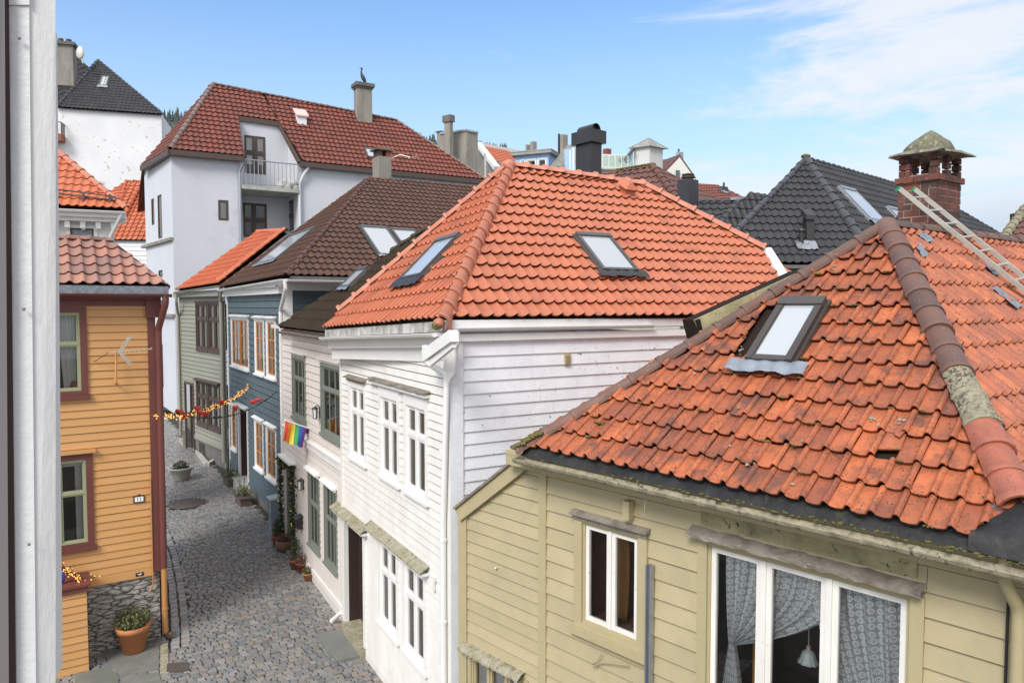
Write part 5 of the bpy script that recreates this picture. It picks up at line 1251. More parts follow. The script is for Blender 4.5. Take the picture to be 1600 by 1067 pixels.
# house number 11 on its plaque
a = YF.uv(217, 779)
mb = MB(); mb.fbox(YF, a[0] - .095, a[0] + .095, a[1] - .065, a[1] + .065, .02, .035); mb.fbox(YF, a[0] - .02, a[0] + .02, a[1] + .065, a[1] + .09, .02, .035); nm = mb.build('number_plaque', M['black_iron'], yh)
plain('number_white', (.85, .85, .83))
mb = MB(); mb.fbox(YF, a[0] - .073, a[0] + .073, a[1] - .045, a[1] + .045, .035, .038); mb.build('plate', M['number_white'], nm)
def text(body, F, u, v, w_, size, mt, parent, name='number'):
    c = bpy.data.curves.new(name, 'FONT'); c.body = body; c.size = size; c.extrude = .001; c.align_x = 'CENTER'; c.align_y = 'CENTER'
    o = bpy.data.objects.new(name, c); COL.objects.link(o)
    dg = bpy.context.evaluated_depsgraph_get(); me = bpy.data.meshes.new_from_object(o.evaluated_get(dg)); bpy.data.objects.remove(o)
    mb = MB()
    for p in me.polygons: mb.face([F.p(u + me.vertices[i].co.x, v + me.vertices[i].co.y, w_ + me.vertices[i].co.z) for i in p.vertices], .5)
    return mb.build(name, mt, parent)
text('11', YF, a[0], a[1], .0395, .10, M['black_iron'], nm)
a = YF.uv(218, 896); mb = MB(); mb.fbox(YF, a[0] - .07, a[0] + .07, a[1] - .035, a[1] + .035, .03, .036); q = mb.build('small_sign', M['black_iron'], yh)
mb = MB()
for u, v, s_ in ((-.025, .008, .014), (.025, .01, .014), (0, -.008, .012), (-.012, .0, .01), (.012, .0, .01)): mb.fbox(YF, a[0] + u - s_, a[0] + u + s_, a[1] + v - .007, a[1] + v + .007, .036, .038)
mb.build('emblem', M['number_white'], q)
# porch
qa = pP(135, 912, YF.O + YF.W * .62, YF.W)
AU = (qa - YF.O).dot(YF.U); AZ = qa.z
po = thing('porch', 'yellow clad porch box with maroon capping at the foot of the yellow house', 'porch', YF.p(AU - .6, 0, .3))
PWF = Frame(YF.p(0, 0, .62), YF.U); PSF = Frame(YF.p(AU, 0, .62), -YF.W)
mb = MB(); boards(mb, PWF, AU - 2.2, AU, .0, AZ - .12, .135, (), .018); boards(mb, PSF, 0, .62, 0, AZ - .12, .135, (), .018); mb.build('wall', M['yellow'], po)
mb = MB(); mb.fbox(PWF, AU - 2.2, AU + .03, AZ - .12, AZ - .02, -.64, .05); mb.fbox(PWF, AU - 2.2, AU + .06, AZ - .02, AZ + .02, -.64, .08); mb.build('capping', M['maroon'], po)
r0 = pP(85, 878, YF.O + YF.W * .40, YF.W); r1 = pP(131, 909, YF.O + YF.W * .40, YF.W)
mb = MB(); mb.beam(r0 + (r0 - r1) * .8, r1 + UP * .02, UP, .12, .05); mb.build('sloping_rail', M['maroon'], po)
mb = MB(); bq = pP(96, 899, YF.O + YF.W * .45, YF.W); mb.blob(bq - UP * .03, .06, .05, .13, 10, 8, jit=.08); tag(mb.build('blue_cloth', M['blue_cloth']), 'blue cloth lying under the sloping porch rail', 'cloth')
# antenna on the wall
am = YF.uv(180, 548); ab = YF.uv(180, 598)
an = thing('tv_antenna', 'aluminium aerial with fishbone boom on a painted pipe fixed to the yellow wall', 'antenna', YF.p(*ab, .0))
mb = MB(); mb.tube(fillet([YF.p(ab[0], ab[1], .0), YF.p(ab[0], ab[1], .16), YF.p(am[0], am[1] + .02, .16)], .05), .020, 8); mb.build('mast', M['yellow'], an)
bm0 = YF.p(am[0] - .12, am[1] - .02, .22); bm1 = pP(238, 545, YF.O + YF.W * .30, YF.W)
bd_ = (bm1 - bm0).normalized()
mb = MB(); mb.tube([bm0, bm1], .009, 6); mb.build('boom', M['alu'], an)
mb = MB(); ctr_ = bm0 + bd_ * .18
for sg in (1, -1):
    for o_ in (-.03, 0, .03):
        s_ = ctr_ + bd_ * o_; mb.tube([s_, s_ + UP * .26 * sg + bd_ * (.17 if sg > 0 else .17) + YF.W * .02], .007, 5)
    mb.beam(ctr_ + UP * .01 * sg, ctr_ + UP * .25 * sg + bd_ * .16, YF.W, .03, .004)
mb.build('reflector', M['alu'], an)
nE = 6
for k in range(nE):
    e_ = MB(); s_ = bm0 + bd_ * (.30 + (bm1 - bm0).length * .0 + ((bm1 - bm0).length - .32) * k / (nE - 1)); dv = (UP * .4 + YF.W * .9).normalized(); e_.tube([s_ - dv * .045, s_ + dv * .045], .010, 5); e_.build('element', M['alu'], an)
mb = MB(); mb.tube([bm0, YF.p(YF.uv(160, 556)[0], YF.uv(160, 556)[1], .12), YF.p(YF.uv(146, 565)[0], YF.uv(146, 565)[1], .03)], .006, 5); mb.build('feed_cable', M['wire_black'], an)
# curtains behind the yellow house's sashes
for k, (r, f0, f1, lab) in enumerate(((yw[0], .54, .93, 'pale net curtain hanging in the upper sage green window'), (yw[1], .78, .95, 'narrow net curtain at the side of the lower sage green window'))):
    mb = MB(); rows = []
    for j in range(9):
        t = j / 8; a0 = r[0] + (r[1] - r[0]) * (f0 + .12 * t * (k == 0)); a1 = r[0] + (r[1] - r[0]) * f1
        rows.append([YF.p(a0 + (a1 - a0) * i / 20, r[3] - (r[3] - r[2]) * t, -.16 + .02 * math.sin(i * 1.8)) for i in range(21)])
    mb.grid(rows, .5); tag(mb.build('net_curtain', M['curtain']), lab, 'curtain')
mb = MB(); q = yw[0]; c = YF.p(q[1] - .10, q[2] + .12, -.10); mb.lathe([(.0, -.09), (.05, -.09), (.065, .0), (.05, .03), (.05, .05)], c, 12); tag(mb.build('flower_pot', M['terracotta_dark']), 'small brown pot on the upper sill of the yellow house', 'pot')
mb = MB(); q = yw[1]; mb.fbox(YF, q[0] + .05, q[1] - .05, q[3] - .13, q[3] - .03, -.14, -.12); tag(mb.build('roller_blind', M['blind_white']), 'rolled up white blind at the top of the lower sage green window', 'blind')
# ---- white house with corbelled cornice behind ---------------------------------
cY = 19.5
c0 = pY(196, 326, cY); CF = Frame((c0.x, c0.y), (1.0, .42))
ch = thing('timber_house', 'white house with bracketed cornice and orange roof with snow guard, left edge', 'house', CF.p(-1.5, .5, -2))
EcR = c0.copy(); EcL = EcR - CF.U * 4.5
thc = math.radians(44); upC = -CF.W * math.cos(thc) + UP * math.sin(thc); nC = CF.U.cross(upC).normalized()
Ct = pP(88, 236, EcR, nC); Ct2 = Ct - CF.U * .9
roofplane([EcR, Ct, Ct2, EcL], (3, 0), .20, .31, 'S', M['tile_orange_far'], ch, amp=.042, th=.028)
cp = MB(); ridge(cp, EcR, Ct, .10, .40, UP, .014); cp.build('ridge_tiles', M['cap_new'], ch)
FC = PFrame(EcR, EcL, EcR, nC)
a, b = pP(100, 306, EcR, nC), pP(172, 319, EcR, nC)
mb = MB()
for dz in (.10, .20): mb.tube([a - CF.U * .6 + UP * dz, b + CF.U * .15 + UP * dz], .018, 6)
for k in range(5):
    q = b - CF.U * (.62 * k); mb.fbox(Frame(q, CF.U), -.03, .03, q.z - .02, q.z + .26, -.05, .02)
mb.build('snow_guard', M['iron'], ch)
gm = MB(); gutter(gm, EcL + CF.W * .06 - UP * .10, EcR + CF.W * .06 - UP * .10, .065); gm.build('gutter', M['white_trim'], ch)
wz = EcR.z - .14
mb = MB(); mb.fbox(CF, -4, -.02, wz - .12, wz, -.5, -.02); mb.fbox(CF, -4, -.05, wz - .22, wz - .12, -.5, -.14); mb.build('cornice', M['white_trim'], ch)
for k in range(7):
    mb = MB(); u = -.32 - .36 * k; mb.fbox(CF, u - .06, u + .06, wz - .40, wz - .222, -.42, -.20); mb.blob(CF.p(u, wz - .40, -.30), .06, .06, .06, 8, 6); mb.build('cornice_bracket', M['white_trim'], ch)
mb = MB(); mb.fbox(CF, -4, -.35, 3, wz - .22, -.6, -.42); mb.build('wall', M['plaster_white'], ch)
CW2 = Frame(CF.p(0, 0, -.42), CF.U)
r = CW2.rect((110, 356), (147, 358), (147, 372), (110, 372)); r = (r[0], r[1], r[3] - 1.2, r[3])
mb = MB(); ring(mb, CW2, (r[0] - .08, r[1] + .08, r[2] - .08, r[3] + .08), .08, .0, .05); wq = mb.build('window', M['white_trim'], ch)
mb = MB(); mb.fbox(CW2, r[0], r[1], r[2], r[3], .0, .012); mb.build('pane', M['tape_grey'], wq)
mb = MB(); ring(mb, CW2, r, .04, .012, .03); mb.build('sash', M['iron'], wq)
pipe([EcR + CF.W * .05 - UP * .12 - CF.U * .08, EcR - UP * .22 - CF.U * .12, CF.p(-.42, wz - .62, -.36), CF.p(-.42, 4., -.36)], .055, M['white_trim'], ch)
# ---- white boarded house with orange hip roof behind that ------------------------
dY = 47.
d0 = pY(184, 375, dY); DF = Frame((d0.x, d0.y), (1., .10))
dh = thing('timber_house', 'white boarded house with darker orange hip roof, half hidden beside the grey plaster tower', 'house', DF.p(1, .5, -2))
D1 = d0 + DF.U * 3.4; thd = math.radians(45); upD = -DF.W * math.cos(thd) + UP * math.sin(thd); nD = DF.U.cross(upD).normalized()
Dt = pP(197, 284, d0, nD); Dt2 = Dt + DF.U * 3.2; Dl = pP(165, 306, d0, nD)
E0 = d0 - DF.U * .5
roofplane([E0, D1 + DF.U * .6, Dt2, Dt], (0, 1), .34, .42, 'C', M['tile_orange_far'], dh, amp=.08, th=.05)
lp2 = [E0, Dt, pY(150, 312, dY + 2.5)]
roofplane([lp2[0], lp2[1], lp2[2]], (0, 2), .34, .42, 'C', M['tile_orange_far'], dh, amp=.08, th=.05)
cp = MB(); ridge(cp, E0, Dt, .15, .5, UP, .03); c2_ = MB(); ridge(c2_, pP(193, 342, d0, nD) + UP * .08, pP(216, 297, d0, nD) + UP * .12, .19, .45, UP, .03); c2_.build('hip_tiles', M['tile_orange_far'], dh); ridge(cp, Dt2, Dt, .13, .5, UP, .03, flip=True); cp.build('ridge_tiles', M['tile_orange_far'], dh)
mb = MB(); boards(mb, DF, -.2, 5, 2, d0.z - .18, .3, (), .03); mb.build('wall', M['white_side'], dh)
gm = MB(); gutter(gm, E0 + DF.W * .05 - UP * .1, D1 + DF.W * .05 - UP * .1, .07); gm.build('gutter', M['zinc'], dh)
# ---- tall white block with black roof --------------------------------------------
bY = 62.
tb = pY(252, 178, bY); TF = Frame((tb.x, tb.y), (1., .30))
tw_ = thing('apartment_block', 'tall white rendered block with peeling patches and black tiled roof at the left', 'building', TF.p(-5, 1, -3))
ez = pY(170, 165, bY).z
TE1 = tb.copy(); q0 = pP(90, 156, TF.O, TF.W)
mb = MB(); u_ = TF.u(90, 200)
mb.face([TF.p(u_ - 8, 1, 0), TF.p(0, 1, 0), TF.p(0, TE1.z, 0), TF.p(u_ - 8, TE1.z, 0)], .5); mb.face([TF.p(0, 1, 0), TF.p(0, 1, -12), TF.p(0, TE1.z, -12), TF.p(0, TE1.z, 0)], .5)
mb.build('wall', M['plaster_white'], tw_)
tht = math.radians(46); upT = -TF.W * math.cos(tht) + UP * math.sin(tht); nT = TF.U.cross(upT).normalized()
e1 = TE1 + TF.W * .3 + TF.U * .2 - UP * .1
T0 = pP(154, 95, e1, nT); e0 = e1 + TF.U * (TF.u(92, 153) - .3)
roofplane([e1, T0, e0 + (T0 - e0) * .0], (2, 0), .33, .42, 'S', M['tile_black'], tw_, amp=.06, th=.04)
T2 = pP(122, 90, e1 - TF.W * 4, nT); T3 = T2 - TF.U * 3
roofplane([T2 + TF.U * 3.5 - UP * 3.3, T2, T3 - TF.U * 3 - UP * 2, T3 - UP * 6], (3, 0), .33, .42, 'S', M['tile_black'], tw_, amp=.06, th=.04)
cp = MB(); ridge(cp, e0, T0, .16, .5, UP, .03); ridge(cp, e1, T0, .10, .5, UP, .02); ridge(cp, T3 - TF.U * 1.2 - UP * 2.2, T2, .16, .5, UP, .03); cp.build('ridge_tiles', M['cap_black'], tw_)
FT = PFrame(e1, e0, e1, nT); skylight(FT, [(154, 117), (167, 119), (171, 134), (159, 134)], tw_, M['win_grey'], (M['zinc'], .3, .1, .33), h=.1, t=.1, top=.12)
cq = pP(104, 100, e1 - TF.W * 3.5, TF.W); o, F = chimney_stack(cq, 1.3, 1.2, cq.z - 2, pP(104, 74, cq, TF.W).z, M['concrete'], tw_, TF.U, (M['stone_dark'], .2, .25))
for dx in (-.3, .3): mb = MB(); mb.tube([F.p(dx, pP(104, 74, cq, TF.W).z + .25, .3), F.p(dx, pP(104, 74, cq, TF.W).z + .55, .3)], .22, 10); mb.build('flue_pot', M['metal_black'], o)
ds = pP(125, 83, e1 - TF.W * 2.5, TF.W); mb = MB(); mb.blob(ds, .36, .12, .55, 14, 8); mb.tube([ds, ds - UP * .9 + TF.U * .2], .05, 6); mb.tube([ds + UP * .9, ds + UP * .7 + TF.U * 1.], .015, 4); mb.build('satellite_dish', M['alu'], tw_)
a0 = TF.uv(88, 195); a1 = TF.uv(102, 224)
mb = MB(); mb.fbox(TF, a0[0] - 2, a1[0], a1[1], a1[1] + .55, 0, 1.0); bal = mb.build('balcony', M['terracotta_dark'], tw_)
mb = MB()
for k in range(9): mb.tube([TF.p(a1[0] - .25 * k, a1[1] + .55, .97), TF.p(a1[0] - .25 * k, a0[1], .97)], .03, 5)
for k in range(4): mb.tube([TF.p(a1[0] - .03, a1[1] + .55, .25 * k), TF.p(a1[0] - .03, a0[1], .25 * k)], .03, 5)
mb.tube([TF.p(a0[0] - 2, a0[1], .97), TF.p(a1[0], a0[1], .97), TF.p(a1[0], a0[1], 0)], .04, 5); mb.build('railing', M['iron'], bal)
# ---- grey plaster building with red-brown roof -----------------------------------
t0 = pY(271, 400, 38.)
BU = V((1.7, 1, 0)).normalized(); XF = Frame((t0.x, t0.y), BU); XS = Frame((t0.x, t0.y), (.8, -1))
big = thing('apartment_block', 'grey-white plaster building with red-brown tiled roof and a recessed balcony', 'building', XF.p(6, .8, -4))
ezx = XF.uv(271, 236)[1]
uN0, uN1, uN2 = XF.u(376, 300), XF.u(466, 300), XF.u(757, 300)
sw = XS.u(226, 300)
tw1 = XF.rect((341, 313), (357, 313), (357, 345), (341, 344))
mb = MB()
def plain_wall(mb, F, u0, u1, v0, v1, holes=(), w=0.):
    us = sorted({u0, u1} | {x for h in holes for x in h[:2] if u0 < x < u1}); vs = sorted({v0, v1} | {x for h in holes for x in h[2:] if v0 < x < v1})
    for a, b in zip(us, us[1:]):
        for c, d in zip(vs, vs[1:]):
            mu, mv = (a + b) / 2, (c + d) / 2
            if any(h[0] < mu < h[1] and h[2] < mv < h[3] for h in holes): continue
            mb.face([F.p(a, c, w), F.p(b, c, w), F.p(b, d, w), F.p(a, d, w)], .5)
plain_wall(mb, XF, 0, uN0, 0, ezx, [tw1]); plain_wall(mb, XF, uN1, uN2, 0, ezx)
ss_ = [XS.rect((237, 312), (241, 310), (241, 350), (237, 352)), XS.rect((247, 306), (253, 304), (253, 371), (247, 373)), XS.rect((248, 423), (254, 422), (254, 432), (248, 433)), XS.rect((249, 470), (255, 469), (255, 486), (249, 487)), XS.rect((249, 538), (255, 538), (255, 602), (249, 606))]
plain_wall(mb, XS, sw, 0, 0, ezx, ss_)
thx = math.radians(47); pe = XF.p(0, ezx, .35); upX = -XF.W * math.cos(thx) + UP * math.sin(thx); nX = XF.U.cross(upX).normalized()
DEP = abs((pP(400, 185, pe, nX) - XF.O).dot(XF.W)); KB = Frame(XF.p(uN0, 0, -DEP), BU); KR = Frame(XF.p(uN1, 0, -DEP), (XF.W.x, XF.W.y)); 
kw = uN1 - uN0; kb1 = KB.rect((382, 211), (415, 215), (415, 274), (382, 270)); kb2 = KB.rect((380, 317), (417, 319), (417, 372), (380, 370))
kr1 = KR.rect((442, 228), (450, 225), (450, 273), (442, 275)); kr2 = KR.rect((443, 318), (459, 313), (459, 358), (443, 366))
ztopn = KB.uv(400, 178)[1] + 2.; nXu = nX if nX.z > 0 else -nX
plain_wall(mb, KB, -.3, kw + .3, 0, ztopn, [kb1, kb2]); plain_wall(mb, KR, 0, DEP, 0, ztopn, [kr1, kr2]); mb.face([XF.p(uN0, 0, 0), XF.p(uN0, 0, -DEP), XF.p(uN0, ztopn, -DEP), XF.p(uN0, ezx, 0)], .5)
mb.face([XF.p(uN2, 0, 0), XF.p(uN2, 0, -10), XF.p(uN2, ezx, -10), XF.p(uN2, ezx, 0)], .5)
mb.build('wall', M['plaster'], big, [(pe - nXu * .06, nXu)])
for r, F, c_, ro in ((tw1, XF, (), ()), (kb1, KB, (.5,), (.55,)), (kb2, KB, (.45,), (.5,)), (kr1, KR, (), ()), (kr2, KR, (.5,), (.5,))):
    window(F, r, big, M['brown_frame'], M['brown_frame'], cas=.0, casd=.01, cols=c_, rows=ro, mull=.10, sash=.09, depth=.5, blind=(M['blind_white'], .25 if r is not tw1 else .02, .98) if r in (kb1, kr1, tw1) else None)  # small tower window: pale blind added in place of the lamp glow inside
for r in ss_: window(XS, r, big, M['brown_frame'], M['brown_frame'], cas=.0, sash=.06, depth=.4)
for a, b in (((225, 386), (271, 371)), ((250, 493), (271, 490))):
    v = (XS.uv(*a)[1] + XS.uv(*b)[1]) / 2; mb = MB(); mb.fbox(XS, XS.u(*a), .02, v - .12, v + .04, -.02, .16); mb.build('ledge', M['concrete'], big)
q = lambda px, py: pP(px, py, pe, nX)
L0, RT, RR2, RL2 = q(266, 233), q(759, 281), q(620, 189), q(333, 132)
n0, n1, n2, n3 = q(381, 244), q(371, 181), q(435, 190), q(468, 252); t1, t2 = q(363, 138), q(408, 147)
kwr = dict(tw=.30, tl=.42, prof='S', mat=M['tile_redbrown'], parent=big, amp=.06, th=.06, jit=.004)
roofplane([L0, n0, n1, t1, RL2], (0, 1), **kwr); roofplane([n1, n2, t2, t1], (0, 1), **kwr); roofplane([n3, RT, RR2, t2, n2], (0, 1), **kwr)
LS = pP(222, 259, XS.O + XS.W * .3, XS.W)
roofplane([LS, L0, RL2], (0, 1), **kwr)
rb2 = MB(); rb2.face([RL2, RR2, RR2 - XF.W * 6 - UP * 6, RL2 - XF.W * 6 - UP * 6], .5); rb2.face([RR2, RT, RT - XF.W * 10, RR2 - XF.W * 6 - UP * 6], .5); rb2.face([RL2, LS, LS - XF.W * 6 - UP * 2, RL2 - XF.W * 6 - UP * 6], .5); rb2.build('back_roof', M['tile_redbrown'], big)
cp = MB(); ridge(cp, L0, RL2, .15, .42, UP, .03); ridge(cp, RR2, RL2, .13, .42, UP, .02, flip=True); ridge(cp, RT, RR2, .11, .42, UP, .02); cp.build('ridge_tiles', M['cap_grey'], big)
mb = MB()
for a, b in ((L0, n0), (n3, RT), (LS, L0), (n1, n2)): mb.beam(a - UP * .03, b - UP * .03, UP, .25, .28)
mb.beam(n0, n1, UP, .12, .2); mb.beam(n3, n2, UP, .12, .2)
mb.build('eave_fascia', M['brown_frame'], big)
FX = PFrame(pe, pe, pe + BU, nX)
skylight(FX, [(565, 229), (588, 233), (600, 246), (578, 246)], big, M['win_grey'], None, h=.16, t=.09)
hp_ = q(472, 196); hz = lambda a, b, c: hp_ + BU * a + upX * b + UP * c
mb = MB(); mb.hexa([hz(-.28, 0, -.1), hz(.28, 0, -.1), hz(.28, .9, -.1), hz(-.28, .9, -.1), hz(-.28, 0, .65), hz(.28, 0, .65), hz(.28, .5, .3), hz(-.28, .5, .3)]); hq_ = mb.build('roof_hatch', M['plaster_white'], big)
mb = MB(); mb.hexa([hz(-.38, -.15, .62), hz(.38, -.15, .62), hz(.38, .95, .35), hz(-.38, .95, .35), hz(-.38, -.15, .70), hz(.38, -.15, .70), hz(.38, .95, .42), hz(-.38, .95, .42)]); mb.build('hatch_lid', M['redwhite'], hq_)
cq = q(570, 192); zt = pP(570, 139, cq, XF.W).z
o, F = chimney_stack(cq - XF.W * .3, .95, .75, cq.z - 1, zt, M['concrete'], big, BU)
mb = MB(); mb.fbox(F, -.62, .62, zt + .12, zt + .34, -.52, .52); mb.fbox(F, -.54, .54, zt + .002, zt + .12, -.44, .44); mb.build('cap', M['stone_dark'], o)
mb = MB(); fz = q(572, 199); mb.beam(fz - BU * .85, fz + BU * .85, nX, .3, .12); mb.build('flashing', M['lead'], o)
bz = zt + .34; bc = F.p(0, 0, 0); bc.z = bz
bird = thing('bird', 'dark cormorant-like bird standing upright on the tall concrete chimney', 'bird', bc)
mb = MB(); rows = []
for (x, z, rx, ry) in ((.16, .10, .02, .02), (.13, .16, .09, .08), (.06, .32, .14, .12), (-.02, .52, .13, .11), (-.08, .68, .07, .06), (-.09, .84, .05, .045), (-.06, .94, .05, .045), (-.05, .99, .065, .055), (-.08, 1.05, .045, .045), (-.09, 1.08, .01, .01)):
    rows.append([bc + V((x + rx * math.cos(6.283 * k / 10), ry * math.sin(6.283 * k / 10), z)) for k in range(10)])
mb.grid(rows, .5, True, True); mb.tube([bc + V((-.09, 0, 1.01)), bc + V((-.22, 0, 1.04))], [.025, .008], 6); mb.tube([bc + V((.12, 0, .2)), bc + V((.24, 0, -.02))], [.06, .03], 6)
for dy in (-.05, .05): mb.tube([bc + V((.05, dy, .22)), bc + V((.04, dy, 0))], .02, 5)
mb.build('body', M['bird'], bird)
# balcony in the recess
bz0 = XF.uv(420, 293)[1]
mb = MB(); mb.fbox(XF, uN0 + .02, uN1 - .02, bz0 - .22, bz0, -DEP, .25); bal = mb.build('balcony', M['slab_grey'], big)
mb = MB(); zr = XF.uv(420, 254)[1]
for k in range(15): u = uN0 + .05 + (kw - .1) * k / 14; mb.tube([XF.p(u, bz0, .2), XF.p(u, zr, .2)], .022, 5)
mb.tube([XF.p(uN0, zr, .2), XF.p(uN1, zr, .2)], .035, 6); mb.tube([XF.p(uN0, bz0 + .1, .2), XF.p(uN1, bz0 + .1, .2)], .02, 6); mb.build('railing', M['zinc'], bal)
mb = MB(); u = XF.u(452, 280); 
for k in range(14): mb.blob(XF.p(u + R.uniform(-.6, .6), bz0 + R.uniform(.08, .42), -.3 + R.uniform(-.2, .2)), .22, .2, .2, 8, 6, jit=.2)
tag(mb.build('white_bundle', M['blind_white']), 'white bundle of bags heaped on the recessed balcony floor', 'bundle')
pipe([n0 - UP * .3, XF.p(uN0 - .06, ezx - .8, .12), XF.p(uN0 - .06, 2., .12)], .085, M['zinc'], big)
pipe([n3 - UP * .3 + BU * .5, XF.p(uN1 + .25, ezx - .7, .2), XF.p(uN1 + .05, ezx - 1.2, .12), XF.p(uN1 + .05, 2, .12)], .09, M['plaster'], big)
# ---- black roofed house on the right ------------------------------------------------
kh = pY(1199, 412, 17.2); KU = V((1, .06, 0)).normalized(); KF = Frame((kh.x, kh.y), KU)
bk = thing('timber_house', 'house with black tiled hip roof and skylight behind the brick chimney', 'house', KF.p(3, 1, -3))
thk = math.radians(43); upK = -KF.W * math.cos(thk) + UP * math.sin(thk); nK = KU.cross(upK).normalized()
q = lambda px, py: pP(px, py, kh, nK)
KA, KH, K0 = q(1259, 249), q(1372, 414), q(1110, 400)
KH = kh + KU * ((KH - kh).dot(KU)); 
roofplane([q(1112, 410), KH, KA], (0, 1), .20, .31, 'S', M['tile_black'], bk, amp=.044, th=.03)
krd = V((1.13, 1, 0)).normalized(); nK2 = krd.cross(KA - KH).normalized(); nK2 = nK2 if nK2.z > 0 else -nK2
KE_ = pP(1452, 302, KA, nK2); KX = KA + krd * ((KE_ - KA).dot(krd)); kdn = KH - KA; kdn = kdn - krd * kdn.dot(krd)
KZ = pP(1640, 412, KA, nK2)
roofplane([KH, KH + krd * 9, KX + (KZ - KX) * .6, KX, KA], (0, 1), .20, .31, 'S', M['tile_black'], bk, amp=.044, th=.03)
FK2 = PFrame(KH, KH, KH + krd, nK2)
skylight(FK2, [(1313, 290), (1336, 295), (1385, 346), (1360, 340)], bk, M['zinc'], (M['zinc'], .2, .04, .2), t=.04)
skylight(FK2, [(1388, 322), (1404, 325), (1420, 340), (1402, 338)], bk, M['zinc'], None, t=.04)
cp = MB(); ridge(cp, KH, KA, .125, .36, UP, .014); ridge(cp, q(1118, 396), KA, .09, .42, UP, .012); ridge(cp, KX, KA, .075, .34, UP, .02, flip=True); ridge(cp, KX + (KZ - KX) * .9, KX, .08, .34, UP, .014); cp.build('ridge_tiles', M['cap_black'], bk)
mb = MB(); mb.blob(KA + UP * .08, .14, .12, .06, 8, 5, jit=.2); tag(mb.build('moss', M['moss'], bk), None, None, kind='stuff')
mb = MB(); boards(mb, KF, -2, 5, 4, kh.z - .22, .18, (), .02, w=-.35); mb.build('wall', M['cream'], bk)
mb = MB(); mb.fbox(KF, -2, (KH - kh).dot(KU), kh.z - .16, kh.z - .03, -.3, .03); mb.build('eave_fascia', M['stone_dark'], bk)
gm = MB(); gutter(gm, kh - KU * 2 + KF.W * .06 - UP * .12, KH + KF.W * .06 - UP * .12, .06); gm.build('gutter', M['metal_dark'], bk)
FK = PFrame(kh, kh, kh + KU, nK)
def fk(px, py): p = q(px, py) - FK.O; return p.dot(FK.U), p.dot(FK.V)
u, v = fk(1267, 378); vt_ = FK.p(u, v, 0); hz = lambda a, b, c: vt_ + KU * a - KF.W * b + UP * c
mb = MB(); mb.hexa([hz(-.10, 0, -.1), hz(.10, 0, -.1), hz(.10, .25, -.1), hz(-.10, .25, -.1), hz(-.10, .05, .55), hz(.10, .05, .55), hz(.10, .25, .62), hz(-.10, .25, .62)])
mb.hexa([hz(-.14, -.02, .55), hz(.14, -.02, .55), hz(.14, .30, .68), hz(-.14, .30, .68), hz(-.12, .0, .66), hz(.12, .0, .66), hz(.12, .30, .85), hz(-.12, .30, .85)]); vb = mb.build('roof_vent', M['metal_dark'], bk)
u2, v2 = fk(1252, 384); vp_ = FK.p(u2, v2, 0); mb = MB(); mb.tube([vp_, vp_ + UP * .38], .055, 10); mb.lathe([(.10, .36), (.10, .39), (.0, .46)], vp_, 12, .5); mb.build('vent_pipe', M['metal_dark'], bk)
mb = MB(); lo = FK.p(u2 - .02, v2 - .06, .07); rows = []
for j in range(5): rows.append([FK.p(u2 - .16 + .52 * i / 8, v2 - .22 + .32 * j / 4, .075 + R.uniform(-.02, .02)) for i in range(9)])
mb.grid(rows, .5); mb.build('lead_apron', M['zinc'], bk)
# lower black roof beside it
lh0 = pY(1155, 316, 21.); LU = V((1, .0, 0))
lb = thing('timber_house', 'low black tiled roof with grey hip caps just right of the smaller black chimney', 'house', (lh0.x - 2, lh0.y, 4))
def pl_roof(pts, e, parent, m_, tw=.22, tl=.32, **k): return roofplane(pts, e, tw, tl, k.pop('prof', 'S'), M[m_], parent, amp=k.pop('amp', .045), th=.03, **k)
thl = math.radians(38); fw = V((0, -1, 0)); nl_ = (LU).cross(V((0, math.cos(thl), math.sin(thl)))).normalized()
ql = lambda px, py: pP(px, py, lh0, nl_)
a0, a1 = ql(1080, 320), ql(1155, 315); b0 = V((a0.x - .3, a0.y - 3, a0.z - 3 * math.tan(thl)))
b1 = ql(1098, 386)
pl_roof([V((b1.x - 4, b1.y, b1.z)), b1, a1, V((a1.x - 4, a1.y, a1.z))], (0, 1), lb, 'tile_black')
nr_ = V((.55, -.62, .62)).normalized(); a2 = pP(1200, 309, a1, nr_); c1 = pP(1143, 385, a1, nr_); 
pl_roof([b1, V((a1.x + 3, a1.y - .2, b1.z)), V((a1.x + 2.6, a1.y + .4, a1.z)), a1], (0, 1), lb, 'tile_black')
cp = MB(); ridge(cp, b1, a1, .13, .30, UP, .016); ridge(cp, V((a1.x - 4, a1.y, a1.z)), a1, .07, .34, UP, .012); ridge(cp, V((a1.x + 2.6, a1.y + .4, a1.z)), a1, .07, .34, UP, .012); cp.build('ridge_tiles', M['cap_black'], lb)
mb = MB(); mb.beam(a1 - V((.3, 0, -.1)), a1 + V((.25, 0, .12)), UP, .3, .08); mb.build('lead_cap', M['zinc'], lb)
mb = MB(); mb.box(a1.x - 4, a1.x + 2.5, a1.y - 1.5, a1.y + 1.5, 2, b1.z - .1); mb.build('wall', M['cream'], lb)
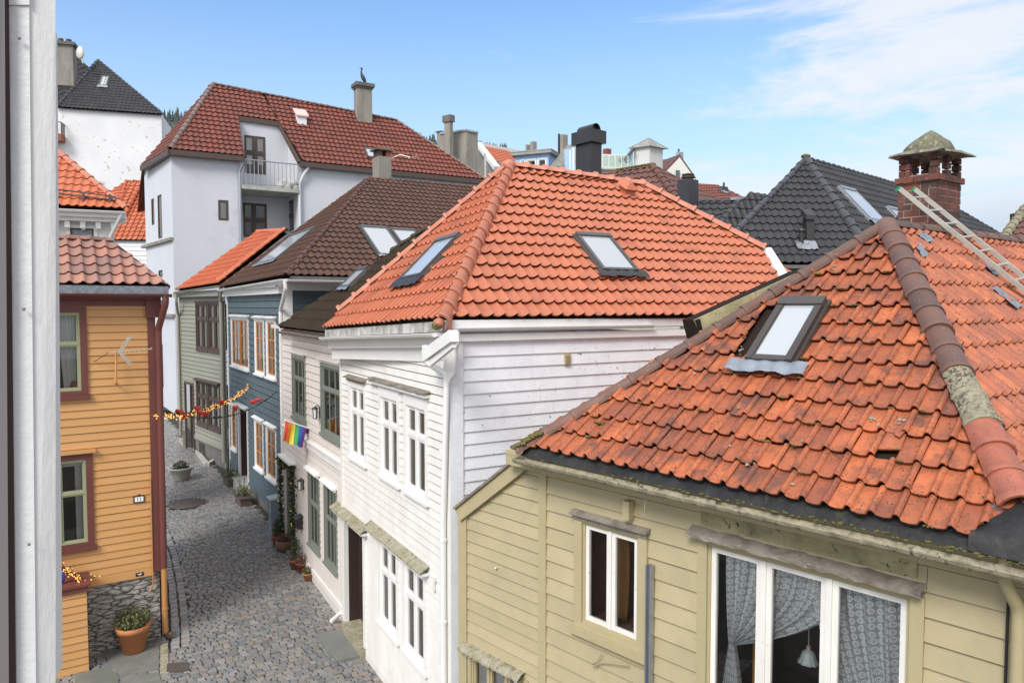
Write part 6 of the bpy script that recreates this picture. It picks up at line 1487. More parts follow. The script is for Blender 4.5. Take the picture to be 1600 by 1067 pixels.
# brown tiled roof behind the orange ridge
h0 = pY(1020, 261, 27.); nh = V((-.45, -.62, .66)).normalized()
bo = thing('timber_house', 'house with weathered brown hip roof and black sheet metal chimney behind the orange ridge', 'house', (h0.x, h0.y, 4))
q = lambda px, py: pP(px, py, h0, nh)
e1_, e2_ = q(1060, 316), q(915, 305)
ud = V((.81, -.585, 0)); nh = ud.cross(V((.45, .62, .8)).normalized()).normalized(); q = lambda px, py: pP(px, py, h0, nh)
H1 = q(1058, 310); H2 = H1 - ud.normalized() * 5.5; H3 = q(938, 274)
roofplane([H2, H1, h0, H3], (0, 1), .27, .34, 'S', M['tile_brownold'], bo, amp=.06, th=.04, jit=.004)
n2_ = V((.62, -.35, .70)).normalized(); H5 = pP(1130, 318, h0, n2_); H4 = H5.copy(); ev = (H4 - H1); n2_ = (H1 - h0).cross(H4 - h0).normalized()
roofplane([H1, H4, h0], (0, 1), .27, .34, 'S', M['tile_brownold'], bo, amp=.06, th=.04, jit=.004)
cp = MB(); ridge(cp, H1, h0, .14, .36, UP, .02); ridge(cp, H4, h0, .09, .36, UP, .02); ridge(cp, H3, h0, .09, .36, UP, .02); cp.build('ridge_tiles', M['tile_brownold'], bo)
mb = MB()
for k in range(40): mb.blob(h0.lerp(H3, R.random() ** 1.5 * .7) + UP * .1, .12, .1, .05, 6, 4, jit=.3)
tag(mb.build('moss', M['moss'], bo), None, None, kind='stuff')
mb = MB(); mb.face([H1 - UP * .2, H2 - UP * .2, H2 - UP * 6, H1 - UP * 6], .5); mb.face([H1 - UP * .2, H4 - UP * .2, H4 - UP * 6, H1 - UP * 6], .5); mb.build('wall', M['cream'], bo)
def corner_box(px_l, px_c, px_r, py_top, py_bot, Y, mb, dl=(-.62, .78), dr=(.78, .62), ov=0., zt_=None, zb_=None):
    """upright box seen on its corner: left, corner and right edges by sight lines at depth Y"""
    c = pY(px_c, py_top, Y); zt = c.z if zt_ is None else zt_; zb = pY(px_c, py_bot, Y).z if zb_ is None else zb_; c.z = 0
    dl = V((*dl, 0)).normalized(); dr = V((*dr, 0)).normalized()
    def hit(px, d):
        r = ray(px, 400); den = d.x * r.y - d.y * r.x; s_ = (c.y * r.x - c.x * r.y) / den; return abs(s_)
    a, b = hit(px_l, dl), hit(px_r, dr)
    p = [c, c + dr * b, c + dr * b + dl * a, c + dl * a]
    mb.hexa([V((q.x, q.y, zb)) for q in p] + [V((q.x, q.y, zt)) for q in p]); return c, dl * a, dr * b, zt, zb
mb = MB(); c, A_, B_, zt, zb = corner_box(1057, 1076, 1090, 279, 345, 19.5, mb); cq = mb.build('chimney', M['metal_black'], bo)
mb = MB(); ct = c + (A_ + B_) / 2; mb.lathe([(.15, zt), (.15, zt + .06), (.19, zt + .06), (.19, zt + .09), (.13, zt + .09), (.13, zt + .13), (.17, zt + .13), (.17, zt + .16), (.0, zt + .20)], (ct.x, ct.y, 0), 14, .5); mb.build('flue_cowl', M['iron'], cq)
# black sheet metal chimney behind the ridge of the white house
mb = MB(); c, A_, B_, zt, zb = corner_box(899, 924, 939, 222, 300, 18.6, mb); cq = mb.build('chimney', M['metal_dark'], wh)
mb = MB(); e = (A_.normalized() + B_.normalized()) * -.085
zc = pY(925, 200.5, 18.5).z; p = [c + e, c + B_ + (B_.normalized() - A_.normalized()) * .085, c + A_ + B_ - e, c + A_ + (A_.normalized() - B_.normalized()) * .085]
mb.hexa([V((q.x, q.y, zt)) for q in p] + [V((q.x, q.y, zc)) for q in p]); mb.build('chimney_cowl', M['metal_dark'], cq)
mb = MB(); n = 10; an = A_.normalized(); bn = B_.normalized(); mid = c + B_ / 2; w2_ = B_.length * .42; rows = []
for f in (.0, 1.0): rows.append([V((mid.x, mid.y, zc)) + A_ * f + bn * w2_ * math.cos(math.pi * k / n) + UP * w2_ * 1.15 * math.sin(math.pi * k / n) for k in range(n + 1)])
mb.grid(rows, .5); mb.face([rows[1][k] for k in range(n + 1)], .1); mb.grid([[p + (V((mid.x, mid.y, zc)) - p) * .12 + an * .02 for p in rows[0]], rows[0]], .5); mb.build('barrel_cowl', M['metal_dark'], cq)
mb = MB(); mb.face([p * 1. + (V((mid.x, mid.y, zc)) - p) * .12 + an * .10 for p in rows[0]], .5); mb.build('cowl_opening', M['black_iron'], cq)
# roof edge at the far right
rq = pY(1600, 334, 20.); rx = thing('timber_house', 'mossy brown tiled roof at the right edge of the view', 'house', (rq.x + 1, rq.y + 1, 3))
hipb = pY(1566, 376, 19.); pl_roof([hipb, V((hipb.x + 3, hipb.y, hipb.z)), V((rq.x + .5, rq.y + .6, rq.z + .3))], (0, 1), rx, 'tile_brownold')
cp = MB(); ridge(cp, hipb, V((rq.x + .5, rq.y + .6, rq.z + .3)), .12, .35, UP, .02); cp.build('ridge_tiles', M['lichen'], rx)
mb = MB(); mb.box(hipb.x, hipb.x + 3, hipb.y, hipb.y + 3, 2, hipb.z - .05); mb.build('wall', M['cream'], rx)
mb = MB(); k_ = pY(1601, 331, 20.4); mb.box(k_.x - .07, k_.x + .5, k_.y, k_.y + .5, k_.z - 1, k_.z); mb.build('chimney', M['metal_black'], rx)
# ---- buildings further up the slope ---------------------------------------------
def pr(pts, Y): return [pY(px, py, Y + (d if True else 0)) for px, py, d in pts]
# concrete stair head with chimneys
cb = thing('concrete_block', 'bare concrete rooftop block with flues and metal edging behind the red-brown roof', 'building', pY(728, 300, 56))
mb = MB(); c, A_, B_, zt, zb = corner_box(689, 728.5, 747, 205, 330, 56, mb, (-.95, .45), (.75, .62)); q = mb.build('wall', M['concrete'], cb)
mb = MB()
for o_ in (.0,):
    p = [c, c + B_, c + A_ + B_, c + A_]
    for a, b in zip(p, p[1:] + p[:1]): mb.beam(V((a.x, a.y, zt + .12)), V((b.x, b.y, zt + .12)), UP, .18, .14)
mb.build('metal_edging', M['zinc'], q)
for (a, b, cc_, t_, dy) in ((695, 703, 708.5, 190, -.4), (683.5, 689, 694, 206, 1.5)):
    mb = MB(); c2, A2, B2, z2, _z = corner_box(a, b, cc_, t_, 300, 55.5 + dy, mb, (-.8, .6), (.7, .7)); o = mb.build('chimney', M['concrete'], cb)
    mb = MB(); e = (A2.normalized() + B2.normalized()) * -.1; p = [c2 + e, c2 + B2 + (B2.normalized() - A2.normalized()) * .1, c2 + A2 + B2 - e, c2 + A2 + (A2.normalized() - B2.normalized()) * .1]
    z3 = z2 + (.5 if t_ < 200 else .06); z2_ = z2 - (.02 if t_ < 200 else 0); mb.hexa([V((k.x, k.y, z2 + .001)) for k in p] + [V((k.x, k.y, z3)) for k in p]); mb.build('cap', M['stone_dark'], o)
# orange roofed row
oh = thing('row_house', 'far house with brick-orange tiled roof, white gable edge and concrete end wall', 'house', pY(770, 300, 62))
a, b, c_, d = pY(748, 227, 66), pY(815, 241, 72), pY(815, 268, 66), pY(777, 265, 60)
nn = (b - a).cross(d - a).normalized(); c_ = pP(822, 270, a, nn)
roofplane([d, c_, b, a], (0, 1), .3, .40, 'L', M['tile_orange_far'], oh, amp=.05, th=.05)
mb = MB(); mb.beam(a + UP * .25, d + UP * .25, UP, .5, .35); mb.build('verge_board', M['white_trim'], oh)
mb = MB(); mb.beam(a + UP * .25, b + UP * .25, UP, .4, .3); mb.build('ridge_capping', M['white_trim'], oh)
mb = MB(); g0 = pY(743, 226, 66.5); mb.face([a, d, d - UP * 12, a - UP * 15], .5); mb.face([d, c_, c_ - UP * 8, d - UP * 8], .5); mb.face([a, a + V((-4, 3, 0)), a + V((-4, 3, -12)), a - UP * 12], .5); mb.build('end_wall', M['concrete'], oh)
Fo = PFrame(d, d, c_, nn); skylight(Fo, [(779, 253), (785, 253), (788, 258), (782, 258)], oh, M['win_grey'], None, h=.15, t=.08)
mb = MB(); p = pY(758, 250, 58); mb.tube([p + UP * .5, p - UP * 4], .1, 6); mb.build('downpipe', M['white_trim'], oh)
# light blue house with dormer
lb2 = thing('town_house', 'light blue house with wide dormer, slate roof and two chimney stacks', 'house', pY(860, 300, 60))
LF0 = pY(856, 245, 58); LF = Frame((LF0.x, LF0.y), (1., -.42)); 
u0 = LF.u(805, 250); u1 = LF.u(857, 250); vt = LF.uv(856, 240)[1]; vb = LF.uv(856, 275)[1]
wr = [LF.rect((814, 252), (820, 251), (820, 272), (814, 272)), LF.rect((824, 251), (837, 249), (837, 272), (824, 272)), LF.rect((841, 249), (853, 247), (853, 272), (841, 272))]
wt = min(r[3] for r in wr); wr = [(r[0], r[1], vb + .3, wt) for r in wr]
mb = MB(); plain_wall(mb, LF, u0, u1, vb - 1, vt, wr); mb.face([LF.p(u1, vb - 1, 0), LF.p(u1, vb - 1, -4), LF.p(u1, vt, -4), LF.p(u1, vt, 0)], .5); dm = mb.build('dormer', M['lightblue'], lb2)
for r in wr: window(LF, r, lb2, M['white_trim'], M['white_trim'], cas=.06, casd=.05, sash=.05, depth=.6)
mb = MB(); mb.fbox(LF, u0 - .3, u1 + .35, vt, vt + .22, -5.5, .35); mb.fbox(LF, u0 - .3, u1 + .38, vt + .22, vt + .30, -5.5, .38); mb.build('dormer_roof', M['lead_roof'], dm)
mb = MB(); a, b, c_ = pY(858, 262, 57), pY(881, 258.5, 56), pY(899, 225, 60); d = pY(885, 226, 61); nn = (b - a).cross(c_ - a).normalized(); d = pP(886, 227, a, nn)
mb = MB(); mb.face([a, b, c_, d], .5); mb.face([a - UP * .15, b - UP * .15, c_ - UP * .15, d - UP * .15], .5); mb.face([a, b, b - UP * .15, a - UP * .15], .5); mb.build('roof', M['capstone'], lb2)
mb = MB(); p0, p1 = pY(853, 262, 57), pY(899, 256, 55.5); WF2 = Frame((p0.x, p0.y), (p1 - p0)); mb.fbox(WF2, 0, (p1 - p0).length, p0.z - 5, p0.z - .1, -3, -.1); mb.fbox(WF2, (p1 - p0).length * .62, (p1 - p0).length * .98, p0.z - 1, WF2.uv(890, 232)[1], -1., -.08); mb.build('wall', M['lightblue'], lb2)
mb = MB(); pq = (p1 - p0).length; mb.fbox(WF2, pq * .80, pq * .84, p0.z - 5, WF2.uv(890, 235)[1], -.1, -.02); mb.fbox(WF2, pq * .9, pq * .95, p0.z - 5, WF2.uv(890, 231)[1], -.1, -.02); mb.build('pilaster', M['white_trim'], lb2)
for lst in (((821, 824, 828, 226, 64), (828, 833, 838.5, 221, 63)), ((871, 873, 875, 209, 62), (874.5, 880, 886.5, 210, 61.5))):
    mb = MB()
    for a, b, c2, t_, Y in lst[1:]: corner_box(a, b, c2, t_, 262, Y, mb, (-.8, .6), (.8, .6))
    o = mb.build('chimney', M['concrete'], lb2)
    a, b, c2, t_, Y = lst[0]; mb = MB(); corner_box(a, b, c2, t_, 262, Y, mb, (-.8, .6), (.8, .6)); mb.build('flue', M['metal_black'] if a > 850 else M['concrete'], o)
# terrace with glass balustrade
tr = thing('roof_terrace', 'roof terrace with glass balustrade in front of the white rendered tower', 'terrace', pY(960, 266, 50))
TF2 = Frame(tuple(pY(941, 262, 50))[:2], (1., .12)); v0 = TF2.uv(941, 263)[1]; uR = TF2.u(990, 262)
mb = MB(); mb.fbox(TF2, -1, uR + 1, v0 - .5, v0 - .12, -3, .1); mb.build('deck', M['stone_dark'], tr)
mb = MB(); mb.fbox(TF2, -1, uR + 1, v0 - .12, v0, -3, .15); mb.build('deck_edge', M['slab_grey'], tr)
v1 = TF2.uv(941, 243)[1]
for k in range(5):
    a, b = uR * k / 5, uR * (k + 1) / 5; mb = MB(); mb.fbox(TF2, a + .06, b - .02, v0 + .1, v1 - .05 * k * 0, .0, .02); mb.build('glass_panel', M['glass_terrace'], tr)
    mb = MB(); mb.fbox(TF2, a, a + .05, v0, v1, -.02, .04); mb.build('post', M['cream'], tr)
mb = MB(); mb.fbox(TF2, -1, uR + .5, 3, v0 + 1.6, -3.3, -3.); mb.build('back_wall', M['cream'], tr)
mb = MB(); a, b = pY(938, 240, 55), pY(978, 249, 53.5); mb.beam(a, b, UP, 1.2, .25); mb.build('roof', M['lead_roof'], tr)
mb = MB(); corner_box(941, 949, 954, 232, 250, 56, mb, (-.8, .6), (.8, .6)); mb.build('chimney', M['red_brick_far'], tr)
# white tower with pyramid roof
wt_ = thing('stair_tower', 'white rendered stair tower with grey pyramid roof', 'tower', pY(1012, 300, 52))
mb = MB(); c, A_, B_, zt, zb = corner_box(989.5, 1015, 1034, 228, 330, 52, mb, (-.8, .55), (.8, .6)); q = mb.build('wall', M['plaster_shed'], wt_)
ap = c + (A_ + B_) / 2; ap = V((ap.x, ap.y, pY(1012, 217.5, 53).z)); e = (A_.normalized() + B_.normalized()) * -.25; p = [c + e, c + B_ + (B_.normalized() - A_.normalized()) * .25, c + A_ + B_ - e, c + A_ + (A_.normalized() - B_.normalized()) * .25]; p = [V((k.x, k.y, zt - .05)) for k in p]
mb = MB()
for a, b in zip(p, p[1:] + p[:1]): mb.face([a, b, ap], .5)
for k in p: mb.tube([k, ap], .05, 5)
mb.face(p[::-1], .5); mb.build('roof', M['lead_roof'], wt_)
mb = MB(); a, b = pY(976, 250, 52.5), pY(989.5, 231, 52.3); mb.face([a, b, V((b.x, b.y, a.z - 4)), a - UP * 4], .5); wq = mb.build('wing', M['plaster_shed'], wt_)
mb = MB(); mb.beam(a, b, UP, .6, .12); mb.build('wing_roof', M['stone_dark'], wq)
mb = MB(); a = pY(981, 249, 51.8); mb.tube([a + V((math.cos(t * .7) * .25, 0, math.sin(t * .7) * .25)) for t in range(10)], .035, 5); mb.build('hoop', M['iron'], wt_)
# cream gable
gc = thing('town_house', 'cream gabled house with dark roof and a zinc chimney', 'house', pY(1062, 300, 60))
gp_ = [pY(1041, 268, 60), pY(1062, 246, 60), pY(1087, 281, 60)]
mb = MB(); mb.face([gp_[0] - UP * 6, gp_[2] - UP * 6, gp_[2], gp_[1], gp_[0]], .5); q = mb.build('wall', M['cream'], gc)
bk2 = V((-2.2, 6, 0)); mb = MB(); mb.hexa([gp_[0] + UP * .02, gp_[1] + UP * .02, gp_[1] + bk2, gp_[0] + bk2 - V((1, 0, 0)), gp_[0] + UP * .22, gp_[1] + UP * .25, gp_[1] + bk2 + UP * .2, gp_[0] + bk2 - V((1, 0, -.2))]); mb.hexa([gp_[1] + UP * .02, gp_[2] + UP * .02, gp_[2] + bk2, gp_[1] + bk2, gp_[1] + UP * .25, gp_[2] + UP * .2, gp_[2] + bk2 + UP * .2, gp_[1] + bk2 + UP * .2]); mb.build('roof', M['tile_brownold'], gc)
a, b = pY(1034, 250, 63), pY(1054, 247, 63.5); mb = MB(); mb.face([a, b, pY(1043, 268, 60.3), pY(1035, 267, 61)], .5); mb.build('side_roof', M['tile_brown'], gc)
mb = MB(); corner_box(1054.5, 1060, 1066, 237, 256, 61, mb, (-.8, .6), (.8, .6)); o = mb.build('chimney', M['zinc'], gc); mb = MB(); p = pY(1060.5, 233, 61.4); mb.tube([p, p - UP * .4], .08, 6); mb.build('flue', M['iron'], o)
mb = MB(); p = pY(1059, 272, 59.8); mb.box(p.x - .16, p.x + .16, p.y - .02, p.y + .05, p.z - .35, p.z + .3); mb.build('window', M['slate_blue'], gc)
# red-brown far roof
rf = thing('town_house', 'far red-brown pantiled roof with small chimney and white skylight', 'house', pY(1120, 330, 38))
a, b, c_, d = pY(1088, 287.5, 40), pY(1124, 291, 41), pY(1168, 314, 37), pY(1088, 318, 36)
nn = (b - a).cross(d - a).normalized(); c_ = pP(1170, 314, a, nn)
roofplane([d, c_, b, a], (0, 1), .28, .36, 'S', M['tile_redbrown'], rf, amp=.05, th=.04)
mb = MB(); mb.face([d, c_, c_ - UP * 5, d - UP * 5], .5); mb.build('wall', M['cream'], rf)
mb = MB(); corner_box(1122, 1129, 1136, 291, 300, 39.8, mb, (-.8, .6), (.8, .6)); o = mb.build('chimney', M['metal_black'], rf); mb = MB(); p = pY(1131, 285.5, 40); mb.tube([p, p - UP * .4], .06, 6); mb.build('flue', M['iron'], o)
Fr = PFrame(d, d, c_, nn); skylight(Fr, [(1124, 295), (1133, 296), (1140, 302), (1129, 301)], rf, M['win_grey'], None, h=.12, t=.05)
# ---- street furniture and small things ---------------------------------------------
def foliage(mb, c, rx, ry, rz, n, size, up=.4):
    for k in range(n):
        a = R.uniform(0, 6.283); z = R.uniform(-1, 1); rr = R.random() ** .4; s_ = math.sqrt(1 - z * z)
        mb.leaf(c + V((rx * rr * s_ * math.cos(a), ry * rr * s_ * math.sin(a), rz * rr * z)), size * R.uniform(.6, 1.3), None, up)
def pot(name, label, c, r, h, mt, leafm, frx, frz, n, size, cat='plant pot', rim=True, stone=False, group=None, leafname='plant', wick=False):
    t = thing(name, label, cat, c, group)
    mb = MB(); pf = [(0, 0), (r * .66, 0), (r * .94, h * .78), (r * 1.0, h * .78), (r * 1.06, h), (r * .92, h), (r * .85, h * .86), (0, h * .84)] if not stone else [(0, 0), (r * .52, 0), (r * .60, h * .12), (r * .95, h * .86), (r * 1.08, h * .90), (r * 1.08, h), (r * .93, h), (r * .86, h * .86), (0, h * .84)]
    if wick: pf = [(0, 0), (r * .8, 0), (r * 1.05, h * .4), (r, h), (r * .9, h), (r * .85, h * .8), (0, h * .8)]
    mb.lathe(pf, c, 28, .5, smooth=True); mb.build('pot', mt, t)
    mb = MB(); mb.lathe([(0, h * .86), (r * .84, h * .87)], c, 16, .5); mb.build('soil', M['soil'], t)
    mb = MB(); foliage(mb, c + UP * (h * .9 + frz * .55), frx, frx, frz, n, size)
    for k in range(10): mb.tube([c + UP * h * .8, c + UP * (h + frz * R.uniform(.3, .8)) + V((R.uniform(-frx, frx) * .7, R.uniform(-frx, frx) * .7, 0))], .004, 3)
    mb.build(leafname, leafm, t); return t
c = pG(209, 1018); c = V((c.x, c.y, .03))
pot('flower_pot', 'large terracotta pot with grey-green shrub against the rubble base of the yellow house', c, .285, .50, M['terracotta'], M['leaf_green'], .33, .24, 900, .055, leafname='shrub')
c = pG(283, 750); pot('stone_planter', 'wide conical stone planter bowl standing in the middle of the cobbled lane', c, .40, .47, M['pot_stone'], M['leaf_dark'], .26, .17, 260, .07, cat='planter', stone=True)
mb = MB(); mb.lathe([(.0, .022), (.50, .022), (.52, .0)], V((MAN.x, MAN.y, gz(MAN.x, MAN.y) + .01)), 36, .5)
for k in range(24):
    a = 6.283 * k / 24; mb.box(MAN.x + .4 * math.cos(a) - .025, MAN.x + .4 * math.cos(a) + .025, MAN.y + .4 * math.sin(a) - .025, MAN.y + .4 * math.sin(a) + .025, MAN.z + .03, MAN.z + .04)
    if k < 12: mb.box(MAN.x + .2 * math.cos(a * 2) - .025, MAN.x + .2 * math.cos(a * 2) + .025, MAN.y + .2 * math.sin(a * 2) - .025, MAN.y + .2 * math.sin(a * 2) + .025, MAN.z + .03, MAN.z + .04)
mb.lathe([(.52, .02), (.55, .02), (.56, .0)], V((MAN.x, MAN.y, gz(MAN.x, MAN.y) + .0)), 36, .5); tag(mb.build('manhole_cover', M['iron']), 'round rusty manhole cover set in the cobbled lane', 'manhole')
gpt = lambda px, py: pG(px, py)
pot('flower_pot', 'terracotta pot with small conifer, nearest the grey cabinet by the garlanded door', gpt(435, 852) + UP * .02, .17, .26, M['terracotta_dark'], M['leaf_dark'], .15, .33, 420, .05, leafname='conifer')
pot('wicker_pot', 'round wicker pot with reddish heather left of the garlanded door', gpt(444, 860) + UP * .02, .21, .27, M['wicker'], M['heather'], .17, .13, 260, .045, leafname='heather', wick=True)
pot('flower_pot', 'brown pot with upright conifer below the grey-green windows', gpt(462, 889) + UP * .02, .16, .24, M['terracotta_dark'], M['leaf_dark'], .15, .34, 420, .05, leafname='conifer')
pot('flower_pot', 'brown pot of reddish heather, middle of the row below the grey-green windows', gpt(472, 893) + UP * .02, .15, .22, M['terracotta_dark'], M['heather'], .22, .15, 330, .05, leafname='heather')
pot('flower_pot', 'small terracotta pot with trailing plant, nearest the camera below the grey-green windows', gpt(481, 907) + UP * .02, .11, .17, M['terracotta'], M['leaf_green'], .14, .10, 160, .045)
for (px, py, lab, lm) in ((380, 787, 'dark trough with twiggy shrub by the blue house wall', 'leaf_green'), (360, 757, 'low dark trough with bushy plant at the blue doorstep', 'leaf_green'), (288, 693, 'grey trough planter with plant before the brown door', 'leaf_dark')):
    c = gpt(px, py); t = thing('trough_planter', lab, 'planter', c); F = Frame((c.x, c.y), -SD)
    s_ = 1.3 if px < 300 else 1.
    mb = MB(); z = c.z
    mb.fbox(F, -.36 * s_, .36 * s_, z, z + .26, -.16, .16); ring_ = mb.build('trough', M['iron'] if px > 300 else M['pot_stone'], t)
    mb = MB(); mb.fbox(F, -.39 * s_, .39 * s_, z + .22, z + .27, -.19, .19); mb.build('rim', M['iron'] if px > 300 else M['pot_stone'], t)
    mb = MB(); foliage(mb, c + UP * .36, .30 * s_, .16, .20, 240, .07)
    for k in range(14): mb.tube([c + UP * .25, c + UP * R.uniform(.4, .95) + F.U * R.uniform(-.45, .45) + F.W * R.uniform(-.1, .15)], .006, 3)
    mb.build('plant', M[lm], t)
# cellar hatch at the grey house
hq = [gpt(*q) for q in ((305, 704), (322, 694), (344, 716), (324, 728))]
t = thing('cellar_hatch', 'iron cellar grating in a stone kerb at the foot of the grey-green house', 'grating', hq[0])
mb = MB()
for a, b in zip(hq, hq[1:] + hq[:1]): mb.beam(a + UP * .12, b + UP * .12, UP, .14, .16)
mb.build('kerb', M['slab_grey'], t); mb = MB(); mb.face([p + UP * .05 for p in hq], .5)
for k in range(9): mb.beam(hq[0].lerp(hq[1], (k + .5) / 9) + UP * .07, hq[3].lerp(hq[2], (k + .5) / 9) + UP * .07, UP, .025, .03)
mb.build('grating', M['iron'], t)
# utility cabinet
c = gpt(428, 834); F = Frame((c.x, c.y), UF.U); ct = pP(428, 779, c, F.W).z
t = thing('utility_cabinet', 'grey steel utility cabinet against the end of the blue house', 'cabinet', c)
mb = MB(); mb.fbox(F, -.20, .20, c.z, ct, -.22, .10); mb.build('cabinet_body', M['grey_box'], t)
mb = MB(); mb.hexa([F.p(-.23, ct, -.25), F.p(.23, ct, -.25), F.p(.23, ct, .14), F.p(-.23, ct, .14), F.p(-.22, ct + .07, -.24), F.p(.22, ct + .07, -.24), F.p(.22, ct + .03, .13), F.p(-.22, ct + .03, .13)]); mb.build('lid', M['box_lid'], t)
mb = MB(); ring(mb, F, (-.17, .17, c.z + .1, ct - .06), .02, .10, .108); mb.fbox(F, .10, .13, c.z + .5, c.z + .62, .10, .125); mb.build('cabinet_door', M['grey_box'], t)
# rain pipe shoe by the brown door
s0_, s1_ = pP(533, 958, WF.O + WF.W * .05, WF.W), pG(519, 974) + UP * .06
mb = MB(); mb.tube([s0_ + UP * .02, s1_], .045, 10); mb.tube([s1_ - (s1_ - s0_).normalized() * .02, s1_ + (s1_ - s0_).normalized() * .005], .052, 10); mb.build('pipe_shoe', M['white_trim'], wh)
# garland of leaves round the door of the pinkish house
mb = MB(); u0, u1, v0, v1 = pdoor
path = [PF.p(u0 - .09, .35, .10), PF.p(u0 - .09, v1 + .05, .12), PF.p((u0 + u1) / 2, v1 + .0, .16), PF.p(u1 + .09, v1 + .05, .12), PF.p(u1 + .09, .35, .10)]
core = []
for a, b in zip(path, path[1:]):
    n = int((b - a).length / .02)
    for k in range(n): core.append(a.lerp(b, k / n))
for p in core:
    for _ in range(5): mb.leaf(p + V((R.gauss(0, .032), R.gauss(0, .032), R.gauss(0, .03))), .08 * R.uniform(.6, 1.3))
gl = thing('door_garland', 'green leaf garland with tiny lights framing the maroon door', 'garland', path[0]); mb.build('leaves', M['leaf_dark'], gl)
mb = MB()
for k in range(14): p = R.choice(core); mb.blob(p + PF.W * .06 + V((R.gauss(0, .04), R.gauss(0, .04), 0)), .009, .009, .009, 6, 4)
tag(mb.build('bulbs', M['bulb'], gl), None, None, kind='stuff')
def lantern(name, label, F, px, py, h, w_, out):
    u, v = F.uv(px, py); t = thing(name, label, 'lamp', F.p(u, v, 0))
    mb = MB(); mb.fbox(F, u - w_ * .4, u + w_ * .4, v - h * .4, v + h * .45, .0, .025); c = F.p(u, v, out)
    mb.tube([F.p(u, v + h * .42, .02), F.p(u, v + h * .55, out * .6), F.p(u, v + h * .5, out)], .012, 6)
    mb.lathe([(0, h * .5), (w_ * .35, h * .44), (w_ * .62, h * .36), (w_ * .5, h * .34)], c, 8, .5); mb.lathe([(w_ * .36, -h * .4), (w_ * .40, -h * .36), (.0, -h * .46)], c, 8, .5)
    for k in range(4): a = 6.283 * k / 4 + .78; mb.tube([c + V((w_ * .36 * math.cos(a), w_ * .36 * math.sin(a), -h * .38)), c + V((w_ * .46 * math.cos(a), w_ * .46 * math.sin(a), h * .36))], .008, 5)
    mb.build('lamp_frame', M['black_iron'], t)
    mb = MB(); mb.lathe([(w_ * .30, -h * .36), (w_ * .40, h * .34)], c, 8, .5); mb.build('lamp_glass', M['lamp_glass'], t); return t
lantern('wall_lantern', 'black iron wall lantern beside the upper grey-green window', PF, 501, 645, .30, .13, .12)
lantern('wall_lantern', 'black oval wall lantern beside the garlanded door', PF, 475, 757, .30, .12, .10)
u, v = PF.uv(472, 814); t = thing('mailbox', 'black wall mailbox with sloping lid beside the garlanded door', 'mailbox', PF.p(u, v, 0))
mb = MB(); mb.hexa([PF.p(u - .12, v - .16, .0), PF.p(u + .12, v - .16, .0), PF.p(u + .12, v - .16, .13), PF.p(u - .12, v - .16, .13), PF.p(u - .14, v + .14, .0), PF.p(u + .14, v + .14, .0), PF.p(u + .14, v + .08, .17), PF.p(u - .14, v + .08, .17)]); mb.build('mailbox_body', M['black_iron'], t)
mb = MB(); mb.hexa([PF.p(u - .155, v + .145, .0), PF.p(u + .155, v + .145, .0), PF.p(u + .155, v + .082, .19), PF.p(u - .155, v + .082, .19), PF.p(u - .155, v + .165, .0), PF.p(u + .155, v + .165, .0), PF.p(u + .155, v + .10, .19), PF.p(u - .155, v + .10, .19)]); mb.build('lid', M['metal_black'], t)
# rainbow flag
fb0 = pP(483, 669, PF.O + PF.W * .02, PF.W)
ft = thing('flag', 'rainbow striped flag hanging from a short white pole on the pinkish house', 'flag', fb0)
r_ = ray(447, 657); out = 1.0; fo_ = PF.W * 1.0; fe = pP(446, 657, fb0 + PF.W * .54 , PF.W)
mb = MB(); mb.tube([fb0, fe], .016, 8); mb.blob(fe, .03, .03, .03, 8, 6); mb.build('pole', M['white_trim'], ft)
mb = MB(); F = PF; u, v = PF.uv(482, 672); mb.fbox(PF, u - .05, u + .05, v - .07, v + .05, .0, .06); mb.build('bracket', M['black_iron'], ft)
cols = [(.72, .09, .04), (.85, .25, .04), (.85, .68, .08), (.06, .36, .12), (.02, .13, .42), (.19, .04, .33)]
pa, pb_ = fb0.lerp(fe, 1.0), fb0.lerp(fe, .12)
for k, cl in enumerate(cols):
    plain('flag_%d' % k, cl, .8); mb = MB(); rows = []
    for j in range(9):
        f = j / 8; rows.append([pa.lerp(pb_, (k + s_ / 4) / 6) - UP * (.50 * f) + (pb_ - pa) * (-.16 * f * (1 - (k + s_ / 4) / 6 * .0) + .05 * f * 0) + (PF.U * .07 * math.sin((k + s_ / 4) * 1.5 + f * 2.2) + UP * .02 * math.sin((k + s_ / 4) * 2.1)) * f ** .7 for s_ in range(5)])
    mb.grid(rows, .5); mb.build('stripe', M['flag_%d' % k], ft)
# light chain across the lane and the heart garland
def catenary(a, b, sag, n): return [a.lerp(b, k / n) - UP * sag * 4 * (k / n) * (1 - k / n) for k in range(n + 1)]
ga = YF.p(uY1 - .05, YF.uv(247, 643)[1], .06); gb = pP(389, 603, UF.O + UF.W * .05, UF.W)
path = catenary(ga, gb, .30, 60)
g1 = thing('light_chain', 'thick chain of warm fairy lights strung across the lane to the blue house', 'string lights', path[30])
mb = MB(); mb.tube(path, .010, 5)
for k in range(3): mb.tube([p + V((.05 * math.sin(j * 1.7 + k * 2), .05 * math.cos(j * 1.3 + k), .05 * math.sin(j * 2.1 + k))) for j, p in enumerate(path)], .005, 4)
mb.build('cord', M['wire_black'], g1)
bp = []
for k in range(330):
    f = R.random(); i = min(int(f * 60), 59); bp.append((path[i].lerp(path[i + 1], f * 60 - i) + V((R.gauss(0, .03), R.gauss(0, .03), R.gauss(0, .035))), R.random()))
bp.sort(key=lambda q: q[0].y)
ball = MB(); ball.blob((0, 0, 0), 1, 1, 1, 6, 4, .5); b0_ = ball.build('bulb', M['bulb'], g1)
def place(o, p, s_): o.location = p - g1.location; o.scale = (s_, s_, s_)
place(b0_, bp[0][0], .010)
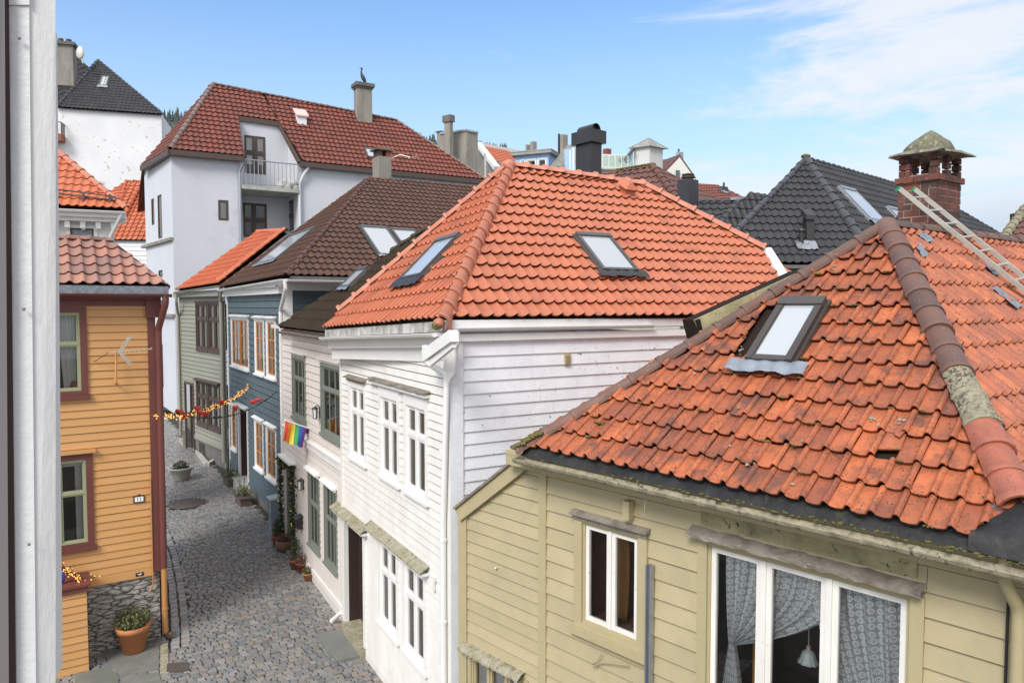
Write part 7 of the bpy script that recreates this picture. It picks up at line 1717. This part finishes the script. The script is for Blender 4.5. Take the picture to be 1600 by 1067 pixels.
for p, r in bp[1:100]:
    o = b0_.copy(); COL.objects.link(o); place(o, p, R.uniform(.008, .012))
mb = MB()
for p, r in bp[100:]: mb.blob(p, .010, .010, .010, 5, 4)
tag(mb.build('bulbs', M['bulb'], g1), None, None, kind='stuff')
ha = YF.p(uY1 - .05, YF.uv(247, 645)[1] - .06, .06) + V((-.3, .9, 0)); hb = pP(433, 611, UF.O + UF.W * .05, UF.W)
hpth = catenary(ha, hb, .42, 40)
mb = MB(); mb.tube(hpth, .010, 5)
for k in range(120): j = R.randrange(40); mb.leaf(hpth[j].lerp(hpth[j + 1], R.random()), .05, .2)
tag(mb.build('garland_cord', M['wire_black']), 'thin dark cord with red hearts sagging below the light chain', 'cord')
hs = MB(); prof = []
for k in range(28):
    t = 6.283 * k / 28; prof.append((16 * math.sin(t) ** 3 / 17 , (13 * math.cos(t) - 5 * math.cos(2 * t) - 2 * math.cos(3 * t) - math.cos(4 * t)) / 17))
hs.grid([[V((x * .3, -.30, z * .3)) for x, z in prof], [V((x, -.16, z)) for x, z in prof], [V((x, .16, z)) for x, z in prof], [V((x * .3, .30, z * .3)) for x, z in prof]], .5, True, True)
hs.face([V((x * .3, -.30, z * .3)) for x, z in prof], .5); hs.face([V((x * .3, .30, z * .3)) for x, z in prof][::-1], .5)
hts = [(265, 649), (286, 650), (297, 650), (312, 646), (322, 647), (368, 637), (395, 628), (404, 625), (346, 628), (309, 638), (280, 643)]
h0_ = None
for k, (px, py) in enumerate(hts):
    best = min(hpth, key=lambda p: abs((800 + FPX * p.x / p.y) - px)); pos = pY(px, py, best.y)
    if h0_ is None: o = hs.build('heart_ornament', M['heart_red']); h0_ = o
    else: o = h0_.copy(); COL.objects.link(o)
    o.location = pos; o.scale = [(.085 if px not in (297, 265) else .045)] * 3; o.rotation_euler = (0, 0, R.uniform(-.6, .9))
    tag(o, 'red heart hanging from the cord below the light chain over the lane', 'ornament', 'red hearts across the lane')
# fairy lights on the porch rail
t = thing('fairy_lights', 'warm fairy lights wound along the sloping porch rail at lower left', 'string lights', r1)
pr_ = [(r0 + (r0 - r1) * .8).lerp(r1, k / 40) + V((.04 * math.sin(k * 1.3), .04 * math.cos(k * 1.1), .05 + .04 * math.sin(k * 2.2))) for k in range(41)]
mb = MB(); mb.tube(pr_, .006, 4); mb.build('cord', M['wire_black'], t)
sb = None
for k in range(84):
    f = R.random() ** .8 * 40; i = min(int(f), 39); p = pr_[i].lerp(pr_[i + 1], f - i) + V((R.gauss(0, .03), R.gauss(0, .03), R.gauss(0, .03)))
    if k > 76: p = r1 + YF.U * R.uniform(.05, .28) + UP * R.uniform(-.02, .16) + YF.W * -.2
    if sb is None: bl = MB(); bl.blob((0, 0, 0), 1, 1, 1, 6, 4, .5); sb = bl.build('bulb', M['bulb'], t); o = sb
    else: o = sb.copy(); COL.objects.link(o)
    o.location = p - t.location; s_ = R.uniform(.006, .011); o.scale = (s_, s_, s_)
# slate paving at the yellow house
sl = [[(157, 1016), (249, 1006), (248, 1046), (187, 1054)], [(188, 1057), (248, 1049), (262, 1100), (188, 1110)], [(120, 1052), (169, 1040), (185, 1055), (185, 1100), (110, 1100)], [(150, 1008), (240, 985), (249, 1003), (160, 1012)]]
labs = ['slate flagstone under the big terracotta pot', 'slate flagstone at the bottom edge left of the cobbles', 'slate flagstone touching the yellow porch', 'slate flagstone against the rubble wall behind the big pot']
for s_, lab in zip(sl, labs):
    pts = [pZ(*q, .02) for q in s_]; mb = MB(); n = len(pts); mb.face([p + UP * .0 for p in pts], R.random())
    for a, b in zip(pts, pts[1:] + pts[:1]): mb.face([a, b, b - UP * .06, a - UP * .06], .5)
    tag(mb.build('flagstone', M['paving']), lab, 'flagstone', 'flagstones by the yellow house')
kb_ = MB(); ks = [pZ(*q, .03) for q in ((251, 1006), (262, 1003), (264, 1050), (250, 1052))]; kb_.hexa([p - UP * .08 for p in ks] + ks); tag(kb_.build('kerb_stone', M['moss_board']), 'mossy pale kerb stone at the foot of the orange drainpipe', 'kerb')
mt = MB(); ks = [pZ(*q, .035) for q in ((261, 1036), (294, 1033), (296, 1046), (260, 1049))]; mt.hexa([p - UP * .05 for p in ks] + ks); tag(mt.build('cast_cover', M['iron']), 'small rectangular rusty cover in the cobbles', 'cover')
# our own window: reveal, frame and sash at the left edge
wf = thing('window_reveal', 'white painted window reveal and sash at the left edge, close to the camera', 'window', (-.33, .45, 6.5))
def vstrip(pt0, pb0, Ya, pt1, pb1, Yb, mt, name, th=.03, ytop=-30):
    """upright strip of the old, slightly leaning window: columns at the top and the bottom of the view"""
    mb = MB(); q = [pY(pb0, 1100, Ya), pY(pb1, 1100, Yb), pY(pt1, ytop, Yb), pY(pt0, ytop, Ya)]
    n = (q[1] - q[0]).cross(q[3] - q[0]).normalized(); n = -n if n.y < 0 else n
    mb.hexa([q[0], q[1], q[1] + n * th, q[0] + n * th, q[3], q[2], q[2] + n * th, q[3] + n * th]); return mb.build(name, mt, wf)
vstrip(45, 56, .461, 87, 87, .468, M['frame_rough'], 'reveal', .004)
vstrip(13, 25, .457, 45.5, 56.5, .460, M['frame_white'], 'frame', .05, 9)
vstrip(6, 13, .452, 13.5, 25.5, .456, M['frame_brown'], 'gasket', .008)
vstrip(-40, -40, .44, 7, 14, .45, M['frame_grey'], 'sash', .008)
mb = MB(); q = [pY(13, 8, .456), pY(46, 8, .459), pY(46, -40, .459), pY(13, -40, .456)]
mb.hexa(q + [p + V((-.002, .002, 0)) for p in q]); mb.build('frame_head', M['frame_rough'], wf)
for px, py in ((30, 60), (37, 483), (45, 850)):
    mb = MB(); p = pY(px, py, .4555); mb.blob(p, .0012, .0008, .0010, 8, 5, jit=.2); mb.build('nail_hole', M['frame_grey'], wf)
